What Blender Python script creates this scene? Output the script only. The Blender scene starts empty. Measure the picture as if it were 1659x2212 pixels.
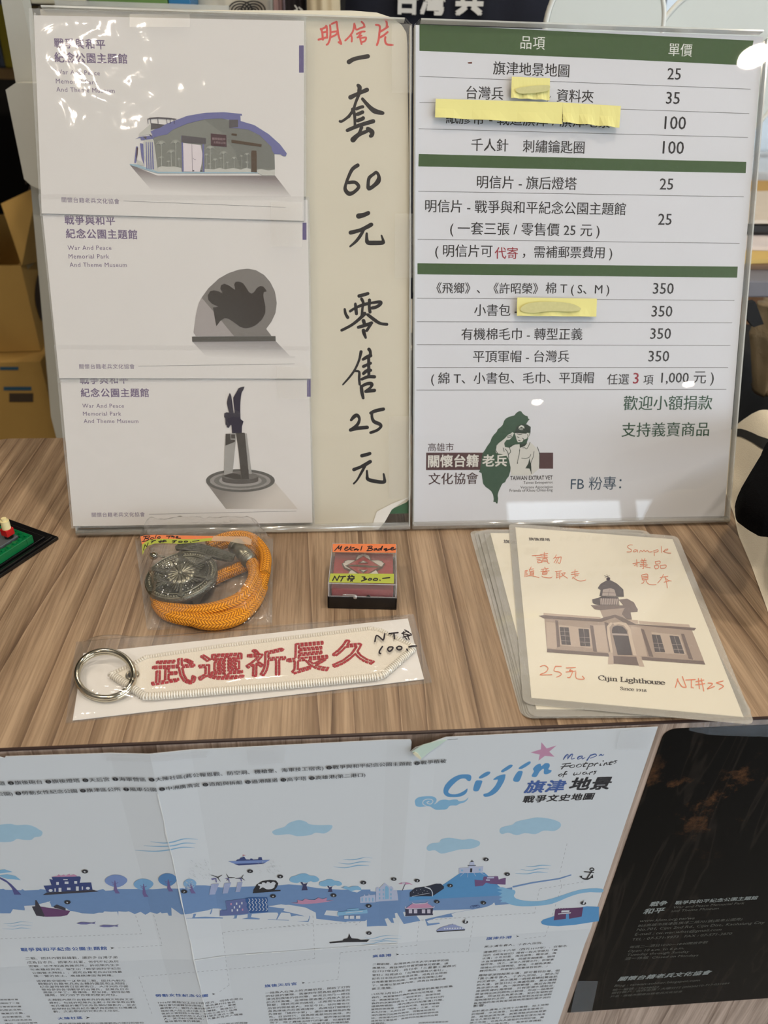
import bpy, bmesh, math, random
from mathutils import Vector, Matrix, noise, geometry
random.seed(7)
S = bpy.context.scene
COL = S.collection
V = Vector

# ------------------------------------------------------------------ camera
F_PX, W_PX, H_PX = 1610.8, 1659.0, 2212.0
CAM_O = V((0.09044, -0.23344, 0.27534))
yaw, pit, rol = -0.0940, 0.5780, 0.0334
_F = V((-math.sin(yaw)*math.cos(pit), math.cos(yaw)*math.cos(pit), -math.sin(pit)))
_R = V((math.cos(yaw), math.sin(yaw), 0)); _U = _R.cross(_F)
_c, _s = math.cos(rol), math.sin(rol)
CR = _c*_R + _s*_U; CU = -_s*_R + _c*_U; CF = _F
cd = bpy.data.cameras.new('camera'); cam = bpy.data.objects.new('camera', cd); COL.objects.link(cam)
cam.matrix_world = Matrix(((CR.x, CU.x, -CF.x, CAM_O.x), (CR.y, CU.y, -CF.y, CAM_O.y), (CR.z, CU.z, -CF.z, CAM_O.z), (0, 0, 0, 1)))
cd.sensor_fit = 'VERTICAL'; cd.sensor_height = 36.0; cd.sensor_width = 27.0
cd.lens = F_PX / H_PX * 36.0; cd.clip_start = 0.01; cd.clip_end = 60
cd.dof.use_dof = True; cd.dof.focus_distance = 0.42; cd.dof.aperture_fstop = 11.0
S.camera = cam

# ------------------------------------------------------------------ world, exposure, lights
S.view_settings.view_transform = 'Standard'; S.view_settings.look = 'None'
S.view_settings.gamma = 1.0; S.view_settings.use_curve_mapping = False
S.view_settings.exposure = -0.24
wd = bpy.data.worlds.new('overcast_sky'); S.world = wd; wd.use_nodes = True
bg = wd.node_tree.nodes['Background']; bg.inputs[0].default_value = (0.80, 0.90, 1.0, 1); bg.inputs[1].default_value = 6.2
CEIL_Z = 1.9
# x, y, radius, radiance: round downlights at the ceiling, only the first row seen mirrored
LAMPS = [(1.56, -1.39, .050, 440.0), (-.62, -1.50, .055, 500.0), (1.72, -4.65, .036, 200.0), (2.75, -4.30, .036, 200.0),
         (.55, .10, .060, 330.0), (-.95, -.10, .060, 330.0), (.45, -.75, .060, 330.0),  # unseen lamps added overhead to brighten the table
         (-.15, 1.38, .050, 200.0), (.50, 1.42, .050, 200.0)]  # lamps added at the back so the clear bags glint
WARM = (1.0, 0.87, 0.71)

# ------------------------------------------------------------------ materials
def lin(c):
    c /= 255.0
    return c/12.92 if c <= .04045 else ((c+.055)/1.055)**2.4
def rgb(r, g, b): return (lin(r), lin(g), lin(b), 1.0)
def nodes(m): m.use_nodes = True; return m.node_tree.nodes, m.node_tree.links
def mat(name, c, rough=.6, metal=0.0, var=.06, vscale=60.0, bump=0.0, bscale=400.0, spec=.5, coat=0.0):
    m = bpy.data.materials.new(name); n, l = nodes(m); p = n['Principled BSDF']
    p.inputs['Roughness'].default_value = rough; p.inputs['Metallic'].default_value = metal
    p.inputs['Specular IOR Level'].default_value = spec; p.inputs['Coat Weight'].default_value = coat
    tc = n.new('ShaderNodeTexCoord'); nz = n.new('ShaderNodeTexNoise'); nz.inputs['Scale'].default_value = vscale
    nz.inputs['Detail'].default_value = 4; l.new(tc.outputs['Object'], nz.inputs['Vector'])
    mx = n.new('ShaderNodeMix'); mx.data_type = 'RGBA'
    mx.inputs[6].default_value = tuple(min(1, x*(1-var)) for x in c[:3])+(1,); mx.inputs[7].default_value = tuple(min(1, x*(1+var)) for x in c[:3])+(1,)
    l.new(nz.outputs[0], mx.inputs[0]); l.new(mx.outputs[2], p.inputs['Base Color'])
    if bump:
        b = n.new('ShaderNodeBump'); b.inputs['Strength'].default_value = bump; b.inputs['Distance'].default_value = .001
        n2 = n.new('ShaderNodeTexNoise'); n2.inputs['Scale'].default_value = bscale; l.new(tc.outputs['Object'], n2.inputs['Vector'])
        l.new(n2.outputs[0], b.inputs['Height']); l.new(b.outputs[0], p.inputs['Normal'])
    return m
def ink(name, r, g, b): return mat(name, rgb(r, g, b), rough=.55, var=.04, vscale=300, spec=.3)
def film(name, haze=.03, hazec=(.9, .9, .88), rough=.04, bump=0.0, bscale=60.0, ior=1.5, gain=1.0, detail=3, tint=(1, 1, 1)):
    """thin clear plastic: see-through, with Fresnel reflection and a trace of milky haze"""
    m = bpy.data.materials.new(name); n, l = nodes(m)
    for x in list(n): n.remove(x)
    out = n.new('ShaderNodeOutputMaterial'); tr = n.new('ShaderNodeBsdfTransparent'); gl = n.new('ShaderNodeBsdfGlossy'); df = n.new('ShaderNodeBsdfDiffuse')
    tr.inputs[0].default_value = (*tint, 1)
    gl.inputs['Roughness'].default_value = rough; df.inputs[0].default_value = (*hazec, 1)
    lw = n.new('ShaderNodeLayerWeight'); lw.inputs['Blend'].default_value = .5; f0 = ((ior-1)/(ior+1))**2
    pw = n.new('ShaderNodeMath'); pw.operation = 'POWER'; pw.inputs[1].default_value = 5; l.new(lw.outputs['Facing'], pw.inputs[0])
    fr = n.new('ShaderNodeMath'); fr.operation = 'MULTIPLY_ADD'; fr.inputs[1].default_value = 1-f0; fr.inputs[2].default_value = f0; l.new(pw.outputs[0], fr.inputs[0])
    m1 = n.new('ShaderNodeMixShader'); m1.inputs[0].default_value = haze; m2 = n.new('ShaderNodeMixShader')
    l.new(tr.outputs[0], m1.inputs[1]); l.new(df.outputs[0], m1.inputs[2])
    mu = n.new('ShaderNodeMath'); mu.operation = 'MULTIPLY'; mu.inputs[1].default_value = gain; mu.use_clamp = True
    l.new(fr.outputs[0], mu.inputs[0]); l.new(mu.outputs[0], m2.inputs[0]); l.new(m1.outputs[0], m2.inputs[1]); l.new(gl.outputs[0], m2.inputs[2])
    l.new(m2.outputs[0], out.inputs[0])
    if bump:
        tc = n.new('ShaderNodeTexCoord'); nz = n.new('ShaderNodeTexNoise'); nz.inputs['Scale'].default_value = bscale; nz.inputs['Detail'].default_value = detail
        nz.inputs['Distortion'].default_value = .6
        l.new(tc.outputs['Object'], nz.inputs['Vector']); b = n.new('ShaderNodeBump'); b.inputs['Strength'].default_value = bump; b.inputs['Distance'].default_value = .002
        l.new(nz.outputs[0], b.inputs['Height']); l.new(b.outputs[0], gl.inputs['Normal']); l.new(b.outputs[0], lw.inputs['Normal'])
    return m
def emit(name, c, s):
    m = bpy.data.materials.new(name); n, l = nodes(m)
    for x in list(n): n.remove(x)
    o = n.new('ShaderNodeOutputMaterial'); e = n.new('ShaderNodeEmission'); e.inputs[0].default_value = (*c, 1); e.inputs[1].default_value = s
    l.new(e.outputs[0], o.inputs[0]); return m
def wood(name, vertical=False, dark=(112, 90, 72), mid=(150, 126, 102), light=(172, 148, 122), rough=.42):
    m = bpy.data.materials.new(name); n, l = nodes(m); p = n['Principled BSDF']
    p.inputs['Roughness'].default_value = rough; p.inputs['Specular IOR Level'].default_value = .35
    tc = n.new('ShaderNodeTexCoord'); mp = n.new('ShaderNodeMapping')
    # the grain runs away from the viewer on the top, downwards on the front
    mp.inputs['Scale'].default_value = (1, 1, .045) if vertical else (1, .045, 1)
    l.new(tc.outputs['Object'], mp.inputs['Vector'])
    a = n.new('ShaderNodeTexNoise'); a.inputs['Scale'].default_value = 13; a.inputs['Detail'].default_value = 1.2; a.inputs['Distortion'].default_value = .3
    b = n.new('ShaderNodeTexNoise'); b.inputs['Scale'].default_value = 190; b.inputs['Detail'].default_value = 6; b.inputs['Roughness'].default_value = .7
    c = n.new('ShaderNodeTexNoise'); c.inputs['Scale'].default_value = 900; c.inputs['Detail'].default_value = 3
    mp2 = n.new('ShaderNodeMapping'); mp2.inputs['Scale'].default_value = (1, 1, .02) if vertical else (1, .02, 1)
    l.new(tc.outputs['Object'], mp2.inputs['Vector'])
    for q in (a, b): l.new(mp.outputs[0], q.inputs['Vector'])
    l.new(mp2.outputs[0], c.inputs['Vector'])
    # growth bands: contour lines of a long stretched noise, sharp on one side
    mu = n.new('ShaderNodeMath'); mu.operation = 'MULTIPLY'; mu.inputs[1].default_value = 15.0; l.new(a.outputs[0], mu.inputs[0])
    fc = n.new('ShaderNodeMath'); fc.operation = 'FRACT'; l.new(mu.outputs[0], fc.inputs[0])
    r = n.new('ShaderNodeValToRGB'); e = r.color_ramp.elements
    e[0].position = 0; e[0].color = rgb(*dark); e[1].position = 1; e[1].color = rgb(*light)
    x = e.new(.14); x.color = rgb(*mid); x = e.new(.50); x.color = rgb(*light); x = e.new(.93); x.color = rgb(*mid)
    l.new(fc.outputs[0], r.inputs[0])
    r2 = n.new('ShaderNodeValToRGB'); e = r2.color_ramp.elements
    e[0].position = .36; e[0].color = (.52, .50, .48, 1); e[1].position = .58; e[1].color = (1.05, 1.05, 1.05, 1)
    l.new(b.outputs[0], r2.inputs[0])
    mx = n.new('ShaderNodeMix'); mx.data_type = 'RGBA'; mx.blend_type = 'MULTIPLY'; mx.inputs[0].default_value = .75
    l.new(r.outputs[0], mx.inputs[6]); l.new(r2.outputs[0], mx.inputs[7])
    r3 = n.new('ShaderNodeValToRGB'); e = r3.color_ramp.elements
    e[0].position = .38; e[0].color = (.70, .67, .64, 1); e[1].position = .55; e[1].color = (1.04, 1.04, 1.04, 1)
    l.new(c.outputs[0], r3.inputs[0])
    mx2 = n.new('ShaderNodeMix'); mx2.data_type = 'RGBA'; mx2.blend_type = 'MULTIPLY'; mx2.inputs[0].default_value = .6
    l.new(mx.outputs[2], mx2.inputs[6]); l.new(r3.outputs[0], mx2.inputs[7]); l.new(mx2.outputs[2], p.inputs['Base Color'])
    bp = n.new('ShaderNodeBump'); bp.inputs['Strength'].default_value = .15; bp.inputs['Distance'].default_value = .0004
    l.new(c.outputs[0], bp.inputs['Height']); l.new(bp.outputs[0], p.inputs['Normal'])
    return m

# ------------------------------------------------------------------ scene graph helpers
def tag(o, label=None, cat=None, group=None, kind=None):
    if label: o['label'] = label
    if cat: o['category'] = cat
    if group: o['group'] = group
    if kind: o['kind'] = kind
    return o
def thing(name, loc, label, cat, group=None):
    o = bpy.data.objects.new(name, None); o.location = loc; o.empty_display_size = .02; COL.objects.link(o)
    return tag(o, label, cat, group)
def wloc(o):
    p = V((0, 0, 0))
    while o: p += o.location; o = o.parent
    return p
def mk(name, vs, fs, m, parent=None, smooth=False, label=None, origin=None, fmats=None):
    """vs are world coordinates; the object sits on its parent's origin (or on origin)"""
    me = bpy.data.meshes.new(name); base = wloc(parent) if parent else V(origin or (0, 0, 0))
    me.from_pydata([tuple(V(v)-base) for v in vs], [], fs)
    mm = m if isinstance(m, (list, tuple)) else [m]
    for x in mm: me.materials.append(x)
    if fmats: me.polygons.foreach_set('material_index', fmats)
    if smooth: me.polygons.foreach_set('use_smooth', [True]*len(me.polygons))
    o = bpy.data.objects.new(name, me); COL.objects.link(o)
    if parent: o.parent = parent
    else: o.location = base
    if label: o['label'] = label
    return o
class MB:
    def __init__(s): s.v = []; s.f = []; s.mi = []
    def add(s, vs, fs, mi=0):
        k = len(s.v); s.v += [V(v) for v in vs]; s.f += [tuple(k+i for i in f) for f in fs]; s.mi += [mi]*len(fs); return s
    def box(s, a, b, M=None, bev=0.0, mi=0):
        bm = bmesh.new(); bmesh.ops.create_cube(bm, size=1)
        for v in bm.verts: v.co = V(((a[0]+b[0])/2+v.co.x*(b[0]-a[0]), (a[1]+b[1])/2+v.co.y*(b[1]-a[1]), (a[2]+b[2])/2+v.co.z*(b[2]-a[2])))
        if bev: bmesh.ops.bevel(bm, geom=bm.edges[:], offset=bev, segments=2, affect='EDGES', profile=.5)
        bm.verts.index_update(); vs = [(M @ v.co if M else v.co.copy()) for v in bm.verts]; fs = [[v.index for v in f.verts] for f in bm.faces]; bm.free()
        return s.add(vs, fs, mi)
    def cyl(s, p0, p1, r0, r1=None, n=20, caps=True, mi=0):
        r1 = r0 if r1 is None else r1; p0 = V(p0); p1 = V(p1); d = (p1-p0).normalized()
        a = d.orthogonal().normalized(); b = d.cross(a)
        vs = [p0+(a*math.cos(t)+b*math.sin(t))*r0 for t in [2*math.pi*i/n for i in range(n)]]+[p1+(a*math.cos(t)+b*math.sin(t))*r1 for t in [2*math.pi*i/n for i in range(n)]]
        fs = [(i, (i+1) % n, n+(i+1) % n, n+i) for i in range(n)]
        if caps: fs += [tuple(range(n-1, -1, -1)), tuple(range(n, 2*n))]
        return s.add(vs, fs, mi)
    def lathe(s, c, ax, prof, n=32, mi=0):
        c = V(c); ax = V(ax).normalized(); a = ax.orthogonal().normalized(); b = ax.cross(a); vs = []; fs = []
        for r, z in prof:
            vs += [c+ax*z+(a*math.cos(2*math.pi*i/n)+b*math.sin(2*math.pi*i/n))*max(r, 1e-6) for i in range(n)]
        for j in range(len(prof)-1):
            fs += [(j*n+i, j*n+(i+1) % n, (j+1)*n+(i+1) % n, (j+1)*n+i) for i in range(n)]
        return s.add(vs, fs, mi)
    def tube(s, pts, r, n=10, closed=False, mi=0, caps=True):
        pts = [V(p) for p in pts]; m = len(pts); vs = []; fs = []; up = None
        for i in range(m):
            t = (pts[(i+1) % m]-pts[i-1]) if closed else (pts[min(i+1, m-1)]-pts[max(i-1, 0)]); t.normalize()
            a = (up - t*up.dot(t)).normalized() if up else t.orthogonal().normalized(); up = a; b = t.cross(a)
            rr = r[i] if isinstance(r, (list, tuple)) else r
            vs += [pts[i]+(a*math.cos(2*math.pi*k/n)+b*math.sin(2*math.pi*k/n))*rr for k in range(n)]
        for i in range(m if closed else m-1):
            j = (i+1) % m; fs += [(i*n+k, i*n+(k+1) % n, j*n+(k+1) % n, j*n+k) for k in range(n)]
        if not closed and caps: fs += [tuple(range(n-1, -1, -1)), tuple((m-1)*n+k for k in range(n))]
        return s.add(vs, fs, mi)
    def prism(s, outline, off, mi=0):
        """outline: world points of a flat polygon, off: thickness vector"""
        n = len(outline); off = V(off); vs = [V(p) for p in outline]+[V(p)+off for p in outline]
        return s.add(vs, [tuple(range(n)), tuple(range(2*n-1, n-1, -1))]+[(i, n+i, n+(i+1) % n, (i+1) % n) for i in range(n)], mi)
    def build(s, name, m, parent=None, smooth=False, label=None, origin=None):
        return mk(name, s.v, s.f, m, parent, smooth, label, origin, s.mi if isinstance(m, (list, tuple)) else None)

# ------------------------------------------------------------------ flat frames: a plane in the place, read off the picture once
def ray(u, v): return CF + CR*((u-W_PX/2)/F_PX) - CU*((v-H_PX/2)/F_PX)
def hitp(u, v, P, n):
    d = ray(u, v); return CAM_O + d*((P-CAM_O).dot(n)/d.dot(n))
class Frame:
    def __init__(s, P, ex, ey, bend=None): s.P = V(P); s.ex = V(ex).normalized(); s.ey = V(ey).normalized(); s.n = s.ex.cross(s.ey); s.bend = bend; s.cuts = []
    def px(s, u, v, h=0.0):
        q = hitp(u, v, s.P+s.n*h, s.n)-s.P; r = (q.dot(s.ex), q.dot(s.ey))
        if s.bend:
            for _ in range(4):
                q = hitp(u, v, s.P+s.n*(h+s.bend(*r)), s.n)-s.P; r = (q.dot(s.ex), q.dot(s.ey))
        return r
    def w(s, a, b, h=0.0):
        if s.bend: h += s.bend(a, b)
        return s.P+s.ex*a+s.ey*b+s.n*h
def Z(x0, y0, sc):
    return lambda x, y: (x0+x/sc, y0+y/sc)
ID = lambda x, y: (x, y)
def pairs(fl): return [(fl[i], fl[i+1]) for i in range(0, len(fl), 2)]
def smooth_pts(p, k=4, closed=False):
    n = len(p); out = []
    if n < 3 and not closed: return list(p)
    for i in range(n if closed else n-1):
        g = (lambda j: p[j % n]) if closed else (lambda j: p[max(0, min(n-1, j))])
        p0, p1, p2, p3 = g(i-1), g(i), g(i+1), g(i+2)
        for j in range(k):
            t = j/k
            out.append(tuple(.5*((2*p1[d])+(-p0[d]+p2[d])*t+(2*p0[d]-5*p1[d]+4*p2[d]-p3[d])*t*t+(-p0[d]+3*p1[d]-3*p2[d]+p3[d])*t**3) for d in range(len(p1))))
    if not closed: out.append(tuple(p[-1]))
    return out
_tc = {}
def text2d(s, bold=0.0, res=2, space=1.0, shear=0.0):
    k = (s, bold, res, space, shear)
    if k in _tc: return _tc[k]
    c = bpy.data.curves.new('t', 'FONT'); c.body = s; c.resolution_u = res; c.offset = bold; c.space_character = space; c.shear = shear
    o = bpy.data.objects.new('t', c); me = o.to_mesh()
    vs = [(v.co.x, v.co.y) for v in me.vertices]; fs = [tuple(p.vertices) for p in me.polygons]
    o.to_mesh_clear(); bpy.data.objects.remove(o); bpy.data.curves.remove(c)
    _tc[k] = (vs, fs); return vs, fs
class Ink:
    """flat print: everything of one colour on one sheet, as one thin layer"""
    def __init__(s, fr, h, z=ID): s.fr = fr; s.h = h; s.z = z; s.v = []; s.f = []
    def c(s, x, y): return s.fr.px(*s.z(x, y), s.h)
    def _add(s, ab, fs):
        # every stroke or glyph a hair above the one before, so overlaps never coincide
        s.n = getattr(s, 'n', -1)+1; dh = (s.n % 25)*4e-7
        k = len(s.v); s.v += [(p[0], p[1], dh+(p[2] if len(p) > 2 else 0)) for p in ab]; s.f += [tuple(k+i for i in f) for f in fs]
    def poly(s, fl, sm=0, off=(0, 0)):
        p = [s.c(x+off[0], y+off[1]) for x, y in pairs(fl)]
        if sm: p = smooth_pts(p, sm, True)
        s._polyab(p); return s
    def _polyab(s, p):
        tri = geometry.tessellate_polygon([[V((a, b, 0)) for a, b in p]])
        s._add(p, [t if (V(p[t[1]])-V(p[t[0]])).cross(V(p[t[2]])-V(p[t[0]])) > 0 else t[::-1] for t in tri])
    def ell(s, cx, cy, rx, ry, n=28, rot=0.0):
        ca, sa = math.cos(rot), math.sin(rot)
        fl = []
        for i in range(n):
            t = 2*math.pi*i/n; x, y = rx*math.cos(t), ry*math.sin(t); fl += [cx+x*ca-y*sa, cy+x*sa+y*ca]
        return s.poly(fl)
    def rect(s, x0, y0, x1, y1): return s.poly([x0, y0, x1, y0, x1, y1, x0, y1])
    def stroke(s, w, fl, sm=4, ends=True):
        """w: width in drawing units, or a list of widths along the stroke"""
        p = pairs(fl); m = len(p)
        ws = [w]*m if not isinstance(w, (list, tuple)) else [w[0]+(w[-1]-w[0])*i/max(1, m-1) if len(w) == 2 else w[min(i, len(w)-1)] for i in range(m)]
        q = [(p[i][0], p[i][1], ws[i]) for i in range(m)]
        if sm and m > 2: q = smooth_pts(q, sm)
        L = []; Rr = []
        for i in range(len(q)):
            a = q[max(0, i-1)]; b = q[min(len(q)-1, i+1)]; dx, dy = b[0]-a[0], b[1]-a[1]; d = math.hypot(dx, dy) or 1
            nx, ny = -dy/d*q[i][2]/2, dx/d*q[i][2]/2
            L.append(s.c(q[i][0]+nx, q[i][1]+ny)); Rr.append(s.c(q[i][0]-nx, q[i][1]-ny))
        n = len(q); s._add(L+Rr, [(i, i+1, n+i+1, n+i) for i in range(n-1)])
        if ends:
            for e in (q[0], q[-1]): s.ell(e[0], e[1], e[2]/2, e[2]/2, 10)
        return s
    def strokes(s, w, lst, sm=4):
        for fl in lst: s.stroke(w, fl, sm)
        return s
    def text(s, t, x0, y0, x1, y1=None, bold=0.0, res=2, space=1.0, shear=0.0, tall=1.0, tilt=None):
        """bottom-left and bottom-right of the ink of a line of print"""
        y1 = y0 if y1 is None else y1
        A = s.c(x0, y0); B = s.c(x1, y1); s.textab(t, A, B, bold, res, space, shear, tall, tilt); return s
    def textab(s, t, A, B, bold=0.0, res=2, space=1.0, shear=0.0, tall=1.0, tilt=None):
        vs, fs = text2d(t, 0.0, res, space, shear)
        if not vs: return
        if bold >= .01:      # heavier weight: the same glyphs nudged a little each way
            n0 = len(vs); d_ = bold*.75; v0, f0 = vs, fs; vs, fs = [], []
            for dx, dy in ((-d_, -d_), (d_, -d_), (-d_, d_), (d_, d_), (0, 0)) if bold >= .02 else ((-d_, 0), (d_, 0)):
                k0 = len(vs); vs = vs+[(x+dx, y+dy, 1e-7*len(fs)/max(1, len(f0))*4) for x, y in v0]; fs = fs+[tuple(k0+i for i in f) for f in f0]
        vs = [v if len(v) > 2 else (v[0], v[1], 0) for v in vs]; x_0 = min(v[0] for v in vs); x_1 = max(v[0] for v in vs); yb = min(v[1] for v in vs)
        d = V(B)-V(A); L = d.length; ang = math.atan2(d.y, d.x) if tilt is None else tilt
        if tilt is not None: L = abs(d.x)
        k = L/(x_1-x_0); ca, sa = math.cos(ang), math.sin(ang)
        s._add([(A[0]+(x-x_0)*k*ca-(y-yb)*k*tall*sa, A[1]+(x-x_0)*k*sa+(y-yb)*k*tall*ca, c_) for x, y, c_ in vs], fs)
    def para(s, lines, L0, R0, L1, R1, bold=0.0, tall=1.0):
        a, b, c, d = [V(s.c(*q)) for q in (L0, R0, L1, R1)]; n = len(lines); N = max(len(x) for x in lines)
        for i, t in enumerate(lines):
            f = i/max(1, n-1); L = a.lerp(c, f); Rr = b.lerp(d, f); s.textab(t, tuple(L), tuple(L.lerp(Rr, len(t)/N)), bold, 1, 1.0, 0, tall)
        return s
    def build(s, name, m, parent, label=None, lift=None):
        vs, fs = s.v, s.f
        if s.fr.cuts:      # sheets with fold creases: split the print along the folds so that it follows them
            bm = bmesh.new(); bv = [bm.verts.new(p) for p in vs]
            for f in fs:
                try: bm.faces.new([bv[i] for i in f])
                except ValueError: pass
            for co, no in s.fr.cuts: bmesh.ops.bisect_plane(bm, geom=bm.verts[:]+bm.edges[:]+bm.faces[:], plane_co=co, plane_no=no)
            bm.verts.index_update(); vs = [tuple(v.co) for v in bm.verts]; fs = [tuple(v.index for v in f.verts) for f in bm.faces]; bm.free()
        return mk(name, [s.fr.w(a, b, c+(s.h if lift is None else lift(a, b)+s.h)) for a, b, c in vs], fs, m, parent, False, label)
# ================================================================== the setting
FLOOR_Z = -0.75
M_floor = mat('grey_floor', rgb(120, 116, 110), rough=.5, var=.12, vscale=6)
M_wall = mat('shop_wall', rgb(120, 114, 104), rough=.8, var=.05, vscale=3)
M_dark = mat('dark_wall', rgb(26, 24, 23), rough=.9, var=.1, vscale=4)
M_ceil = mat('ceiling_paint', rgb(205, 198, 186), rough=.8, var=.03, vscale=3)
def struct(name, a, b, m):
    o = MB().box(a, b).build(name, m, None, origin=((a[0]+b[0])/2, (a[1]+b[1])/2, a[2])); o['kind'] = 'structure'; return o
struct('floor', (-2.6, -9, FLOOR_Z-.05), (7.0, 1.7, FLOOR_Z), M_floor)
YF = -5.4                    # the shop front is open to the street behind the photographer
struct('ceiling', (-2.6, YF, CEIL_Z), (4.66, 1.7, CEIL_Z+.06), M_ceil)
struct('wall_left', (-2.66, YF, FLOOR_Z), (-2.6, 1.7, CEIL_Z), M_wall)
struct('wall_right', (4.6, -.6, FLOOR_Z), (4.66, 1.7, CEIL_Z), M_wall)
struct('wall_front', (-2.6, YF-.06, FLOOR_Z), (1.62, YF, CEIL_Z), M_wall)
struct('trim_3', (1.62, YF-.06, 1.30), (4.66, YF, CEIL_Z), M_wall)
struct('trim_1', (2.62, YF-.06, FLOOR_Z), (2.74, YF, 1.30), M_wall)
struct('trim_2', (4.54, YF-.06, FLOOR_Z), (4.66, YF, 1.30), M_wall)
# back wall with a window opening to the right
wx0, wx1, wz0, wz1 = .74, 2.1, .02, 1.25
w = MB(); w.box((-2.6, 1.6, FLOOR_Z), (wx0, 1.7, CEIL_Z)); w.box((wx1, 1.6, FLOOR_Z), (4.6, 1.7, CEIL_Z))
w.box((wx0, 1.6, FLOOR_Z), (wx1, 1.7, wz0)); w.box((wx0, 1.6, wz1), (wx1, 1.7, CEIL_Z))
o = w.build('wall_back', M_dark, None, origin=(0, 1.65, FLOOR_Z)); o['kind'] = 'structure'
wf = MB(); t = .03
wf.box((wx0, 1.6, wz0), (wx0+t, 1.68, wz1)); wf.box((wx1-t, 1.6, wz0), (wx1, 1.68, wz1)); wf.box((wx0+t, 1.6, wz0), (wx1-t, 1.68, wz0+t))
wf.box((wx0+t, 1.6, wz1-t), (wx1-t, 1.68, wz1))
o = wf.build('window_1', mat('window_frame_white', rgb(215, 220, 224), .4), None, origin=(wx0, 1.64, wz0)); o['kind'] = 'structure'
MB().box((wx0+t, 1.64, wz0+t), (wx1-t, 1.646, wz1-t)).build('window_pane', film('window_glass', haze=.75, hazec=(.45, .50, .54), rough=.02), o)
# ceiling lamps: some mirrored in the plastic, others added for light and glints
WHERE = ['mirrored at the top right of the price list', 'behind the camera, glinting on the sleeved postcards', 'farther down the aisle, mirrored over the island emblem', 'farthest right down the aisle, mirrored near the last price line', 'added unseen to light the right part of the display table', 'added unseen to light the left end of the display table', 'added unseen behind and above the photographer for more light', 'added near the back wall, left, to make the clear bags glint', 'added near the back wall, right, to make the plastic glint']
for i, (x, y, r, e) in enumerate(LAMPS):
    g = thing('ceiling_lamp', (x, y, CEIL_Z), 'ceiling downlight '+WHERE[i], 'lamp', 'ceiling downlights')
    MB().lathe((x, y, CEIL_Z), (0, 0, -1), [(r*1.3, 0), (r*1.3, .004), (r*1.02, .006), (r*1.02, 0)], 32).build('rim', mat('lamp_rim', rgb(230, 230, 228), .4), g, True)
    MB().lathe((x, y, CEIL_Z), (0, 0, -1), [(r, .001), (0, .003)], 32).build('bulb_disc', emit('lamp_glow', WARM, e), g)

# ================================================================== the display table
TB = thing('display_table', (.1, .15, FLOOR_Z), 'wood-grain laminate display table carrying the two price signs', 'table')
M_top = wood('laminate_top'); M_front = wood('laminate_front', True, (132, 112, 100), (176, 156, 142), (192, 172, 158))
M_edge = mat('dark_edge_band', rgb(52, 36, 32), .4)
X0, X1, YB = -.163, .95, .300
# top board with one rounded back corner
r = .012; out = [V((X0, 0, 0)), V((X1, 0, 0)), V((X1, YB, 0))]
out += [V((X0+r-r*math.sin(a), YB-r+r*math.cos(a), 0)) for a in [i*math.pi/2/6 for i in range(7)]]
MB().prism(out, (0, 0, -.018)).build('table_top', M_top, TB)
MB().box((X0, -.0012, -.0011), (X1, 0, -.0001)).build('edge_band', M_edge, TB)
MB().box((X0+.001, -.0008, FLOOR_Z+.0), (X1-.001, .017, -.0181)).box((X0+.001, -.0008, -.0181), (X1-.001, 0, -.0011)).build('front_panel', M_front, TB)
MB().box((X0+.001, .017, FLOOR_Z), (X0+.018, YB-.01, -.0181)).build('side_panel', M_front, TB)
MB().box((X1-.018, .017, FLOOR_Z), (X1-.001, YB-.01, -.0181)).build('side_panel', M_front, TB)
# ================================================================== the two slanted acrylic sign stands
LEAN = .397
SN = V((0, -math.cos(LEAN), math.sin(LEAN))); SU = V((0, math.sin(LEAN), math.cos(LEAN)))
FS = Frame((0, .162, 0), (1, 0, 0), SU)        # front face of the acrylic, both stands
assert FS.n.dot(SN) > .99
M_acr = film('clear_acrylic', haze=.006, rough=.012, ior=1.47, gain=1.0)
M_acr_edge = film('acrylic_edge', haze=.45, hazec=(.86, .88, .84), rough=.08, ior=1.7, gain=2.0)
def sheet(fr, a0, b0, a1, b1, h0, h1, name, m, parent, rad=0.0, label=None):
    """flat sheet between two heights over a frame"""
    pts = [(a0+rad, b0), (a1-rad, b0), (a1, b0+rad), (a1, b1-rad), (a1-rad, b1), (a0+rad, b1), (a0, b1-rad), (a0, b0+rad)] if rad else [(a0, b0), (a1, b0), (a1, b1), (a0, b1)]
    return MB().prism([fr.w(a, b, h0) for a, b in pts], fr.n*(h1-h0)).build(name, m, parent, label=label)
def stand(a0, a1, b1, label):
    root = thing('sign_stand', ((a0+a1)/2, .162, 0), label, 'sign stand')
    sheet(FS, a0, .0045, a1, b1, -.0018, 0, 'front_plate', M_acr, root, .0035)
    sheet(FS, a0, .0045, a1, b1, -.0050, -.0034, 'back_plate', M_acr, root, .0035)
    e = MB()
    for q in ((a0, .004, a0+.0009, b1-.004), (a1-.0009, .004, a1, b1-.004), (a0+.004, b1-.0009, a1-.004, b1)):
        e.prism([FS.w(x, y, .00006) for x, y in ((q[0], q[1]), (q[2], q[1]), (q[2], q[3]), (q[0], q[3]))], -SN*.0051)
    e.build('polished_edge', M_acr_edge, root)
    # bent foot running back under the sheet
    n = 10; pr = []
    for i in range(n+1):
        t = math.pi/2+LEAN; t = t*i/n
        pr.append((math.sin(t), math.cos(t)))
    g = MB(); rr = .0026; cy, cz = .1655, .0028
    g.tube([(a0, cy, cz), (a1, cy, cz)], rr, 14)
    g.build('bent_fold', film('acrylic_fold', haze=.30, hazec=(.88, .88, .84), rough=.10, ior=1.9, gain=2.2), root, True)
    MB().box((a0, cy, .0002), (a1, cy+.095, .0022), bev=.0004).build('foot_plate', M_acr, root)
    return root

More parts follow.
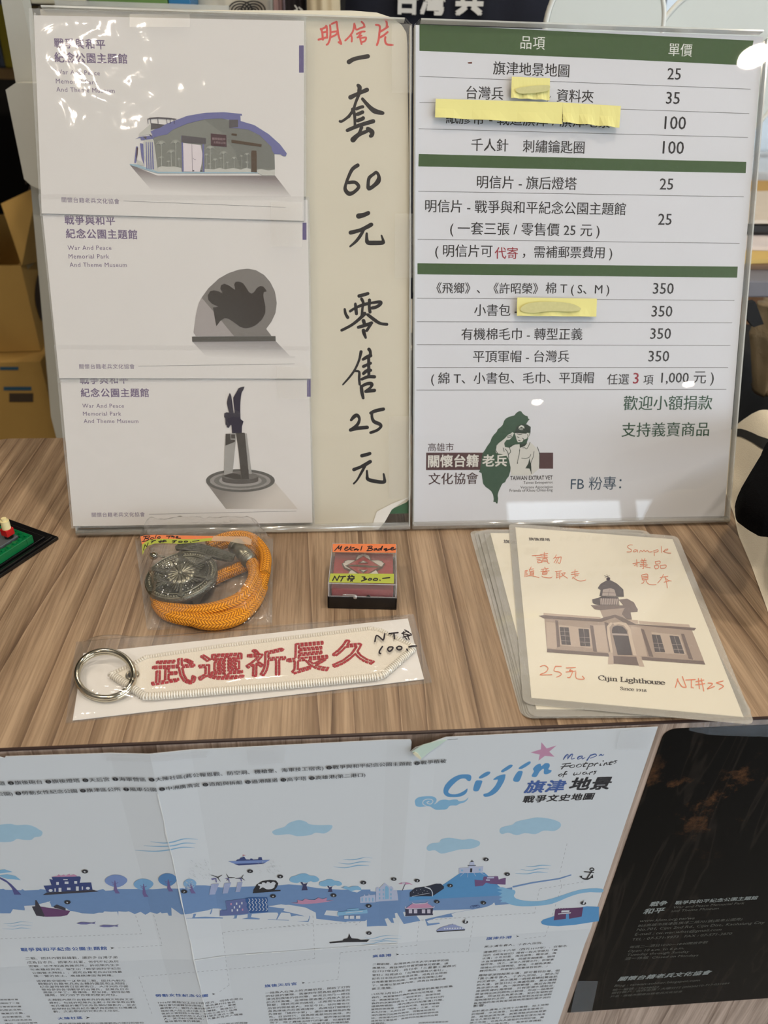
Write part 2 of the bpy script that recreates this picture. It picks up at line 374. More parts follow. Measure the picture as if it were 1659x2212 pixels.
# ---------------------------------------------------------------- right stand: the price list
RS = stand(.1468, .3612, .3030, 'clear slanted acrylic stand holding the printed price list with green bars')
PL = thing('price_list', (.252, .162, 0), 'printed white price list with green header bars inside the right-hand acrylic stand', 'sign')
M_paperw = mat('white_paper', rgb(211, 213, 219), .75, var=.02, vscale=20)
hP = -.0028
sheet(FS, .1478, .0035, .3586, .3005, hP-.0002, hP, 'paper', M_paperw, PL)
I_bk = ink('print_black', 38, 36, 40); I_gr = ink('print_green', 62, 88, 50); I_gr2 = ink('print_dark_green', 44, 78, 62); I_red = ink('print_red', 150, 30, 48)
I_wh = ink('print_white', 222, 224, 220); I_ln = ink('print_rule', 110, 110, 112); I_br = ink('print_maroon', 82, 56, 58); I_bl = ink('print_slate_blue', 52, 74, 96)
R1 = Z(850, 0, 2.0506); R2 = Z(850, 550, 2.0506)
g = Ink(FS, hP+.00004, R1)
g.poly([115, 107, 1595, 180, 1575, 290, 900, 258, 115, 225]); g.poly([112, 682, 1563, 717, 1560, 767, 110, 737]); g.poly([106, 1166, 1525, 1181, 1522, 1230, 106, 1215])
g.build('green_bar', I_gr, PL)
g = Ink(FS, hP+.00004, R1)
for a in ((115, 338, 1582, 395), (115, 453, 1576, 503), (112, 570, 1570, 609), (110, 847, 1552, 872), (107, 1060, 1533, 1078)): g.stroke(2.4, a, 0, False)
g.z = R2
for a in ((104, 193, 1510, 203), (103, 297, 1500, 302), (103, 399, 1492, 402), (103, 500, 1482, 500), (101, 600, 1474, 597)): g.stroke(2.4, a, 0, False)
g.build('rule', I_ln, PL)
g = Ink(FS, hP+.00008, R1); g.text('品項', 562, 216, 670, 220, tilt=-.012); g.build('header_lettering', I_wh, PL); g = Ink(FS, hP+.00008, R1); g.text('單價', 1217, 247, 1321, 251, tilt=-.012); g.build('header_lettering', I_wh, PL)
TZ = [R1]
def T(*a, **k): q = Ink(FS, hP+.00008, TZ[0]); q.text(*a, bold=.011, **k); q.build('text_line', I_bk, PL)
T('旗津地景地圖', 441, 330, 778, 336, tilt=-.009); T('台灣兵', 322, 438, 486, 441, tilt=-.006); T('⁄', 680, 450, 697, 450, tilt=0); T('資料夾', 722, 451, 885, 455, tilt=-.006)
T('紙膠帶 - 戰道旗津 / 旗津地景', 232, 548, 958, 572, tilt=-.004); T('千人針', 344, 668, 508, 670, tilt=-.003); T('刺繡鑰匙圈', 572, 675, 845, 680, tilt=-.003)
for t_, x0, x1, y in (('25', 1212, 1272, 352), ('35', 1206, 1267, 460), ('100', 1199, 1294, 572), ('100', 1191, 1285, 681), ('25', 1178, 1238, 840), ('25', 1171, 1231, 996)): T(t_, x0, y, x1, y, tilt=0)
T('明信片 - 旗后燈塔', 369, 834, 811, 836, tilt=-.002); T('明信片 - 戰爭與和平紀念公園主題館', 140, 940, 1028, 945, tilt=-.002); T('( 一套三張 / 零售價 25 元 )', 250, 1048, 912, 1054, tilt=-.002)
T('( 明信片可', 184, 1146, 438, 1148, tilt=0); T('，需補郵票費用 )', 572, 1150, 968, 1154, tilt=0)
TZ[0] = R2
T('《飛鄉》、《許昭榮》', 190, 172, 640, 175, tilt=0); T('棉 T', 673, 173, 768, 174, tilt=0); T('( S、M )', 785, 184, 955, 184, tilt=0)
T('小書包 -', 357, 272, 550, 275, tilt=0); T('有機棉毛巾 - 轉型正義', 300, 378, 836, 380, tilt=0); T('平頂軍帽 - 台灣兵', 352, 477, 777, 479, tilt=0)
for y, x0 in ((174, 1148), (275, 1142), (374, 1136), (474, 1128)): T('350', x0, y, x0+92, y, tilt=0)
T('( 綿 T、小書包、毛巾、平頂帽', 166, 582, 886, 582, tilt=0); T('任選', 945, 576, 1042, 576, tilt=0); T('項', 1106, 576, 1150, 576, tilt=0); T('1,000 元 )', 1184, 582, 1417, 584, tilt=0)
g = Ink(FS, hP+.00008, R1); g.text('代寄', 448, 1146, 550, 1148, bold=.012, tilt=0); g.build('red_lettering', I_red, PL); g = Ink(FS, hP+.00008, R2); g.text('3', 1060, 572, 1085, 572, bold=.012, tilt=0); g.build('red_lettering', I_red, PL)
g = Ink(FS, hP+.00008, R2); g.text('歡迎小額捐款', 1017, 690, 1410, 690, bold=.012, tilt=0); g.text('支持義賣商品', 1009, 808, 1396, 808, bold=.012, tilt=0); g.build('green_lettering', I_gr2, PL)
g = Ink(FS, hP+.00008, R2); g.text('FB 粉專：', 784, 1044, 1008, 1044, bold=.008, tilt=0); g.build('blue_lettering', I_bl, PL)
# the association's emblem: island, salute, maroon band
E1 = Z(900, 870, 5.027)
g = Ink(FS, hP+.00004, E1); g.rect(104, 542, 1482, 716); g.poly([104, 550, 715, 546, 700, 730, 102, 732]); g.build('maroon_band', I_br, PL)
g = Ink(FS, hP+.00008, E1)
g.poly([1115, 90, 1135, 92, 1150, 115, 1180, 140, 1205, 145, 1212, 172, 1228, 178, 1205, 205, 1190, 235, 1180, 260, 1240, 262, 1235, 330, 1200, 420, 1190, 500, 1100, 560, 1010, 600, 1022, 660, 1018, 740, 1000, 800, 975, 830, 962, 862, 930, 880, 910, 920, 890, 965, 880, 1000, 885, 1040, 878, 1094, 862, 1092, 858, 1078, 832, 1078, 838, 1050, 830, 1000, 810, 960, 780, 935, 750, 915, 722, 880, 712, 820, 705, 765, 676, 752, 684, 735, 690, 715, 700, 640, 712, 570, 722, 540, 745, 510, 760, 480, 778, 455, 800, 425, 815, 380, 840, 345, 870, 315, 878, 290, 915, 262, 935, 240, 950, 195, 970, 170, 1010, 150, 1060, 138, 1085, 108])
g.build('island_emblem', ink('emblem_green', 58, 84, 66), PL)
g = Ink(FS, hP+.00012, E1)   # pale figure: arm, face, shirt
g.poly([1058, 330, 1040, 320, 1020, 335, 990, 350, 960, 385, 930, 410, 890, 440, 865, 470, 855, 510, 862, 545, 890, 552, 935, 560, 975, 575, 1000, 610, 1020, 700, 1022, 790, 1245, 790, 1330, 716, 1332, 560, 1310, 500, 1260, 450, 1225, 425, 1200, 440, 1175, 470, 1120, 490, 1118, 450, 1060, 455, 1010, 490, 960, 480, 950, 440, 975, 405, 1010, 400, 1040, 370])
g.poly([1065, 330, 1190, 325, 1225, 330, 1218, 380, 1195, 388, 1170, 400, 1150, 425, 1100, 430, 1085, 400, 1075, 360]); g.poly([1100, 290, 1108, 255, 1135, 238, 1165, 250, 1178, 290, 1150, 300])
g.build('saluting_figure', ink('emblem_pale', 205, 205, 200), PL)
g = Ink(FS, hP+.00016, E1)   # dark drawing of cap and folds
g.poly([1068, 312, 1085, 260, 1135, 234, 1200, 236, 1238, 262, 1236, 322, 1190, 322, 1120, 312, 1068, 328]); g.poly([1060, 318, 1120, 316, 1200, 326, 1190, 336, 1110, 330, 1062, 330])
g.strokes(7, [[1090, 338, 1120, 345, 1145, 340], [1092, 370, 1112, 378], [1150, 385, 1165, 400, 1150, 425], [1205, 345, 1210, 365, 1200, 382], [1105, 408, 1125, 412]])
g.strokes(6, [[1120, 500, 1115, 550, 1100, 620, 1092, 660], [1140, 600, 1180, 605, 1225, 590, 1240, 560], [1232, 430, 1215, 470, 1195, 500, 1175, 490, 1150, 490], [1275, 530, 1265, 590, 1240, 660, 1245, 770], [1310, 480, 1335, 560, 1332, 700]])
g.strokes(7, [[960, 500, 990, 540, 1000, 600], [865, 475, 860, 515, 880, 550], [940, 490, 950, 530], [1060, 455, 1010, 480, 1020, 530, 1000, 560], [985, 365, 1030, 350], [985, 380, 1035, 368]])
g.poly([1225, 600, 1212, 660, 1180, 712, 1225, 715, 1248, 770, 1245, 690]); g.poly([1118, 450, 1200, 440, 1175, 468, 1128, 488])
for x, y in ((1118, 520), (1106, 588), (1096, 655)): g.ell(x, y, 6, 6, 8)
g.build('figure_lines', ink('emblem_ink', 44, 56, 48), PL)
g = Ink(FS, hP+.00019, E1); g.poly([1104, 285, 1112, 258, 1136, 242, 1164, 252, 1174, 280, 1150, 268, 1136, 262, 1120, 272]); g.text('VET', 1112, 296, 1160, 298, bold=.02, tilt=-.05); g.build('cap_badge', ink('cap_white', 210, 212, 205), PL)
g = Ink(FS, hP+.00012, E1); g.text('關懷台籍', 122, 704, 672, 702, bold=.028, space=1.0, tilt=0); g.text('老兵', 712, 696, 980, 696, bold=.028, tilt=0); g.build('band_lettering', ink('band_white', 214, 212, 205), PL)
g = Ink(FS, hP+.00008, E1); g.text('高雄市', 124, 528, 402, 528, bold=.004, tilt=0); g.text('文化協會', 128, 890, 668, 888, bold=.014, tilt=0); g.build('maroon_lettering', ink('maroon_ink', 66, 42, 44), PL)
g = Ink(FS, hP+.00008, E1); g.text('TAIWAN EXTRAT VET', 1015, 842, 1476, 840, bold=.02, tall=1.35, tilt=0); g.text('Taiwan Extrapatriot', 1160, 890, 1476, 888, bold=.004, tilt=0)
g.text('Veterans Association', 1126, 932, 1476, 930, bold=.006, tilt=0); g.text('Friends of Khou Chiau-Eng', 1008, 978, 1476, 976, bold=.008, tilt=0); g.build('small_lettering', ink('small_black', 52, 48, 52), PL)
g = Ink(FS, hP+.00008, R1); g.poly([328, 276, 348, 274, 348, 282, 332, 282]); g.build('stain', ink('rust_mark', 110, 60, 50), PL)

# sticky notes stuck on the front of the right stand
M_note = mat('yellow_note', rgb(222, 216, 142), .8, var=.03, vscale=40)
def note(px, label, smudge=None, lift=.0012):
    c = [FS.px(*R(u, v)) for R, u, v in px]; cx = sum(p[0] for p in c)/4; cy = sum(p[1] for p in c)/4
    root = thing('sticky_note', FS.w(cx, cy, .0002), label, 'sticky note', 'yellow notes covering words on the price list')
    nx, vs, fs = 14, [], []
    for j in range(3):
        for i in range(nx+1):
            t = i/nx; s_ = j/2
            a = (1-s_)*((1-t)*c[0][0]+t*c[1][0])+s_*((1-t)*c[3][0]+t*c[2][0]); b = (1-s_)*((1-t)*c[0][1]+t*c[1][1])+s_*((1-t)*c[3][1]+t*c[2][1])
            vs.append(FS.w(a, b, .0002+lift*s_**2*(.6+.4*math.sin(i*1.3))))
    for j in range(2):
        for i in range(nx): k = j*(nx+1)+i; fs.append((k, k+nx+1, k+nx+2, k+1))
    o = mk('note_paper', vs, fs, M_note, root); md = o.modifiers.new('thickness', 'SOLIDIFY'); md.thickness = .0001
    if smudge:
        g = Ink(FS, .0002+lift*.75+.0006, smudge[0])
        g.poly(smudge[1], 3); g.build('pencil_smudge', mat('pencil_grey', rgb(196, 192, 138), .8, var=.1, vscale=500), root)
    return root
note([(R1, 524, 340), (R1, 693, 347), (R1, 690, 446), (R1, 519, 436)], 'small square yellow note with a pencil smudge over the second line of the price list', (R1, [540, 395, 580, 385, 640, 378, 690, 378, 690, 395, 670, 405, 620, 412, 560, 414]))
note([(R1, 187, 438), (R1, 750, 454), (R1, 747, 551), (R1, 183, 522)], 'long blank yellow note, the left of the two joined over the third line')
note([(R1, 750, 455), (R1, 1007, 470), (R1, 998, 568), (R1, 748, 545)], 'blank yellow note, the shorter right one of the joined pair on the third line', lift=.0022)
note([(R2, 548, 190), (R2, 901, 195), (R2, 897, 275), (R2, 545, 272)], 'yellow note with a pencil smudge beside the small bag line low on the price list', (R2, [565, 235, 600, 215, 680, 208, 780, 215, 830, 238, 800, 252, 700, 250, 620, 258, 570, 252]))

# ---------------------------------------------------------------- left stand: cream sheet with brush writing
LS = stand(-.0656, .1452, .3030, 'clear slanted acrylic stand holding the cream sheet and three sleeved postcards')
CS = thing('handwritten_price_sheet', (.1, .162, 0), 'cream paper with black brush-written prices inside the left acrylic stand', 'sign')
M_cream = mat('cream_paper', rgb(208, 202, 184), .8, var=.06, vscale=14)
hC = -.0027
L1 = Z(0, 0, 1.8433); L3 = Z(0, 400, 1.8433)
crv = [FS.px(*L1(x, y), hC) for x, y in ((180, 38), (1400, 42), (1500, 50), (1560, 70), (1600, 100), (1618, 130), (1622, 180), (1632, 1000))]
crv += [FS.px(*L3(x, y), hC) for x, y in ((1635, 1200), (1634, 1240), (1620, 1262), (1560, 1290), (1530, 1345), (1500, 1372), (1450, 1378), (1200, 1385), (300, 1385))]
crv[0] = (-.0630, crv[0][1]); crv[-1] = (-.0630, .0075)
MB().prism([FS.w(a, b, hC) for a, b in crv][::-1], -SN*.00025).build('paper', M_cream, CS)
g = Ink(FS, hC+.0005, L3); g.poly([1634, 1240, 1600, 1262, 1560, 1292, 1530, 1345, 1505, 1372, 1480, 1362, 1500, 1300, 1560, 1268]); g.build('curled_corner', mat('paper_back', rgb(228, 226, 220), .7), CS)
GB = thing('green_backing_card', (.1, .165, 0), 'green card showing behind the curled corner of the cream sheet', 'card')
sheet(FS, -.0625, .012, .1442, .055, hC-.0006, hC-.0004, 'card', mat('green_card', rgb(44, 92, 58), .6, var=.15, vscale=30), GB)
M_brush = mat('brush_ink', rgb(28, 24, 27), .35, var=.2, vscale=120); M_redm = mat('red_marker', rgb(205, 86, 80), .6, var=.12, vscale=200)
def q(w, l):
    g = Ink(FS, hC+.00005, Z(680, 30, 7.375)); g.strokes(w, l); g.build('red_character', M_redm, CS)
q(34, [[95, 240, 118, 290, 128, 400, 130, 410], [60, 410, 110, 395, 200, 370], [118, 300, 180, 285], [180, 190, 195, 250, 195, 380], [120, 240, 190, 200]])
q(32, [[243, 180, 250, 260, 245, 380, 215, 470, 190, 490], [270, 160, 345, 125], [350, 130, 362, 230, 380, 350, 420, 470], [262, 290, 355, 275], [250, 375, 340, 330, 355, 290], [380, 450, 420, 480]])
q(30, [[630, 155, 610, 270, 560, 350, 485, 425], [575, 325, 590, 380, 588, 440], [745, 125, 785, 170, 780, 210], [640, 180, 660, 250, 730, 225, 795, 205], [670, 320, 740, 285, 795, 280], [740, 290, 700, 360], [680, 375, 745, 345], [715, 360, 745, 480], [740, 385, 815, 375, 800, 430, 750, 450]])
q(34, [[975, 175, 1035, 195, 1030, 300, 1015, 420, 990, 495], [1125, 85, 1148, 150, 1145, 205], [1165, 205, 1090, 255, 1040, 285], [1160, 290, 1100, 340, 1040, 375], [1125, 370, 1120, 430, 1150, 485, 1240, 495]])
BZ = [Z(680, 30, 7.375)]; g = [None]
def char():
    if g[0]: g[0].build('brush_character', M_brush, CS)
    g[0] = Ink(FS, hC+.00005, BZ[0])
def q(w, fl): g[0].stroke(w, fl)
char()
q([78, 66, 70], [545, 765, 640, 715, 845, 675]); char(); q([56, 70, 62], [690, 1140, 715, 1170, 708, 1225]); q([60, 50, 46, 44, 50], [705, 1220, 700, 1290, 655, 1400, 615, 1520, 540, 1640]); q([50, 44, 42], [600, 1560, 520, 1650, 430, 1712, 400, 1710])
q([76, 60, 72], [570, 1330, 680, 1275, 830, 1210]); q([50, 66, 84, 62], [760, 1355, 870, 1480, 960, 1550, 1080, 1580]); q([60, 50, 42], [605, 1520, 635, 1620, 640, 1790])
q(52, [660, 1515, 720, 1490, 765, 1480]); q(60, [680, 1600, 740, 1575, 760, 1565]); q(62, [685, 1700, 760, 1670, 770, 1660]); q([58, 62, 70], [520, 1855, 700, 1780, 930, 1710]); q([58, 46, 56], [745, 1810, 715, 1880, 680, 1940])
q([90, 70, 56], [610, 2005, 690, 1930, 830, 1870]); q([66, 80, 60], [845, 1830, 910, 1880, 910, 1935, 890, 1945])
BZ[0] = Z(700, 330, 9.21875); char()
q([80, 74, 66, 60, 76, 90, 70], [670, 250, 570, 320, 500, 450, 430, 640, 425, 740, 500, 815, 600, 780, 690, 680, 620, 590, 490, 595]); char(); q([64, 70, 66, 80, 80, 100, 64], [965, 440, 900, 500, 880, 600, 890, 715, 1000, 650, 1080, 560, 1090, 460, 1040, 390, 985, 430])
char(); q([110, 90, 84], [690, 1260, 790, 1240, 880, 1200]); q([86, 74, 84], [530, 1590, 720, 1540, 870, 1470, 940, 1430]); q([60, 66, 60, 40], [800, 1510, 730, 1640, 640, 1760, 520, 1865]); q([50, 62, 88, 90, 84, 60, 36], [850, 1610, 850, 1700, 870, 1785, 1000, 1795, 1160, 1790, 1180, 1760, 1145, 1650])
BZ[0] = Z(710, 620, 8.508); char()
q([68, 64, 62], [560, 165, 640, 145, 720, 120]); q([60, 52, 46, 50], [605, 220, 635, 290, 620, 400, 610, 520]); q([52, 48, 62, 50, 62], [395, 445, 500, 380, 640, 325, 800, 290, 950, 275, 945, 320, 870, 370, 800, 385])
q([50, 66, 60], [490, 310, 500, 400, 510, 490]); q([60, 56, 60], [750, 240, 745, 360, 760, 460]); q([46, 52, 60], [295, 410, 310, 490, 350, 560]); q([74, 60, 54], [660, 490, 560, 590, 420, 700, 240, 795]); q([60, 66, 56], [720, 510, 850, 610, 950, 670, 1070, 685])
q([70, 60], [640, 620, 660, 690]); q([60, 66, 60], [545, 740, 680, 700, 790, 660]); q([50, 56], [780, 680, 700, 800]); q([70, 66, 48], [640, 800, 650, 850, 680, 930])
char(); q([60, 46, 42, 40, 30], [595, 1190, 560, 1340, 480, 1520, 380, 1660, 260, 1795]); q([40, 46, 50, 46], [480, 1545, 560, 1560, 560, 1680, 570, 1790]); q([66, 56, 58], [740, 1145, 765, 1190, 760, 1270]); q([52, 70, 70], [630, 1330, 700, 1290, 770, 1260]); q([56, 60, 56], [735, 1300, 735, 1450, 740, 1640])
q([60, 56], [640, 1460, 770, 1400]); q([60, 66, 62], [640, 1590, 700, 1540, 770, 1530]); q([54, 62, 66], [610, 1695, 720, 1650, 840, 1650]); q([60, 66, 52], [600, 1830, 610, 1930, 635, 2040]); q([54, 62, 70, 50], [600, 1830, 700, 1780, 790, 1780, 775, 1840, 700, 1900]); q([60, 66], [680, 1920, 840, 1900])
BZ[0] = Z(720, 870, 10.536); char()
q([60, 90, 84, 62, 74], [405, 395, 480, 310, 550, 290, 595, 370, 560, 480, 480, 560, 390, 620]); q([80, 84, 86], [390, 620, 560, 580, 770, 560]); char(); q([70, 84, 80], [850, 235, 960, 185, 1140, 145]); q([60, 64, 84, 84, 66], [885, 220, 880, 330, 930, 430, 1060, 490, 1080, 550, 990, 630, 850, 680])
q([84, 80, 80], [650, 1205, 740, 1185, 830, 1155]); q([84, 70, 84], [470, 1520, 600, 1470, 740, 1400, 840, 1340]); q([66, 60, 44], [720, 1440, 640, 1590, 540, 1760, 465, 1840]); q([48, 60, 84, 88, 80, 66, 44], [765, 1550, 770, 1650, 790, 1740, 960, 1790, 1150, 1805, 1165, 1740, 1145, 1620])
char()
# tape along the right border of the cream sheet
M_tape = film('matte_tape', haze=.10, hazec=(.85, .82, .74), rough=.35, gain=.8)
for i, (y0, y1) in enumerate(((95, 370), (850, 1130))):
    g = Ink(FS, .00015, L1); g.rect(1560 if i == 0 else 1572, y0, 1642, y1 if i == 0 else 1106); g.build('tape', M_tape, CS)
g = Ink(FS, .00015, L3); g.rect(1548, 920, 1640, 1250); g.build('tape', M_tape, CS)

# ---------------------------------------------------------------- postcards in crinkled sleeves on the left stand
M_pcard = mat('postcard_paper', rgb(207, 204, 201), .7, var=.02, vscale=25)
M_sleeve = film('sleeve_film', haze=.02, hazec=(.86, .85, .82), rough=.07, ior=1.5, gain=.85, bump=.10, bscale=60)
I_pur = ink('print_violet', 112, 98, 126); I_pur2 = ink('print_violet_bar', 96, 88, 128)
def crinkle(a, b, seed, amp):
    p = V((a*38+seed*7.3, b*38, seed)); n1 = noise.noise(p); r1 = 1-abs(noise.noise(p*1.7+V((3, 1, 2)))*2)
    return amp*(n1*.7+.8*max(0, r1-.55)*1.6)
def sleeve_sheet(c, h, seed, amp, name, parent, top_curl=0.0, m=None):
    """film over a card: c = corners TL,TR,BR,BL in plane coordinates"""
    nx, ny = 66, 48; vs = []; fs = []
    for j in range(ny+1):
        for i in range(nx+1):
            s_, t_ = i/nx, j/ny
            a = (1-t_)*((1-s_)*c[0][0]+s_*c[1][0])+t_*((1-s_)*c[3][0]+s_*c[2][0]); b = (1-t_)*((1-s_)*c[0][1]+s_*c[1][1])+t_*((1-s_)*c[3][1]+s_*c[2][1])
            edge = min(1, min(s_, 1-s_, t_, 1-t_)*14)
            zone = .35+1.0*math.exp(-((s_-.22)**2+(t_-.3)**2)/.06) if seed == 1 else .4+.9*math.exp(-((s_-.75)**2+(t_-.75)**2)/.08)*(seed == 3)
            hh = h+.0003+abs(crinkle(a, b, seed, amp))*zone*edge+top_curl*max(0, .06-t_)/.06
            vs.append(FS.w(a, b, hh))
    for j in range(ny):
        for i in range(nx): k = j*(nx+1)+i; fs.append((k, k+nx+1, k+nx+2, k+1))
    return mk(name, vs, fs, m or M_sleeve, parent, True)
def pcard(name, label, sl, cd_, h, seed):
    c = [FS.px(*p, h) for p in sl]; k = [FS.px(*p, h) for p in cd_]
    root = thing(name, FS.w(sum(p[0] for p in c)/4, c[3][1], h), label, 'postcard', 'museum postcards in clear sleeves')
    MB().prism([FS.w(a, b, h) for a, b in (k[3], k[2], k[1], k[0])], -SN*.0003).build('card', M_pcard, root)
    sleeve_sheet(c, h, seed, .0010, 'sleeve_front', root, .0008)
    MB().prism([FS.w(a, b, h-.0004) for a, b in (c[3], c[2], c[1], c[0])], -SN*.0001).build('sleeve_back', film('sleeve_back_film', haze=.12, rough=.06), root)
    return root
hK = (.0026, .0018, .0010)
P1 = pcard('postcard', 'top sleeved postcard picturing the vaulted museum hall under a violet roof', [(61, 17), (661, 33), (661, 480), (86, 466)], [(73, 33), (657, 45), (656, 477), (90, 461)], hK[0], 1)
P2 = pcard('postcard', 'middle sleeved postcard picturing the dove cut in a grey arch', [(82, 420), (668, 425), (674, 821), (126, 826)], [(88, 425), (664, 432), (671, 818), (128, 817)], hK[1], 2)
P3 = pcard('postcard', 'bottom sleeved postcard picturing the winged monument on a round plinth', [(116, 745), (668, 748), (680, 1132), (154, 1142)], [(124, 752), (666, 755), (675, 1129), (158, 1137)], hK[2], 3)
def pc_text(root, h, lines):
    g = Ink(FS, h+.00005); f = Ink(FS, h+.00005)
    for t_, x0, y0, x1, y1, b, tgt in lines: (g if tgt else f).text(t_, x0, y0, x1, y1, bold=b, space=1.1)
    if g.v: g.build('title_lettering', I_pur, root)
    if f.v: f.build('small_lettering', I_pur, root)
W3 = ('War And Peace', 'Memorial Park', 'And Theme Museum')
pc_text(P1, hK[0], [('戰爭與和平', 117.5, 104, 228, 107, .022, 1), ('紀念公園主題館', 118.5, 135, 275.5, 138, .022, 1), (W3[0], 120, 160, 216, 163, 0, 0), (W3[1], 121, 180, 211, 183, 0, 0), (W3[2], 122, 198, 248, 201, 0, 0), ('關懷台籍老兵文化協會', 133.5, 437, 258, 441, 0, 0)])
pc_text(P2, hK[1], [('戰爭與和平', 140, 485, 249, 487, .022, 1), ('紀念公園主題館', 143, 515, 297, 517, .022, 1), (W3[0], 146.5, 540, 241, 540, 0, 0), (W3[1], 148.5, 558.5, 236, 558.5, 0, 0), (W3[2], 150.5, 576.5, 274, 577, 0, 0), ('關懷台籍老兵文化協會', 171.5, 797, 291, 797, 0, 0)])
pc_text(P3, hK[2], [('戰爭與和平', 173, 830, 277, 829, .022, 1), ('紀念公園主題館', 175, 858, 322, 858, .022, 1), (W3[0], 178, 881, 268, 881, 0, 0), (W3[1], 179.5, 898, 262, 898, 0, 0), (W3[2], 181, 914, 299, 914, 0, 0), ('關懷台籍老兵文化協會', 198.5, 1117, 313, 1116, 0, 0)])
g = Ink(FS, hK[0]+.00005); g.rect(646, 98, 656, 157); g.build('violet_bar', I_pur2, P1)
g = Ink(FS, hK[1]+.00005); g.rect(653.5, 481, 662, 518); g.build('violet_bar', I_pur2, P2)
g = Ink(FS, hK[2]+.00005); g.rect(663, 817, 671, 857); g.build('violet_bar', I_pur2, P3)
g = Ink(FS, hK[0]+.00005); g.stroke(.7, [267, 434, 618, 448], 0, False); g.build('rule', I_ln, P1)
g = Ink(FS, hK[1]+.00005); g.stroke(.7, [299, 791, 636, 786], 0, False); g.build('rule', I_ln, P2)
g = Ink(FS, hK[2]+.00005); g.stroke(.7, [322, 1111, 640, 1104], 0, False); g.build('rule', I_ln, P3)
def grad(name, c0, c1, fr, A, B):
    """printed tone that fades along the sheet from A to B (plane coordinates)"""
    m = bpy.data.materials.new(name); n, l = nodes(m); p = n['Principled BSDF']; p.inputs['Roughness'].default_value = .6
    ge = n.new('ShaderNodeNewGeometry'); sb = n.new('ShaderNodeVectorMath'); sb.operation = 'SUBTRACT'; l.new(ge.outputs['Position'], sb.inputs[0]); sb.inputs[1].default_value = fr.w(*A)
    d = fr.w(*B)-fr.w(*A); dt = n.new('ShaderNodeVectorMath'); dt.operation = 'DOT_PRODUCT'; l.new(sb.outputs[0], dt.inputs[0]); dt.inputs[1].default_value = d/d.length_squared
    r = n.new('ShaderNodeValToRGB'); r.color_ramp.elements[0].color = rgb(*c0); r.color_ramp.elements[1].color = rgb(*c1)
    l.new(dt.outputs['Value'], r.inputs[0]); l.new(r.outputs[0], p.inputs['Base Color']); return m
PAP = (207, 204, 201)
# picture 1: the hall
H = Z(260, 220, 4.1475); h = hK[0]
def lay(k, fr=FS, z=None): return Ink(fr, h+.00004*k, z or H)
g = lay(1); g.poly([82, 562, 330, 660, 1385, 660, 1530, 845, 1480, 850, 330, 850]); g.build('printed_ground', grad('ground_fade', (120, 112, 112), PAP, FS, FS.px(*H(700, 650)), FS.px(*H(700, 835))), P1)
g = lay(2); g.poly([290, 320, 420, 265, 600, 195, 760, 155, 900, 145, 1060, 185, 1200, 235, 1300, 320, 1380, 420, 1385, 610, 1385, 660, 1275, 662, 1220, 635, 740, 632, 330, 632])
g.build('hall_wall', ink('hall_grey', 122, 124, 118), P1)
g = lay(3); g.poly([760, 165, 900, 150, 1060, 190, 1200, 240, 1300, 325, 1375, 420, 1385, 600, 1075, 590, 1020, 430, 900, 270]); g.build('hall_wall_shade', ink('hall_grey_dark', 112, 114, 109), P1)
g = lay(4); g.poly([335, 590, 370, 575, 420, 582, 480, 578, 545, 592, 550, 628, 338, 625]); g.poly([755, 600, 840, 605, 890, 590, 940, 605, 1010, 592, 1080, 607, 1130, 590, 1170, 605, 1170, 632, 755, 630]); g.poly([1225, 608, 1260, 602, 1330, 615, 1385, 605, 1385, 660, 1275, 660, 1225, 632])
g.poly([300, 345, 225, 330, 205, 360, 200, 470, 235, 560, 250, 600, 338, 628]); g.poly([170, 285, 275, 195, 280, 250, 265, 290, 165, 310]); g.poly([150, 520, 195, 540, 215, 575, 150, 560])
g.build('pale_parts', ink('hall_pale', 182, 182, 176), P1)
g = lay(5); g.poly([85, 555, 150, 560, 335, 625, 1225, 630, 1240, 640, 330, 640, 85, 566]); g.build('blue_kerb', ink('kerb_blue', 148, 172, 184), P1)
g = lay(5); g.poly([270, 265, 430, 190, 600, 125, 760, 98, 930, 92, 1088, 108, 1090, 124, 1075, 122, 1078, 172, 1200, 208, 1330, 290, 1430, 380, 1492, 462, 1482, 488, 1455, 486, 1350, 400, 1250, 300, 1150, 250, 1040, 235, 975, 235, 975, 160, 900, 148, 760, 155, 600, 195, 470, 248, 420, 292, 345, 305, 300, 320])
g.poly([130, 335, 180, 320, 185, 345, 300, 330, 290, 300, 170, 315]); g.poly([1355, 400, 1450, 470, 1380, 468, 1355, 430]); g.poly([175, 370, 205, 375, 215, 575, 190, 500]); g.poly([545, 305, 560, 305, 568, 625, 555, 625]); g.poly([735, 380, 750, 380, 752, 628, 740, 628]); g.poly([140, 400, 158, 400, 140, 550, 125, 545])
for x in (228, 246, 264, 282): g.poly([x, 360, x+7, 360, x+14+(x-228)*.1, 606, x+6, 604])
g.build('violet_roof', ink('roof_violet', 104, 106, 150), P1)
g = lay(6); g.poly([275, 190, 400, 205, 350, 235, 272, 250]); g.poly([548, 300, 766, 325, 766, 378, 548, 362]); g.poly([975, 160, 1055, 160, 1055, 225, 975, 235]); g.poly([200, 310, 235, 312, 235, 340]); g.poly([255, 290, 285, 325, 275, 295])
g.poly([240, 160, 262, 142, 335, 136, 430, 142, 505, 152, 500, 160, 430, 156, 335, 150, 270, 155]); g.build('dark_parts', ink('hall_dark', 84, 80, 84), P1)
g = lay(6); g.poly([810, 282, 950, 298, 952, 405, 812, 392]); g.poly([145, 410, 160, 408, 155, 470, 142, 540]); g.build('maroon_sign', ink('sign_maroon', 74, 52, 58), P1)
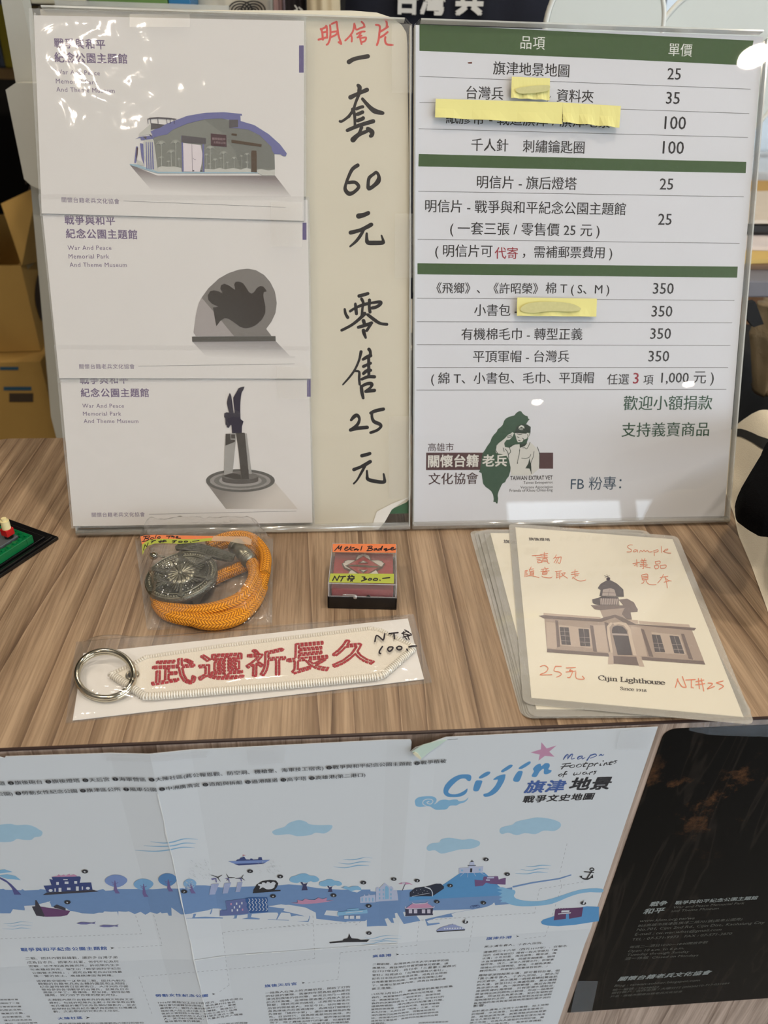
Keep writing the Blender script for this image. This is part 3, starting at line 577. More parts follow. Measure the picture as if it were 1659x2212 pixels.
g = lay(6); g.poly([995, 338, 1268, 380, 1262, 405, 995, 366]); g.poly([995, 280, 1045, 288, 1042, 306, 995, 300]); g.poly([1172, 435, 1222, 438, 1222, 632, 1175, 630]); g.build('brown_parts', ink('hall_brown', 80, 66, 54), P1)
g = lay(7); g.poly([562, 368, 720, 388, 735, 470, 728, 560, 712, 626, 568, 624]); g.build('doors_print', ink('door_pink', 206, 198, 202), P1)
g = lay(8); g.stroke(2.5, [641, 380, 646, 624], 0); g.stroke(3, [652, 505, 662, 516, 675, 518], 0); g.rect(648, 612, 662, 622); g.rect(718, 614, 732, 622)
for x in (245, 270, 335, 415, 445, 480): g.stroke(5, [x, 150, x+4, 195], 0)
g.build('thin_lines', ink('line_dark', 70, 66, 84), P1)
g = lay(7); g.text('戰爭與和平', 822, 342, 940, 348, bold=.02); g.text('主題館公園', 834, 372, 942, 380, bold=.01)
def palm(g, x, y, s_, base):
    g.stroke([5*s_, 7*s_], [x, y, x+3, base], 0)
    for k in range(7):
        a = math.pi*(1.08+.14*k-.04); dx, dy = math.cos(a)*46*s_, math.sin(a)*30*s_
        g.stroke([7*s_, 2*s_], [x, y, x+dx*.6, y+dy*.9-6*s_, x+dx, y+dy+12*s_], 3)
g.build('sign_lettering', ink('sign_pale', 140, 120, 122), P1)
g = lay(8)
for x, y, s_, b in ((365, 380, 1.1, 570), (455, 455, .9, 575), (495, 370, 1, 575), (365, 505, .6, 572), (432, 540, .5, 578), (525, 515, .4, 580), (805, 420, .9, 598), (772, 480, .5, 595), (850, 525, .6, 595), (925, 465, .8, 595), (900, 510, .4, 595), (960, 548, .4, 597), (1018, 510, .6, 595), (1085, 490, .4, 590), (1135, 475, .6, 592), (1132, 545, .4, 590), (798, 560, .4, 596)): palm(g, x, y, s_, b)
g.build('printed_palms', ink('palm_grey', 158, 160, 152), P1)
# picture 2: the dove
H = Z(400, 560, 6.9125); h = hK[1]
g = lay(1); g.poly([110, 1232, 1352, 1222, 1570, 1450, 1640, 1450, 1640, 1480, 350, 1490]); g.build('printed_shadow', grad('dove_fade', (142, 138, 138), PAP, FS, FS.px(*H(800, 1240)), FS.px(*H(800, 1480))), P2)
g = lay(2); g.poly([245, 575, 200, 660, 160, 830, 125, 1095, 160, 1150, 730, 1150, 1290, 1145, 1210, 1040, 1290, 930, 1350, 800, 1368, 650, 1340, 480, 1270, 340, 1180, 235, 1060, 165, 940, 140, 800, 155, 640, 210, 500, 290, 350, 430], 0); g.build('grey_arch', ink('arch_grey', 120, 116, 112), P2)
g = lay(3); g.poly([245, 575, 200, 660, 160, 830, 125, 1095, 160, 1150, 730, 1150, 500, 870]); g.build('pale_arch_side', ink('arch_pale', 156, 150, 148), P2)
g = lay(4); g.poly([495, 710, 400, 665, 345, 610, 337, 540, 370, 480, 430, 462, 500, 480, 560, 510, 525, 440, 535, 390, 585, 365, 650, 390, 740, 455, 745, 440, 732, 380, 750, 340, 800, 332, 860, 355, 910, 420, 950, 490, 990, 512, 1030, 490, 1070, 430, 1120, 400, 1165, 408, 1195, 440, 1218, 480, 1175, 490, 1165, 540, 1180, 620, 1200, 710, 1195, 810, 1140, 910, 1060, 980, 980, 1020, 900, 1032, 820, 1010, 760, 965, 690, 915, 640, 885, 590, 882, 530, 915, 465, 1000, 440, 870, 415, 720], 0)
g.build('dove_print', grad('dove_brown', (54, 50, 46), (42, 34, 28), FS, FS.px(*H(600, 900)), FS.px(*H(900, 500))), P2)
g = lay(4); g.poly([102, 1156, 1350, 1148, 1353, 1222, 105, 1232]); g.build('dark_plinth', ink('plinth_grey', 84, 82, 78), P2)
# picture 3: the monument
H = Z(430, 820, 6.9125); h = hK[2]
g = lay(1); g.poly([105, 1540, 1130, 1530, 1480, 1936, 400, 1930]); g.build('printed_shadow', grad('monument_fade', (128, 122, 116), (196, 190, 182), FS, FS.px(*H(500, 1560)), FS.px(*H(900, 1960))), P3)
g = lay(2); g.ell(617, 1508, 515, 172, 40); g.build('ring_dark', ink('ring_a', 92, 90, 86), P3)
g = lay(3); g.ell(615, 1510, 455, 135, 40); g.build('ring_mid', ink('ring_b', 142, 138, 134), P3)
g = lay(4); g.ell(617, 1510, 395, 112, 40); g.build('ring_dark_inner', ink('ring_c', 112, 110, 106), P3)
g = lay(5); g.ell(617, 1508, 320, 88, 40); g.build('ring_pale', ink('ring_d', 148, 144, 140), P3)
g = lay(6); g.ell(615, 1455, 270, 62, 36); g.rect(345, 1455, 885, 1510); g.ell(615, 1508, 270, 50, 36); g.build('plinth', ink('monument_dark', 86, 82, 78), P3)
g = lay(7); g.ell(615, 1440, 268, 58, 36); g.build('plinth_top', ink('plinth_top', 108, 104, 100), P3)
g = lay(8); g.poly([398, 810, 548, 800, 552, 880, 500, 1390, 372, 1428, 385, 1000]); g.poly([685, 800, 712, 805, 788, 1408, 745, 1408]); g.build('pale_legs', ink('leg_pale', 152, 150, 146), P3)
g = lay(9); g.poly([398, 810, 470, 808, 470, 895, 540, 900, 535, 930, 395, 985]); g.rect(478, 818, 538, 880); g.poly([552, 790, 680, 795, 748, 1485, 635, 1495, 590, 1060]); g.poly([390, 1428, 500, 1398, 620, 1420, 632, 1492, 540, 1490, 360, 1440]); g.build('dark_legs', ink('leg_dark', 70, 66, 62), P3)
g = lay(10); g.poly([492, 800, 485, 680, 470, 676, 445, 720, 415, 712, 415, 685, 395, 672, 392, 575, 375, 560, 378, 505, 410, 488, 450, 492, 430, 420, 415, 350, 430, 270, 460, 195, 480, 240, 495, 330, 505, 420, 518, 500, 525, 505, 530, 470, 515, 350, 510, 270, 560, 185, 590, 130, 630, 112, 680, 104, 662, 150, 635, 195, 625, 260, 618, 330, 615, 450, 620, 590, 665, 625, 640, 700, 638, 795])
g.build('winged_figure', ink('figure_violet_black', 52, 48, 60), P3)
for pr, a in ((P1, (522, 40, 585, 62)), (P2, (585, 435, 655, 530)), (P3, (600, 790, 668, 858))):
    pass
# adhesive tapes holding the sleeves
TP = film('sleeve_tape', haze=.09, hazec=(.86, .83, .72), rough=.25, gain=.9)
for pr, hh, q in ((P1, hK[0], (280, 30, 410, 58)), (P2, hK[0], (585, 437, 652, 533)), (P3, hK[1], (598, 792, 668, 862)), (P3, hK[2], (360, 1128, 480, 1160))):
    g = Ink(FS, hh+.0034); g.rect(*q); g.build('tape', TP, pr)
# ================================================================== things lying on the table
def FT(z): return Frame((0, 0, z), (1, 0, 0), (0, 1, 0))
def tp(u, v, z=0.0): return hitp(u, v, V((0, 0, z)), V((0, 0, 1)))
I_mk = ink('marker_black', 34, 26, 34)

# ---------------------------------------------------------------- laminated lighthouse cards
M_lcard = mat('cream_card', rgb(238, 234, 220), .6, var=.02, vscale=20)
M_lam = film('laminate_film', haze=.05, hazec=(.9, .88, .8), rough=.06, ior=1.5, gain=1.15, bump=.06, bscale=30, detail=1)
M_lamedge = film('laminate_border', haze=.26, hazec=(.96, .94, .88), rough=.08, ior=1.5, gain=1.5)
I_lt = ink('card_black', 58, 50, 52)
def lcard(tl, bl, z, label):
    """tl/bl: picture points of the card's left corners"""
    A = tp(*bl, z); B = tp(*tl, z); ey = (B-A).normalized(); ex = V((ey.y, -ey.x, 0))
    root = thing('laminated_card', A, label, 'card', 'stacked laminated lighthouse cards')
    fr = Frame(A, ex, ey); w_, h_, t = .1003, .148, .0003
    MB().prism([fr.w(a, b, -t) for a, b in ((0, 0), (w_, 0), (w_, h_), (0, h_))], V((0, 0, t))).build('card', M_lcard, root)
    m = .0042; r = .004; o = []
    for cx, cy, a0 in ((w_+m-r, -m+r, -90), (w_+m-r, h_+m-r, 0), (-m+r, h_+m-r, 90), (-m+r, -m+r, 180)):
        for i in range(5): a = math.radians(a0+i*22.5); o.append((cx+r*math.cos(a), cy+r*math.sin(a)))
    MB().prism([fr.w(a, b, -t-.00005) for a, b in o], V((0, 0, .0001))).build('pouch_back', M_lamedge, root)
    MB().prism([fr.w(a, b, .00012) for a, b in o], V((0, 0, .00006))).build('pouch_front', M_lam, root)
    return root, fr
tops = [((1032, 1160), (1141, 1533), .0006), ((1041, 1159), (1146, 1536), .0012), ((1052, 1158), (1150, 1536), .0018), ((1049, 1155), (1155, 1534), .0024), ((1060, 1154), (1159, 1532), .0030)]
lb = ['bottom laminated card of the pile, its edge farthest left', 'second laminated card from the bottom of the fanned pile', 'third laminated card from the bottom of the fanned pile', 'laminated card just under the two upper ones, a sliver showing', 'laminated card right under the top one with its title half covered']
pile = [lcard(a, b, z, l) for (a, b, z), l in zip(tops, lb)]
rt, fr5 = pile[-1]
C5 = Ink(Frame(fr5.P, fr5.ex, fr5.ey), .00006)
g = Ink(FT(.0030), .00006); g.text('旗後燈塔', 1088, 1173, 1142, 1177, bold=.03); g.build('title_lettering', I_lt, rt)
LC, frL = lcard((1114.4, 1149), (1148, 1507), .0042, 'top laminated card picturing a lighthouse, with faded red handwriting')
Lz = .0042; FL = FT(Lz)
Q = Z(1000, 1130, 2.517)
g = Ink(FL, .00006, Q); g.text('旗後燈塔', 360, 94, 476, 98, bold=.03); g.build('title_lettering', I_lt, LC)
# picture of the lighthouse
K = Z(1150, 1230, 4.1475)
def ll(k): return Ink(FL, .00003*k+.00002, K)
g = ll(1); g.poly([108, 440, 620, 450, 650, 440, 740, 405, 850, 455, 920, 492, 1430, 545, 1550, 853, 985, 810, 690, 780, 132, 740]); g.poly([605, 365, 830, 340, 892, 450, 640, 445]); g.build('house_walls', ink('stone_pink', 176, 160, 152), LC)
g = ll(2); g.poly([100, 390, 610, 428, 612, 445, 100, 410]); g.poly([850, 448, 945, 455, 950, 485, 915, 490]); g.poly([950, 460, 1405, 494, 1415, 520, 960, 488]); g.poly([235, 495, 520, 530, 548, 710, 440, 695, 350, 690, 250, 680]); g.poly([1065, 560, 1320, 590, 1380, 765, 1100, 745])
g.poly([530, 500, 650, 500, 680, 745, 580, 735]); g.poly([880, 510, 970, 520, 1030, 780, 900, 770]); g.poly([122, 470, 205, 480, 225, 690, 205, 715, 135, 700]); g.poly([680, 745, 720, 745, 728, 850, 678, 850]); g.poly([930, 770, 970, 780, 1005, 872, 955, 870])
g.build('pale_stone', ink('stone_pale', 198, 182, 172), LC)
g = ll(3); g.poly([55, 415, 108, 410, 600, 445, 640, 430, 740, 405, 800, 425, 925, 490, 1420, 520, 1468, 525, 1450, 548, 950, 500, 850, 495, 740, 430, 620, 470, 105, 440]); g.poly([132, 712, 680, 752, 690, 782, 130, 742]); g.poly([980, 782, 1440, 815, 1530, 820, 1550, 853, 985, 812])
g.poly([522, 320, 820, 322, 945, 352, 942, 380, 880, 385, 830, 345, 610, 365, 560, 358]); g.poly([770, 270, 850, 262, 910, 295, 940, 352, 880, 385, 892, 448, 850, 450, 800, 400, 830, 340]); g.poly([205, 455, 230, 460, 250, 690, 222, 700]); g.poly([515, 500, 545, 505, 580, 740, 545, 735]); g.poly([645, 470, 680, 480, 720, 740, 690, 735]); g.poly([970, 530, 1000, 540, 1085, 785, 1045, 780]); g.poly([1330, 575, 1360, 580, 1440, 810, 1400, 800])
g.poly([725, 775, 930, 785, 955, 862, 728, 845]); g.build('shaded_stone', ink('stone_shade', 122, 108, 110), LC)
g = ll(4); g.poly([585, 168, 610, 130, 665, 98, 700, 96, 760, 128, 815, 180, 820, 245, 770, 245, 600, 240, 612, 185]); g.poly([535, 268, 590, 255, 620, 240, 770, 248, 780, 320, 600, 320, 560, 312, 540, 300])
g.poly([712, 545, 722, 515, 760, 503, 810, 512, 845, 548, 850, 578, 715, 572]); g.poly([722, 590, 860, 596, 895, 768, 765, 765])
g.poly([243, 516, 325, 520, 345, 678, 262, 672]); g.poly([412, 530, 505, 535, 520, 690, 430, 686]); g.poly([1070, 582, 1145, 588, 1190, 742, 1098, 738]); g.poly([1228, 592, 1310, 600, 1362, 756, 1272, 750]); g.build('dark_openings', ink('window_slate', 96, 92, 98), LC)
g = ll(5); g.poly([632, 180, 700, 168, 735, 180, 752, 238, 625, 236]); g.poly([605, 258, 765, 258, 775, 316, 610, 316]); g.poly([715, 572, 850, 578, 850, 592, 716, 588]); g.strokes(3, [[245, 592, 335, 598], [418, 608, 512, 612], [1082, 660, 1168, 666], [1248, 670, 1335, 676], [284, 520, 303, 674], [458, 534, 475, 686], [1108, 586, 1145, 740], [1268, 597, 1318, 752], [246, 555, 338, 560], [252, 636, 340, 642], [425, 650, 515, 654], [1090, 700, 1178, 706], [1262, 715, 1348, 720]], 0); g.build('light_details', ink('detail_pale', 178, 168, 166), LC)
g = ll(6); g.strokes(3, [[668, 45, 678, 80], [645, 55, 695, 75], [650, 72, 692, 55]], 0); g.ell(680, 86, 18, 14, 12); g.strokes(3, [[x, 258, x+6, 316] for x in range(612, 770, 16)], 0); g.strokes(2, [[690, 180, 680, 236], [625, 208, 750, 212]], 0); g.stroke(5, [600, 256, 770, 258], 0); g.build('fine_lines', ink('line_slate', 84, 78, 88), LC)
g = ll(5); g.poly([722, 480, 690, 520, 700, 600, 722, 745, 700, 745, 672, 590, 668, 510, 700, 475]); g.poly([722, 480, 780, 470, 840, 480, 880, 530, 900, 640, 935, 775, 905, 770, 870, 640, 855, 545, 815, 500, 770, 492, 735, 500]); g.build('door_arch', ink('arch_stone', 206, 192, 180), LC)
Q3 = Z(1140, 1410, 3.6065)
# serif lettering drawn stroke by stroke
def serif_line(g, t, x0, y0, x1, y1, hgt, w):
    GL = {'C': (.72, [[.66, .75, .5, .98, .2, .9, .04, .5, .2, .1, .5, 0, .68, .18], [.66, .98, .66, .74]]), 'i': (.34, [[.17, .62, .17, .02], [.04, .02, .3, .02], [.05, .6, .17, .62], [.17, .86, .18, .88]]),
          'j': (.30, [[.18, .62, .18, -.1, .08, -.28, -.04, -.22], [.06, .6, .18, .62], [.18, .86, .19, .88]]), 'n': (.62, [[.14, .62, .14, .02], [.03, .6, .14, .62], [.03, .02, .26, .02], [.14, .5, .3, .64, .45, .58, .48, .4, .48, .02], [.38, .02, .6, .02]]),
          'L': (.66, [[.16, .98, .16, .02], [.04, .98, .3, .98], [.04, .02, .6, .02, .62, .2]]), 'g': (.58, [[.28, .64, .1, .55, .1, .32, .28, .24, .44, .34, .42, .56, .28, .64], [.42, .6, .56, .62], [.2, .24, .12, .12, .3, .06, .5, .0, .46, -.22, .2, -.28, .04, -.18, .14, -.02]]),
          'h': (.62, [[.14, .98, .14, .02], [.03, .96, .14, .98], [.03, .02, .26, .02], [.14, .5, .3, .64, .45, .58, .48, .4, .48, .02], [.38, .02, .6, .02]]), 't': (.40, [[.16, .85, .16, .15, .24, .0, .38, .06], [.03, .6, .36, .6]]),
          'o': (.58, [[.28, .64, .08, .52, .06, .26, .26, .0, .48, .1, .52, .4, .42, .6, .28, .64]]), 'u': (.62, [[.12, .62, .12, .15, .24, .0, .4, .06, .48, .16], [.48, .62, .48, .04, .6, .02], [.02, .6, .12, .62], [.38, .6, .48, .62]]),
          's': (.46, [[.38, .48, .34, .62, .16, .64, .08, .5, .2, .36, .36, .28, .4, .12, .24, .0, .08, .04, .05, .18]]), 'e': (.54, [[.1, .36, .48, .38, .4, .6, .24, .64, .08, .5, .06, .24, .2, .02, .36, .0, .48, .12]]), ' ': (.34, []),
          'S': (.56, [[.46, .78, .4, .96, .2, .98, .1, .78, .22, .56, .42, .42, .5, .2, .34, .0, .14, .02, .06, .22]]), 'c': (.50, [[.44, .52, .34, .64, .16, .6, .06, .32, .18, .04, .34, .0, .46, .12]]), '1': (.46, [[.12, .6, .26, .66, .26, .02], [.12, .02, .4, .02]]),
          '9': (.54, [[.44, .46, .34, .3, .16, .32, .1, .5, .24, .66, .4, .6, .46, .4, .36, .1, .14, -.06]]), '8': (.54, [[.28, .36, .12, .5, .2, .64, .36, .66, .42, .52, .28, .36, .1, .2, .14, .02, .36, -.02, .46, .14, .28, .36]])}
    tot = sum(GL[c][0] for c in t); x = 0.0; A = V(g.c(x0, y0)); B = V(g.c(x1, y1)); ex = (B-A)/tot; H_ = V(g.c(x0, y0-hgt))-A
    for c in t:
        for fl in GL[c][1]:
            P = [A+ex*(x+fl[i])+H_*fl[i+1] for i in range(0, len(fl), 2)]
            q = smooth_pts([tuple(p) for p in P], 4) if len(P) > 2 else [tuple(p) for p in P]
            for i in range(len(q)-1):
                p0, p1 = V(q[i]), V(q[i+1]); d = p1-p0
                if d.length < 1e-7: continue
                ww = w*(1.0 if abs(d.y) > abs(d.x) else .55); nn = V((-d.y, d.x)).normalized()*ww/2; d2 = d.normalized()*ww*.3
                g._add([tuple(p0-nn-d2), tuple(p1-nn+d2), tuple(p1+nn+d2), tuple(p0+nn-d2)], [(0, 1, 2, 3)])
        x += GL[c][0]
g = Ink(FL, .00006, Q3); serif_line(g, 'Cijin Lighthouse', 550, 212, 1070, 250, 36, .0007); serif_line(g, 'Since 1918', 720, 290, 926, 304, 25, .00042); g.build('caption_lettering', I_lt, LC)
M_fr = mat('faded_red', rgb(216, 132, 104), .6, var=.1, vscale=300)
LZH = [Z(1120, 1160, 4.74)]
def q(w, l):
    g = Ink(FL, .00022, LZH[0]); g.strokes(w, l); g.build('handwritten_character', M_fr, LC)
q(6, [[140, 190, 235, 185], [170, 190, 178, 195], [185, 212, 225, 208], [190, 228, 222, 226], [195, 245, 200, 265], [195, 245, 232, 240, 235, 258, 202, 264], [225, 180, 300, 168], [265, 155, 268, 215], [235, 195, 295, 188], [232, 212, 300, 206], [250, 222, 240, 262], [250, 224, 290, 220, 300, 262, 315, 268], [252, 238, 290, 234], [252, 250, 292, 248]])
q(6, [[388, 182, 375, 205, 358, 220], [372, 212, 425, 205, 438, 208, 425, 265, 405, 262], [395, 212, 375, 245, 365, 262], [412, 212, 395, 250, 385, 268]])
q(6, [[68, 345, 66, 408], [72, 345, 92, 342, 78, 365, 92, 380, 76, 388], [110, 330, 155, 325], [130, 305, 112, 345], [110, 350, 160, 345], [120, 360, 118, 392], [120, 362, 155, 358, 152, 392], [122, 372, 152, 370], [122, 382, 152, 380], [78, 402, 130, 395, 210, 415]])
q(6, [[268, 308, 275, 318], [235, 330, 305, 322], [255, 335, 250, 345], [285, 330, 280, 342], [228, 352, 315, 345], [248, 358, 245, 382], [248, 360, 292, 356, 290, 380], [250, 370, 288, 368], [248, 382, 290, 380], [240, 400, 255, 410, 320, 418, 345, 408]])
q(6, [[375, 352, 440, 345], [392, 355, 392, 420], [425, 350, 422, 430], [395, 372, 420, 370], [395, 390, 420, 388], [388, 415, 430, 405], [440, 372, 478, 365, 460, 390, 425, 410], [445, 378, 470, 400, 502, 420]])
q(6, [[545, 362, 610, 350], [580, 332, 578, 375], [540, 382, 622, 375], [578, 380, 580, 412], [580, 398, 610, 392], [560, 405, 552, 425], [558, 412, 600, 440, 640, 450, 688, 440]])
q([5, 6], [[1168, 82, 1140, 80, 1115, 98, 1130, 115, 1155, 130, 1150, 150, 1110, 152], [1205, 128, 1180, 135, 1178, 152, 1205, 145, 1215, 130, 1222, 155], [1240, 160, 1250, 135, 1270, 150, 1285, 132, 1300, 150, 1320, 135, 1335, 152, 1370, 150], [1385, 135, 1392, 190], [1388, 140, 1425, 130, 1430, 148, 1395, 155], [1462, 95, 1465, 160], [1480, 150, 1520, 135, 1530, 122, 1500, 130, 1490, 150, 1520, 162, 1560, 165]])
q(6, [[1170, 272, 1240, 260], [1210, 230, 1215, 305], [1212, 275, 1185, 295], [1250, 245, 1310, 238], [1262, 225, 1270, 240], [1295, 220, 1285, 238], [1280, 240, 1280, 285], [1255, 262, 1308, 258], [1245, 282, 1312, 276], [1280, 285, 1282, 318, 1270, 320], [1245, 300, 1275, 295], [1320, 285, 1290, 300, 1350, 315]])
q(6, [[1400, 250, 1405, 275], [1400, 252, 1448, 246, 1445, 272, 1405, 276], [1390, 292, 1400, 325], [1392, 294, 1430, 288, 1432, 318, 1402, 326], [1450, 290, 1455, 318], [1450, 292, 1508, 286, 1505, 315, 1458, 320]])
q(6, [[1260, 392, 1270, 440], [1265, 388, 1320, 380, 1325, 430], [1270, 405, 1320, 400], [1272, 420, 1322, 415], [1272, 438, 1325, 432], [1285, 440, 1282, 465, 1262, 475], [1305, 440, 1320, 470, 1355, 488, 1408, 488], [1450, 415, 1530, 400], [1485, 382, 1460, 430, 1425, 470], [1495, 410, 1530, 440, 1565, 450], [1500, 410, 1515, 460, 1525, 520], [1490, 462, 1545, 448]])
LZH[0] = Z(1140, 1410, 3.6065)
q(6, [[98, 108, 130, 98, 158, 120, 140, 150, 95, 172, 188, 170], [262, 105, 215, 105], [215, 108, 205, 140, 245, 150, 262, 170, 225, 190], [300, 118, 372, 115], [298, 150, 375, 142], [335, 128, 325, 140, 350, 142, 330, 190, 310, 192], [375, 152, 380, 200, 440, 204, 425, 182]])
q(7, [[1150, 270, 1170, 202], [1165, 205, 1200, 262, 1235, 268], [1205, 185, 1235, 268], [1232, 212, 1305, 208], [1275, 212, 1275, 272], [1285, 268, 1290, 275], [1310, 225, 1372, 212], [1308, 250, 1378, 240], [1330, 200, 1338, 280], [1352, 202, 1372, 298], [1405, 235, 1440, 240, 1420, 262, 1400, 282, 1455, 262], [1522, 220, 1470, 232], [1470, 235, 1500, 245, 1525, 262, 1490, 285]])

# ---------------------------------------------------------------- badge in a small box
bx0, by0, ba, bs, bh = .09078, .08897, -.0804, .0388, .0179
BX = thing('badge_box', (bx0+bs/2, by0+bs/2, 0), 'small black box with clear lid holding a metal badge on red felt', 'box')
Mb = Matrix.Translation((bx0, by0, 0)) @ Matrix.Rotation(ba, 4, 'Z')
M_blk = mat('black_plastic', rgb(18, 16, 17), .3, var=.1)
M_felt = mat('red_felt', rgb(150, 22, 34), .85, var=.08, vscale=300, bump=.3, bscale=900)
M_lid = film('clear_lid', haze=.05, hazec=(.8, .8, .82), rough=.02, ior=1.5, gain=1.2)
M_lided = film('lid_edge', haze=.35, hazec=(.75, .72, .72), rough=.08, ior=1.8, gain=2)
b = MB(); hb = .0082
b.box((0, 0, 0), (bs, bs, .0015), Mb, .0004); b.box((0, 0, .001), (bs, .0014, hb), Mb, .0004); b.box((0, bs-.0014, .001), (bs, bs, hb), Mb, .0004); b.box((0, 0, .001), (.0014, bs, hb), Mb, .0004); b.box((bs-.0014, 0, .001), (bs, bs, hb), Mb, .0004)
b.build('base', M_blk, BX)
MB().box((.0022, .0022, .0016), (bs-.0022, bs-.0022, .0125), Mb, .0005).build('red_felt', M_felt, BX)
l_ = MB(); l0, l1 = .0007, bs-.0007
l_.box((l0, l0, bh-.0011), (l1, l1, bh), Mb, .0003); l_.box((l0, l0, hb), (l1, l0+.0011, bh-.0011), Mb); l_.box((l0, l1-.0011, hb), (l1, l1, bh-.0011), Mb); l_.box((l0, l0+.0011, hb), (l0+.0011, l1-.0011, bh-.0011), Mb); l_.box((l1-.0011, l0+.0011, hb), (l1, l1-.0011, bh-.0011), Mb)
LID = l_.build('lid', M_lid, BX)
e = MB()
for z_ in (hb+.0002, bh-.0004):
    ring_ = [Mb @ V(p+(z_,)) for p in ((l0, l0), (l1, l0), (l1, l1), (l0, l1))]
    e.tube(ring_, .00042, 6, True)
for p in ((l0, l0), (l1, l0), (l1, l1), (l0, l1)): e.tube([Mb @ V(p+(hb,)), Mb @ V(p+(bh,))], .0004, 6)
e.build('lid_edge', M_lided, LID)
cl = MB(); px_ = .0155
cl.cyl(Mb @ V((px_, l0-.0018, hb+.0010)), Mb @ V((px_, l0+.0003, hb+.0010)), .00105, n=16); cl.box((.0085, l0-.0006, hb+.0012), (px_, l0+.0001, hb+.0019), Mb, .0002)
cl.build('clear_clasp', M_lided, LID, True)
MB().cyl(Mb @ V((.0228, l0-.00015, hb+.0002)), Mb @ V((.0228, l0+.0004, hb+.0002)), .0011, n=16).build('clasp_hole', M_blk, LID)
BDG = thing('metal_badge', Mb @ V((bs/2, bs/2, .0125)), 'five-petalled white enamel badge with a red lozenge inside the small box', 'badge')
# the badge: five white petals, red lozenge
FB = Frame(Mb @ V((0, 0, 0)), Mb.to_3x3() @ V((1, 0, 0)), Mb.to_3x3() @ V((0, 1, 0)))
B3 = Z(680, 1140, 7.54)
M_silver = mat('badge_metal', rgb(120, 108, 88), .3, 1.0); M_wen = mat('white_enamel', rgb(205, 198, 190), .25, coat=.5); M_ren = mat('red_enamel', rgb(150, 26, 30), .2, coat=.6)
zb = .0128
def raised(px_list, z0, z1, m, name, sm=0, par=None):
    par = par or BDG
    f2 = FT(z1); p = [f2.px(*B3(x, y)) for x, y in pairs(px_list)]
    if sm: p = smooth_pts(p, sm, True)
    return MB().prism([V((a, b, z0)) for a, b in p], V((0, 0, z1-z0))).build(name, m, par)
PET = [[660, 520, 690, 450, 780, 418, 792, 435, 805, 418, 890, 450, 920, 520, 790, 640], [915, 525, 1030, 522, 1110, 545, 1100, 560, 1140, 575, 1100, 640, 1000, 690, 790, 640], [1000, 680, 1040, 740, 1030, 800, 900, 815, 790, 640], [575, 690, 540, 750, 550, 800, 690, 815, 790, 640], [655, 522, 540, 520, 475, 545, 490, 560, 440, 580, 480, 650, 580, 690, 790, 640]]
for p in PET: raised(p, zb, zb+.0010, M_silver, 'petal_rim')
def shrink(fl, k): 
    q = pairs(fl); cx = sum(a for a, b in q)/len(q); cy = sum(b for a, b in q)/len(q); r = []
    for a, b in q: r += [cx+(a-cx)*k, cy+(b-cy)*k]
    return r
for p, rm in zip(PET, list(BDG.children)): raised(shrink(p, .86), zb+.0010, zb+.0013, M_wen, 'petal', 0, rm)
raised([510, 615, 792, 455, 1078, 630, 790, 800], zb+.0010, zb+.0018, M_silver, 'lozenge_rim'); LZ = raised(shrink([510, 615, 792, 455, 1078, 630, 790, 800], .93), zb+.0018, zb+.0021, M_ren, 'red_lozenge')
raised([712, 572, 792, 528, 868, 572], zb+.0021, zb+.0024, M_silver, 'triangle_rim'); raised([750, 564, 792, 540, 832, 564], zb+.0024, zb+.0026, M_wen, 'white_triangle')
raised([720, 682, 862, 682, 790, 735], zb+.0021, zb+.0024, M_silver, 'triangle_rim'); raised([755, 690, 828, 690, 790, 714], zb+.0024, zb+.0026, M_wen, 'white_triangle')
raised([520, 610, 700, 600, 860, 615, 1070, 626, 1070, 640, 860, 640, 700, 628, 520, 620], zb+.0021, zb+.0024, M_silver, 'cross_bar', 2)
M_or = mat('orange_label', rgb(222, 124, 74), .7, var=.03); M_gn = mat('green_label', rgb(166, 176, 66), .7, var=.03)
FBt = FT(bh+.0001)
g = Ink(FBt, .00002, B3); g.poly([292, 262, 1320, 265, 1322, 408, 290, 395]); g.build('orange_label', M_or, LID)
g = Ink(FBt, .00002, B3); g.poly([252, 745, 1290, 750, 1288, 908, 232, 888]); g.build('green_label', M_gn, LID)
g = Ink(FBt, .00006, B3); q = g.strokes
q([14, 18], [[322, 372, 345, 350, 395, 295], [395, 295, 388, 345, 440, 300], [440, 300, 415, 365], [490, 342, 540, 325, 520, 312, 485, 350, 510, 368, 550, 355], [590, 300, 570, 350, 610, 365], [560, 335, 640, 325], [680, 340, 650, 350, 640, 368, 690, 345, 690, 368, 715, 355], [770, 298, 750, 365]])
q([14, 18], [[890, 300, 860, 372], [860, 305, 930, 300, 925, 325, 880, 335, 940, 345, 920, 368, 848, 375], [1010, 335, 970, 345, 965, 368, 1010, 350, 1015, 368], [1075, 335, 1040, 345, 1035, 368, 1070, 350, 1105, 295, 1080, 368], [1170, 335, 1130, 345, 1135, 360, 1175, 340, 1150, 380, 1190, 360, 1240, 345], [1235, 348, 1285, 330, 1265, 320, 1235, 345, 1260, 362, 1320, 345]])
q([18, 20], [[290, 862, 325, 790], [325, 790, 362, 860], [362, 860, 400, 785], [415, 800, 500, 792], [465, 798, 425, 868], [540, 800, 640, 795], [525, 835, 640, 828], [570, 775, 540, 860], [600, 775, 640, 820, 580, 870], [545, 790, 610, 870], [770, 800, 820, 805, 795, 830, 850, 835, 760, 868], [880, 835, 870, 850, 910, 850, 925, 830, 890, 825], [975, 825, 950, 850, 1010, 855, 1020, 830, 975, 825], [1060, 852, 1064, 856], [1105, 825, 1220, 812]])
g.build('handwriting', I_mk, LID)

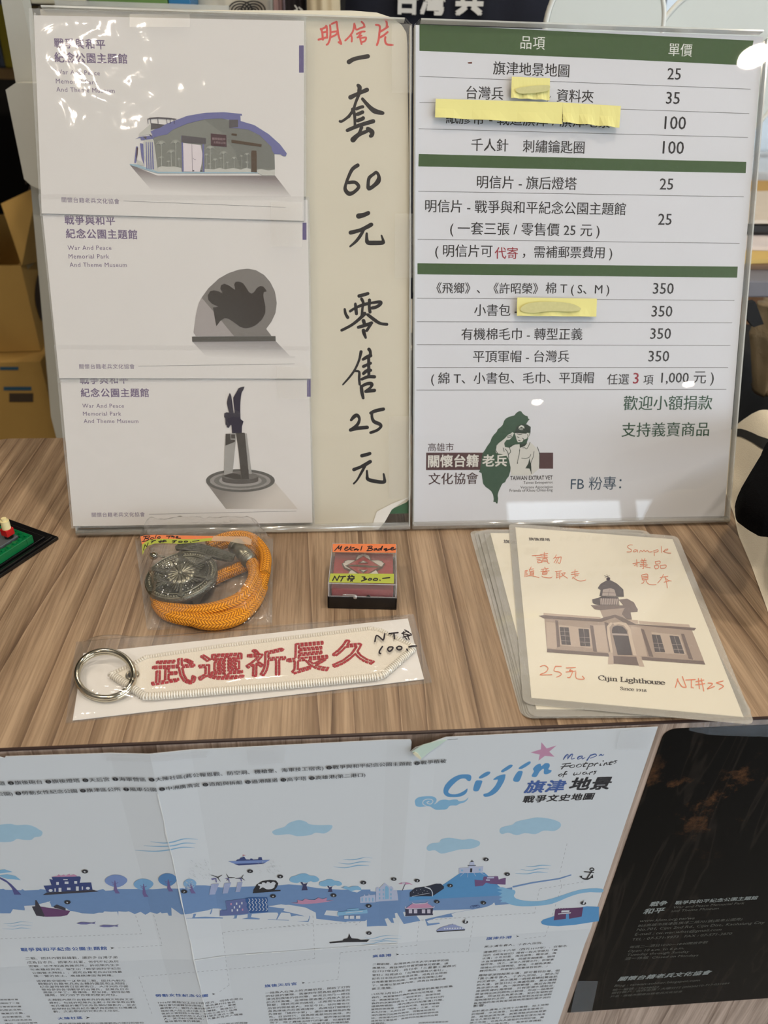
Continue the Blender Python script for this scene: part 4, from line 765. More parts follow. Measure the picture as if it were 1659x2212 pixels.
# ---------------------------------------------------------------- embroidered key tag in a clear bag
KT = thing('key_tag', tp(560, 1430), 'white embroidered key tag with red stitched characters and a steel ring', 'key tag')
K2 = Z(130, 1310, 1.9988)
M_card = mat('white_insert', rgb(226, 224, 222), .7, var=.02)
ins = [tp(180, 1411, .0008), tp(881, 1336, .0008), tp(916, 1467, .0008), tp(157, 1556, .0008)]
KB = thing('clear_bag', tp(560, 1470), 'clear flat bag with white insert card around the key tag', 'bag')
MB().prism([V((p.x, p.y, .0005)) for p in ins][::-1], V((0, 0, .0003))).build('insert_card', M_card, KB)
zt = .0040
out = [tp(*K2(x, y), zt) for x, y in ((212, 290), (300, 250), (370, 214), (700, 165), (1020, 128), (1340, 90), (1385, 98), (1528, 166), (1530, 180), (1398, 296), (1370, 304), (960, 342), (400, 388), (360, 388), (290, 340))]
M_cloth = mat('white_twill', rgb(228, 222, 210), .85, var=.03, vscale=700, bump=.4, bscale=1500)
MB().prism([V((p.x, p.y, .0012)) for p in out][::-1], V((0, 0, zt-.0012))).build('fabric_body', M_cloth, KT); FBODY = KT.children[0]
M_thr = mat('white_thread', rgb(232, 228, 218), .7, var=.04, bump=.3, bscale=2000)
# overlocked border: one stitch after the other round the edge
per = []; 
for i in range(len(out)):
    a, b_ = out[i], out[(i+1) % len(out)]; n = max(1, int((b_-a).length/.00125))
    per += [a.lerp(b_, k/n) for k in range(n)]
cen = sum(out, V((0, 0, 0)))/len(out); st = MB()
for i, p in enumerate(per):
    t = (per[(i+1) % len(per)]-per[i-1]).normalized(); nrm = V((-t.y, t.x, 0)); nrm = nrm if nrm.dot(cen-p) > 0 else -nrm
    st.tube([p+nrm*-.0007+V((0, 0, -.0016)), p+nrm*-.0004+V((0, 0, -.0001)), p+nrm*.0009+V((0, 0, .0005)), p+nrm*.0022+V((0, 0, .0001))], .00050, 5)
o = st.build('stitched_border', M_thr, FBODY, True); o['kind'] = 'stuff'
# red stitched outline characters
M_rth = mat('red_thread', rgb(172, 22, 44), .6, var=.08, vscale=400, bump=.3, bscale=1500)
def outline(s_, bold):
    c = bpy.data.curves.new('t', 'FONT'); c.body = s_; c.resolution_u = 3; c.offset = bold; c.fill_mode = 'NONE'
    o = bpy.data.objects.new('t', c); me = o.to_mesh(); vs = [V((v.co.x, v.co.y)) for v in me.vertices]; es = [tuple(e.vertices) for e in me.edges]
    o.to_mesh_clear(); bpy.data.objects.remove(o); bpy.data.curves.remove(c)
    nb = {}
    for a, b in es: nb.setdefault(a, []).append(b); nb.setdefault(b, []).append(a)
    seen = set(); loops = []
    for s0 in nb:
        if s0 in seen: continue
        lp = [s0]; seen.add(s0); cur = s0
        while True:
            nx = [q for q in nb[cur] if q not in seen]
            if not nx: break
            cur = nx[0]; seen.add(cur); lp.append(cur)
        loops.append([vs[i] for i in lp])
    return loops
K5 = Z(300, 1340, 3.19)
for ch, (x0, y0, x1, y1, top) in zip('武運祈長久', ((88, 447, 390, 432, 275), (410, 412, 722, 398, 240), (738, 388, 1010, 372, 205), (1020, 372, 1308, 345, 168), (1330, 322, 1620, 298, 145))):
    lo = outline(ch, .022); f = FT(zt+.0002); xs = [p.x for l in lo for p in l]; ys = [p.y for l in lo for p in l]
    A = V(f.px(*K5(x0, y0))); B = V(f.px(*K5(x1, y1))); Cc = V(f.px(*K5(x0+8, top))); g2 = MB()
    for l in lo:
        P = [A+(B-A)*((p.x-min(xs))/(max(xs)-min(xs)))+(Cc-A)*((p.y-min(ys))/(max(ys)-min(ys))) for p in l]; P.append(P[0])
        acc = 0.0; seg = []; L_on, L_gap = .0017, .0004; on = True; cur = [P[0]]
        for i in range(len(P)-1):
            p0, p1 = P[i], P[i+1]; d = (p1-p0).length
            while d > 1e-9:
                need = (L_on if on else L_gap)-acc
                if d >= need:
                    p0 = p0.lerp(p1, need/d); d = (p1-p0).length; cur.append(p0)
                    if on: seg.append(cur)
                    cur = [p0]; on = not on; acc = 0
                else:
                    acc += d; cur.append(p1); d = 0
        if on and len(cur) > 1: seg.append(cur)
        for s_ in seg:
            s2 = [s_[0]] + [s_[k] for k in range(1, len(s_)) if (s_[k]-s_[k-1]).length > 2e-4]
            if len(s2) < 2: s2 = [s_[0], s_[-1]]
            if (s2[0]-s2[-1]).length < 1e-5: continue
            g2.tube([(p.x, p.y, zt+.0001) for p in s2], .00068, 5)
    o = g2.build('stitched_character', M_rth, FBODY, True)
# eyelet and split ring
M_steel = mat('steel', rgb(196, 190, 172), .16, 1.0, var=.03)
ey = tp(286, 1459, zt)
MB().lathe(ey, (0, 0, 1), [(.0017, .0001), (.0019, .0008), (.0026, .0011), (.0033, .0007), (.0035, 0)], 28).build('eyelet', M_steel, FBODY, True)
MB().cyl(ey+V((0, 0, -.0002)), ey+V((0, 0, .0002)), .0018, n=20).build('eyelet_hole', M_blk, FBODY)
pL = tp(166, 1459, .0045); pR = tp(289, 1459, .006); pB = tp(226, 1511, .0028); pT = tp(226, 1408, .0075)
cc = (pL+pR)/2; cc.y = (pT.y+pB.y)/2; r1 = (pR-pL).length/2; ax = (pR-pL).normalized(); ay = (pT-pB); r2 = ay.length/2; ay.normalize()
rp = []
for i in range(133):
    a = -.35+2*math.pi*i/60*1.0; 
    rp.append(cc+ax*math.cos(a)*r1+ay*math.sin(a)*r2+V((0, 0, .0016*(i/132-.5))))
rg = MB(); rg.tube(rp[:66], [.00135]*66, 12); rg.tube([p+V((0, 0, .0006)) for p in rp[60:122]], .00135, 12)
rg.build('split_ring', M_steel, KT, True)
# bag film with a bulge over the tag
M_bag = film('bag_film', haze=.035, hazec=(.85, .83, .8), rough=.07, ior=1.5, gain=1.1, bump=.15, bscale=90)
def bag_film(c, hf, name, parent, nx=70, ny=34, m=M_bag):
    vs = []; fs = []
    for j in range(ny+1):
        for i in range(nx+1):
            s_, t_ = i/nx, j/ny; p = (c[0].lerp(c[1], s_)).lerp(c[3].lerp(c[2], s_), t_); vs.append((p.x, p.y, hf(p.x, p.y, s_, t_)))
    for j in range(ny):
        for i in range(nx): k = j*(nx+1)+i; fs.append((k, k+nx+1, k+nx+2, k+1))
    return mk(name, vs, fs, m, parent, True)
kc = [tp(165, 1388), tp(893, 1328), tp(933, 1476), tp(142, 1564)]
def kh(x, y, s_, t_):
    e = min(s_*16, (1-s_)*12, t_*7, (1-t_)*5, 1.0); e = max(0, e); e = e*e*(3-2*e)
    ring = math.exp(-((s_-.09)**2)/.006)*.0050
    n = noise.noise(V((x*60, y*60, 2)))*.0005+abs(noise.noise(V((x*160, y*90, 5))))*.0006*(1-s_)
    return .0009+e*(.0043+ring)+n*(.3+.7*(e > .2))*min(1, e+.3)
bag_film(kc, kh, 'front_film', KB)
MB().prism([V((p.x, p.y, .0002)) for p in kc][::-1], V((0, 0, .0001))).build('back_film', M_bag, KB)
g = Ink(FT(.0056), 0, Z(790, 1330, 11.06)); q = g.strokes
q(36, [[220, 615, 262, 470, 400, 575], [400, 575, 430, 560, 455, 430], [560, 425, 770, 405], [675, 420, 688, 550], [335, 900, 325, 850, 400, 735], [355, 905, 330, 895], [520, 800, 560, 750, 650, 755, 620, 820, 560, 850, 520, 800], [735, 770, 790, 730, 860, 750, 850, 800, 780, 815, 735, 770], [980, 800, 1000, 830], [1030, 745, 1120, 725, 1210, 725]])
q(26, [[930, 340, 1025, 385], [860, 420, 1000, 370], [900, 380, 910, 480, 985, 565], [890, 515, 1090, 450], [1000, 390, 1090, 445, 1000, 500], [985, 440, 1040, 570], [880, 430, 1090, 470]])
g.build('handwriting', I_mk, KB)

# ---------------------------------------------------------------- bolo tie in a clear bag
BT = thing('bolo_tie', tp(430, 1270), 'coiled orange braided bolo tie with a round pewter medallion', 'bolo tie')
def braid():
    m = bpy.data.materials.new('orange_braid'); n, l = nodes(m); p = n['Principled BSDF']; p.inputs['Roughness'].default_value = .7
    tc = n.new('ShaderNodeTexCoord'); sx = n.new('ShaderNodeSeparateXYZ'); l.new(tc.outputs['UV'], sx.inputs[0])
    def M(op, a, b=None):
        q = n.new('ShaderNodeMath'); q.operation = op
        for i, v in enumerate((a, b)):
            if v is None: continue
            if isinstance(v, float): q.inputs[i].default_value = v
            else: l.new(v, q.inputs[i])
        return q.outputs[0]
    # chevrons running round the cord
    tri = M('ABSOLUTE', M('SUBTRACT', M('FRACT', M('MULTIPLY', sx.outputs[0], 5.0)), .5))
    w = M('FRACT', M('ADD', M('MULTIPLY', sx.outputs[1], 620.0), M('MULTIPLY', tri, 2.2)))
    hgt = M('SINE', M('MULTIPLY', w, math.pi)); e2 = M('SINE', M('MULTIPLY', M('FRACT', M('MULTIPLY', sx.outputs[0], 10.0)), math.pi))
    hh = M('MULTIPLY', hgt, M('POWER', e2, .4))
    r = n.new('ShaderNodeValToRGB'); r.color_ramp.elements[0].color = rgb(150, 82, 8); r.color_ramp.elements[1].color = rgb(236, 156, 24); r.color_ramp.elements[1].position = .75
    l.new(hh, r.inputs[0]); l.new(r.outputs[0], p.inputs['Base Color'])
    b = n.new('ShaderNodeBump'); b.inputs['Strength'].default_value = .9; b.inputs['Distance'].default_value = .0006; l.new(hh, b.inputs['Height']); l.new(b.outputs[0], p.inputs['Normal'])
    return m
M_br = braid()
def cord(px, zs, r, name='cord'):
    P = [tp(u, v, z) for (u, v), z in zip(pairs(px), zs)]; q = [V(p) for p in smooth_pts([tuple(p) for p in P], 12)]
    n = 16; b = MB().tube(q, r, n); o = b.build(name, M_br, BT, True)
    L = [0.0]
    for i in range(1, len(q)): L.append(L[-1]+(q[i]-q[i-1]).length)
    uv = o.data.uv_layers.new(name='along')
    for f in o.data.polygons:
        ks = [o.data.loops[i].vertex_index for i in f.loop_indices]; wrap = {k % n for k in ks} >= {0, n-1} and len(ks) == 4
        for i in f.loop_indices:
            k = o.data.loops[i].vertex_index; a = (k % n)/n
            if wrap and k % n == 0: a = 1.0
            uv.data[i].uv = (a, L[k//n])
    return o
cr = .0038
cord([338, 1288, 352, 1306, 385, 1318, 430, 1320, 480, 1310, 522, 1290, 545, 1258, 550, 1232, 540, 1210], [.0042, .0045, .0050, .0060, .0075, .0085, .0090, .0090, .0088], cr)
cord([340, 1302, 362, 1326, 410, 1338, 460, 1340, 505, 1328, 545, 1298, 563, 1262, 572, 1222, 562, 1192, 540, 1176, 512, 1170, 486, 1172, 468, 1178], [.0040]*3+[.0042, .0045, .0050, .0060, .0068, .0075, .0080, .0082, .0080, .0075], cr)
cord([405, 1334, 440, 1346, 480, 1346, 520, 1332, 550, 1302, 566, 1268], [.0040, .0039, .0039, .0039, .0039, .0039], cr*.95)
cord([462, 1252, 482, 1242, 510, 1230, 530, 1222, 545, 1218], [.0045, .0048, .0052, .0055, .0060], cr*.95)
cord([450, 1178, 480, 1164, 510, 1158, 540, 1162, 562, 1180, 574, 1205, 570, 1240], [.0100, .0108, .0110, .0108, .0104, .0100, .0092], cr*.9)
M_pew = mat('pewter', rgb(112, 112, 100), .38, .9, var=.25, vscale=500, bump=.5, bscale=900)
M_pewl = mat('pewter_polished', rgb(138, 136, 120), .36, .95, var=.15, vscale=400)
ti = MB(); p0, p1 = tp(508, 1178, .0118), tp(540, 1211, .0112)
ti.cyl(p0, p1, .0042, .0046, 24); d = (p1-p0).normalized()
for t_ in (.04, .12, .88, .96): c_ = p0.lerp(p1, t_); ti.cyl(c_-d*.0005, c_+d*.0005, .0050, n=24)
ti.build('metal_tip', M_pewl, BT, True)
# flat embossed metal tag
zt2 = .0125; tg = [tp(*Z(280, 1140, 5.53)(x, y), zt2) for x, y in ((545, 250), (600, 205), (700, 195), (860, 215), (1080, 275), (1260, 340), (1235, 405), (1160, 410), (1000, 375), (800, 305), (560, 275))]
MTG = MB().prism(tg[::-1], V((0, 0, .0016))).build('metal_tag', M_pew, BT)
g = Ink(FT(zt2+.0017), .0, Z(280, 1140, 5.53)); q = g.strokes
q(5, [[720, 240, 770, 250], [760, 220, 740, 265], [735, 262, 785, 272], [770, 225, 800, 232], [830, 235, 880, 250], [840, 255, 875, 265], [825, 275, 870, 290], [860, 235, 850, 290], [885, 245, 905, 250, 895, 300], [930, 262, 1000, 280, 985, 330, 915, 310, 930, 262], [950, 280, 978, 288], [945, 298, 975, 306], [1030, 285, 1065, 295], [1020, 305, 1060, 315], [1015, 325, 1050, 335], [1045, 285, 1035, 345]], 0)
q(5, [[1110, 330, 1150, 320], [1108, 345, 1165, 330], [1110, 358, 1180, 350], [1115, 370, 1180, 368], [1190, 340, 1225, 350, 1215, 380]], 0); g.build('embossing', mat('emboss', rgb(70, 74, 60), .4, .8), MTG)
# medallion
mc = tp(391, 1241, .0125); R_ = .0200; U_ = V((0, 0, 1)); tiltM = Matrix.Translation(mc) @ Matrix.Rotation(-.10, 4, 'Y') @ Matrix.Rotation(.06, 4, 'X')
md = MB(); md.lathe((0, 0, 0), (0, 0, 1), [(0, -.0052), (R_*.93, -.0052), (R_*1.0, -.0040), (R_*1.02, -.0005), (R_*.98, .0002), (R_*.80, 0), (R_*.79, -.0006), (0, -.0002)], 64)
def mtx(b): b.v = [tiltM @ v for v in b.v]; return b
MDL = mtx(md).build('medallion', M_pew, BT, True)
rb = MB()
for rr, th in ((.985, .00035), (.80, .0003)):
    rb.tube([(R_*rr*math.cos(a), R_*rr*math.sin(a), .0002) for a in [2*math.pi*i/64 for i in range(64)]], th, 6, True)
for i in range(72):
    a = 2*math.pi*i/72; r_ = R_*.89; rb.lathe((r_*math.cos(a), r_*math.sin(a), .0001), (0, 0, 1), [(.00075, -.0001), (.0005, .0004), (0, .0005)], 6)
mtx(rb).build('beaded_rim', M_pewl, MDL, True)
sb = MB()
for i in range(6):   # six arrow-like spokes
    a = math.pi/6+i*math.pi/3+.15; d = V((math.cos(a), math.sin(a), 0)); s2 = V((-d.y, d.x, 0))
    sb.prism([d*.0085-s2*.0007, d*.0190-s2*.0009, d*.0200, d*.0190+s2*.0009, d*.0085+s2*.0007], V((0, 0, .0010)))
    sb.prism([d*.0165-s2*.0014, d*.0180-s2*.0020, d*.0205, d*.0180+s2*.0020, d*.0165+s2*.0014], V((0, 0, .0012)))
for i in range(48):   # feathered burst between the spokes
    a = 2*math.pi*i/48; d = V((math.cos(a), math.sin(a), 0)); s2 = V((-d.y, d.x, 0)); L_ = .0150 if i % 8 == 4 else (.0138 if i % 8 in (3, 5) else (.0125 if i % 8 in (2, 6) else .0108))
    sb.prism([d*.007-s2*.0004, d*(L_-.001)-s2*.0005, d*L_, d*(L_-.001)+s2*.0005, d*.007+s2*.0004], V((0, 0, .0006)))
mtx(sb).build('sunburst_relief', M_pew, MDL)
fl = MB()
fl.lathe((0, 0, 0), (0, 0, 1), [(.0088, 0), (.0088, .0009), (.0060, .0012), (0, .0012)], 48)
mtx(fl).build('flower_disc', M_pew, MDL, True)
fl = MB()
for i in range(16):
    a = 2*math.pi*i/16; d = V((math.cos(a), math.sin(a), 0)); s2 = V((-d.y, d.x, 0)); ring_v = []
    for r_, w_, z_ in ((.0011, .00015, .0015), (.0035, .0006, .0021), (.0060, .0011, .0022), (.0076, .00125, .0019), (.0084, .0008, .0013)):
        ring_v.append([d*r_-s2*w_+V((0, 0, z_-.0006)), d*r_+V((0, 0, z_)), d*r_+s2*w_+V((0, 0, z_-.0006))])
    vs = [p for r3 in ring_v for p in r3]; fs = []
    for j in range(4): fs += [(j*3, j*3+3, j*3+4, j*3+1), (j*3+1, j*3+4, j*3+5, j*3+2)]
    fl.add(vs, fs)
fl.lathe((0, 0, .0014), (0, 0, 1), [(.0013, 0), (.0011, .0008), (0, .0011)], 16)
mtx(fl).build('flower', M_pewl, MDL, True)
bd = MB(); bc = tp(332, 1200, .0105)
bm = bmesh.new(); bmesh.ops.create_uvsphere(bm, u_segments=20, v_segments=12, radius=.0026)
bm.verts.index_update(); bd.add([v.co+bc for v in bm.verts], [[v.index for v in f.verts] for f in bm.faces]); bm.free()
bd.cyl(bc, tp(356, 1203, .0105), .0006, n=8); bd.cyl(tp(372, 1208, .0118), tp(382, 1222, .0128), .0012, n=10)
bd.build('ball_clasp', M_steel, BT, True)
# its bag
BB = thing('clear_bag', tp(440, 1330), 'crinkled clear bag with orange and green label around the bolo tie', 'bag')
bc4 = [tp(292, 1168), tp(590, 1164), tp(588, 1350), tp(318, 1362)]
def bhh(x, y, s_, t_):
    e = min(s_*7, (1-s_)*6, (1-t_)*6, t_*30, 1.0); e = max(0, e); e = e*e*(3-2*e)
    n = noise.noise(V((x*90, y*90, 1)))*.0016+(1-abs(noise.noise(V((x*70+9, y*110, 7)))*2))*.0014+(1-abs(noise.noise(V((x*210, y*260+4, 3)))*2))*.0009
    return .0012+e*.0170+n*(.25+.75*e)
M_bagc = film('crinkled_film', haze=.04, hazec=(.85, .85, .82), rough=.08, ior=1.5, gain=1.2, bump=.5, bscale=150)
bag_film(bc4, bhh, 'front_film', BB, 90, 70, M_bagc)
MB().prism([V((p.x, p.y, .0001)) for p in bc4][::-1], V((0, 0, .00008))).build('back_film', M_bagc, BB)
T7 = Z(280, 1140, 5.53); FQ = FT(.0205)
g = Ink(FQ, 0, T7); g.poly([128, 105, 200, 88, 300, 84, 600, 92, 1002, 100, 985, 122, 800, 135, 600, 135, 350, 130, 230, 148, 175, 178, 148, 205]); g.build('orange_label', M_or, BB)
g = Ink(FQ, 0, T7); g.poly([148, 205, 175, 178, 230, 148, 350, 130, 600, 135, 800, 135, 985, 122, 978, 152, 800, 175, 600, 192, 420, 184, 300, 188, 220, 215, 180, 260, 155, 325]); g.build('green_label', M_gn, BB)
g = Ink(FQ, .0001, T7); q = g.strokes
q(9, [[200, 98, 165, 165], [165, 108, 240, 98, 225, 120, 190, 128, 232, 135, 205, 155, 150, 165], [262, 118, 248, 135, 275, 138, 285, 118, 262, 118], [318, 92, 300, 132], [345, 108, 330, 122, 360, 125, 365, 108, 345, 108], [440, 100, 520, 98], [478, 100, 465, 125], [500, 110, 535, 105, 525, 122], [555, 122, 580, 108, 560, 105, 555, 122, 610, 125]])
q(9, [[185, 200, 165, 268], [185, 205, 205, 225], [205, 225, 222, 180], [255, 160, 310, 150], [285, 158, 258, 182], [345, 162, 435, 150], [350, 172, 440, 165], [375, 148, 365, 178], [410, 145, 400, 172], [560, 152, 505, 158, 545, 165, 510, 182], [595, 160, 585, 172, 625, 172, 625, 160, 595, 160], [660, 158, 650, 170, 690, 170, 690, 158, 660, 158], [725, 172, 732, 172], [750, 162, 830, 152]])
g.build('handwriting', I_mk, BB)
g = Ink(FQ, .00005, T7); g.poly([1002, 100, 1400, 105, 1460, 140, 1450, 205, 1320, 190, 1200, 165, 975, 155]); g.build('clear_tape', film('bag_tape', haze=.35, hazec=(.85, .70, .55), rough=.3), BB)

# ---------------------------------------------------------------- toy building-brick model at the left
TY = thing('toy_brick_model', tp(60, 1200), 'toy building-brick model on a black base at the left edge', 'toy')
cA = V((-.0762, .1622)); e1 = V((-.0225, -.0390)).normalized(); e2 = V((-e1.y, e1.x)) if (-e1.y) < 0 else V((e1.y, -e1.x))
fr = lambda a, b, z=0.0: V((cA.x+e1.x*a+e2.x*b, cA.y+e1.y*a+e2.y*b, z))
M_tb = mat('toy_black', rgb(16, 16, 17), .22, var=.1); M_tg = mat('toy_green', rgb(0, 104, 56), .3, var=.04); M_tgy = mat('toy_grey', rgb(84, 88, 90), .35, var=.04); M_tr = mat('toy_red', rgb(180, 22, 24), .3, var=.04); M_tc = mat('toy_cream', rgb(226, 212, 160), .35, var=.04); M_tbr = mat('toy_brown', rgb(96, 42, 28), .35, var=.04)
TM = Matrix(((e1.x, e2.x, 0, cA.x), (e1.y, e2.y, 0, cA.y), (0, 0, 1, 0), (0, 0, 0, 1)))
def tbx(a, b, bev=.0003): return MB().box(a, b, TM, bev)
LA, LB = .088, .044
tbx((0, 0, 0), (LA, LB, .0022)).box((.003, .0012, .0022), (LA-.003, .0034, .0036), TM, .0003).build('base', M_tb, TY)
tbx((.006, .0042, .0022), (LA-.003, LB-.003, .0046)).build('base_plate', M_tb, TY)
def stud(b, a, c, z, r=.0013): b.cyl(fr(a, c, z), fr(a, c, z+.0010), r, n=14)
gz = .0046
gb = tbx((.0180, .0051, gz), (LA-.006, .0099, gz+.0052))
GB_ = gb.build('green_brick', M_tg, TY)
b = MB()
for i in range(15): b = MB(); stud(b, .0204+i*.0042, .0075, gz+.0052); b.build('stud', M_tg, GB_)
GB2_ = tbx((.0134, .0051, gz), (.0180, .0300, gz+.0052)).build('green_brick', M_tg, TY)
b = MB()
for i in range(4): b = MB(); stud(b, .0157, .0075+i*.0052, gz+.0052); b.build('stud', M_tg, GB2_)
tbx((.0188, .0104, gz), (.075, .0250, gz+.0066)).build('grey_deck', M_tgy, TY)
b = MB(); b.cyl(fr(.0225, .0138, gz+.0066), fr(.0225, .0138, gz+.0085), .0026, n=20); b.build('black_post', M_tb, TY, False)
tbx((.0198, .0112, gz+.0085), (.0252, .0166, gz+.0130)).build('red_block', M_tr, TY)
b = MB(); b.cyl(fr(.0225, .0138, gz+.0130), fr(.0225, .0138, gz+.0185), .0025, n=20); b.cyl(fr(.0225, .0138, gz+.0185), fr(.0225, .0138, gz+.0202), .0015, n=16); b.build('cream_cone', M_tc, TY)
tbx((.0290, .0180, gz+.0067), (.060, .0330, gz+.0125)).build('brown_block', M_tbr, TY)

# ---------------------------------------------------------------- folded cotton tote at the right
TT = thing('cotton_tote', (.42, .2, 0), 'rumpled beige cotton tote with a black printed band at the right edge', 'tote bag')
def sstep(t): t = max(0.0, min(1.0, t)); return t*t*(3-2*t)
tl_pts = [(.02, .329), (.055, .336), (.08, .3435), (.12, .3545), (.15, .3615), (.175, .3705), (.207, .379), (.26, .385), (.292, .40)]
def txl(y):
    for (y0, x0), (y1, x1) in zip(tl_pts, tl_pts[1:]):
        if y <= y1: return x0+(x1-x0)*max(0, (y-y0)/(y1-y0))
    return tl_pts[-1][1]
def th(x, y):
    d = x-txl(y); 
    if d <= 0: return .0006
    e = sstep(d/.034); k = sstep((.294-y)/.05)*sstep((y-.02)/.035)
    fold = .006*math.sin((d*1.0-y*.55)*95+1.2)*math.exp(-((y-.13)/.09)**2)+.0035*noise.noise(V((x*28, y*22, 3)))
    rid = math.exp(-((y-.13)/.085)**2)*(.010*math.exp(-((d-.020)/.010)**2)-.007*math.exp(-((d-.043)/.009)**2)+.006*math.exp(-((d-.066-(.13-y)*.3)/.013)**2))
    return .0006+rid*min(1, d/.012)*k+e*k*(.044+.010*sstep((x-.40)/.08)+fold)+.004*sstep(d/.006)*k*(1-e)
nx, ny = 54, 66; vs = []; fs = []
for j in range(ny+1):
    y = .02+.273*j/ny
    for i in range(nx+1):
        x = txl(y)+(.56-txl(y))*(i/nx)**1.5; vs.append((x, y, th(x, y)))
for j in range(ny):
    for i in range(nx): k = j*(nx+1)+i; fs.append((k, k+1, k+nx+2, k+nx+1))
M_cot = mat('cotton_canvas', rgb(236, 226, 204), .9, var=.06, vscale=40, bump=.5, bscale=1800)
mk('canvas_body', vs, fs, M_cot, TT, True)
def drape_hit(u, v):
    d = ray(u, v); z = .045
    for _ in range(14):
        p = tp(u, v, z); z = .5*z+.5*th(p.x, p.y)
    return tp(u, v, z)
M_bb = mat('black_print', rgb(34, 34, 34), .7, var=.3, vscale=900)
up_ = [(1587, 929), (1598, 928), (1610, 931), (1625, 937), (1640, 944), (1662, 951)]; lo_ = [(1587, 944), (1598, 945), (1610, 950), (1625, 958), (1640, 968), (1662, 980)]
A = smooth_pts(up_, 6); B = smooth_pts(lo_, 6); vs = []; fs = []
for k, (p, q_) in enumerate(zip(A, B)):
    for s_ in (0, .33, .66, 1):
        w_ = drape_hit(p[0]*(1-s_)+q_[0]*s_, p[1]*(1-s_)+q_[1]*s_); vs.append((w_.x, w_.y, th(w_.x, w_.y)+.0008))
for k in range(len(A)-1):
    for c_ in range(3): i = k*4+c_; fs.append((i, i+1, i+5, i+4))
mk('black_band', vs, fs, M_bb, TT, True)
BP = thing('black_pouch', (.44, .17, .05), 'black fleece pouch lying on the beige tote at the right edge', 'pouch')
pts = [(1597, 1066), (1601, 1055), (1640, 990), (1664, 955), (1760, 930), (1760, 1120), (1668, 1128), (1640, 1120), (1612, 1102), (1600, 1090)]
pp = smooth_pts([tuple(tp(u, v, .066))[:2] for u, v in pts], 4, True); cx = sum(p[0] for p in pp)/len(pp); cy = sum(p[1] for p in pp)/len(pp)
b = MB(); n = len(pp); lv = [(.97, .056), (1.0, .060), (1.0, .064), (.96, .069), (.6, .072), (.02, .073)]; vs = []; fs = []
for k_, z in lv: vs += [(cx+(x-cx)*k_, cy+(y-cy)*k_, z) for x, y in pp]
for j in range(len(lv)-1): fs += [(j*n+i, j*n+(i+1) % n, (j+1)*n+(i+1) % n, (j+1)*n+i) for i in range(n)]
fs += [tuple(range(n-1, -1, -1)), tuple(range((len(lv)-1)*n, len(lv)*n))]
mk('pouch_body', vs, fs, mat('black_fleece', rgb(9, 9, 10), .98, var=.2, bump=.5, bscale=1200, spec=.05), BP, True)
# ================================================================== the taped map and the dark poster on the table front
FM = Frame((0, -.0014, 0), (1, 0, 0), (0, 0, 1))
xa = FM.px(358, 1760)[0]; xb = FM.px(878, 1760)[0]; zf = FM.px(500, 2050)[1]
xL, xR = -.158, FM.px(1424, 1557)[0]
def mbend(a, b):
    if a < xa: h1 = .0004+.0022*(a-xL)/(xa-xL)
    elif a < xb: h1 = .0026-.0012*(a-xa)/(xb-xa)
    else: h1 = .0014-.0009*(a-xb)/(xR-xb)
    return h1+.0009*max(0, 1-abs(b-zf)/.02)+.0012*max(0, 1-abs(a-xa)/.018)+.0005*max(0, 1-abs(a-xb)/.012)
FM.bend = mbend; FM.cuts = [((xa, 0, 0), (1, 0, 0)), ((xb, 0, 0), (1, 0, 0)), ((0, zf, 0), (0, 1, 0)), ((0, zf+.02, 0), (0, 1, 0)), ((0, zf-.02, 0), (0, 1, 0)), ((xa-.018, 0, 0), (1, 0, 0)), ((xa+.018, 0, 0), (1, 0, 0)), ((xb-.012, 0, 0), (1, 0, 0)), ((xb+.012, 0, 0), (1, 0, 0))]
MAP = thing('map_poster', ((xL+xR)/2, -.0014, -.38), 'white illustrated island map taped to the table front', 'poster')
M_map = mat('map_paper', rgb(206, 210, 214), .8, var=.015, vscale=10, bump=.15, bscale=60)
P0 = Z(0, 1560, 2.212); P1_ = Z(700, 1560, 2.212)
top = [P0(0, 166), P0(20, 172), P0(25, 158), P0(150, 150), P0(300, 135), P0(380, 125), P0(450, 112), P0(500, 105), P0(735, 97), P0(1070, 80), P0(1330, 69), P0(1500, 62), P1_(300, 46), P1_(415, 50), P1_(418, 95), P1_(416, 128), P1_(408, 142), P1_(438, 120), P1_(505, 100), P1_(585, 55), P1_(640, 34), P1_(900, 22), P1_(1200, 8), P1_(1600, -8)]
tp_ab = [FM.px(*p) for p in top]
tp_ab = [(a, min(b, -.0021)) for a, b in tp_ab]
zbot = -.40
ab = [(xL, zbot), (xR, zbot), (xR, -.0021)] + tp_ab[::-1] + [(xL, tp_ab[0][1]-.001)]
# fine grid-free sheet: outline split at the folds
g = Ink(FM, 0); g._polyab(ab); o = g.build('paper', M_map, MAP); md = o.modifiers.new('thickness', 'SOLIDIFY'); md.thickness = .0002; md.offset = -1
# turned-down torn flap at the notch
ft = [FM.px(*P1_(x, y)) for x, y in ((418, 122), (470, 88), (560, 44), (640, 30), (585, 60), (540, 95), (505, 120), (458, 158), (440, 145))]
MB().prism([FM.w(a, min(b, -.0012), .0022) for a, b in ft], V((0, -.0002, 0))).build('turned_flap', mat('flap_back', rgb(190, 208, 196), .8), MAP)
ey = [FM.px(*P1_(x, y)) for x, y in ((440, 145), (458, 158), (462, 150), (446, 128), (430, 120), (422, 128))]
MB().prism([FM.w(a, b, .0025) for a, b in ey], V((0, -.0002, 0))).build('torn_edge', mat('torn_cream', rgb(214, 208, 180), .8), MAP)
I_b1 = ink('map_blue', 112, 142, 184); I_b2 = ink('map_mid_blue', 88, 144, 192); I_b3 = ink('map_light_blue', 130, 176, 208); I_b4 = ink('map_pale_blue', 160, 192, 212); I_nv = ink('map_navy', 62, 74, 122); I_mk2 = ink('map_black', 50, 50, 54)
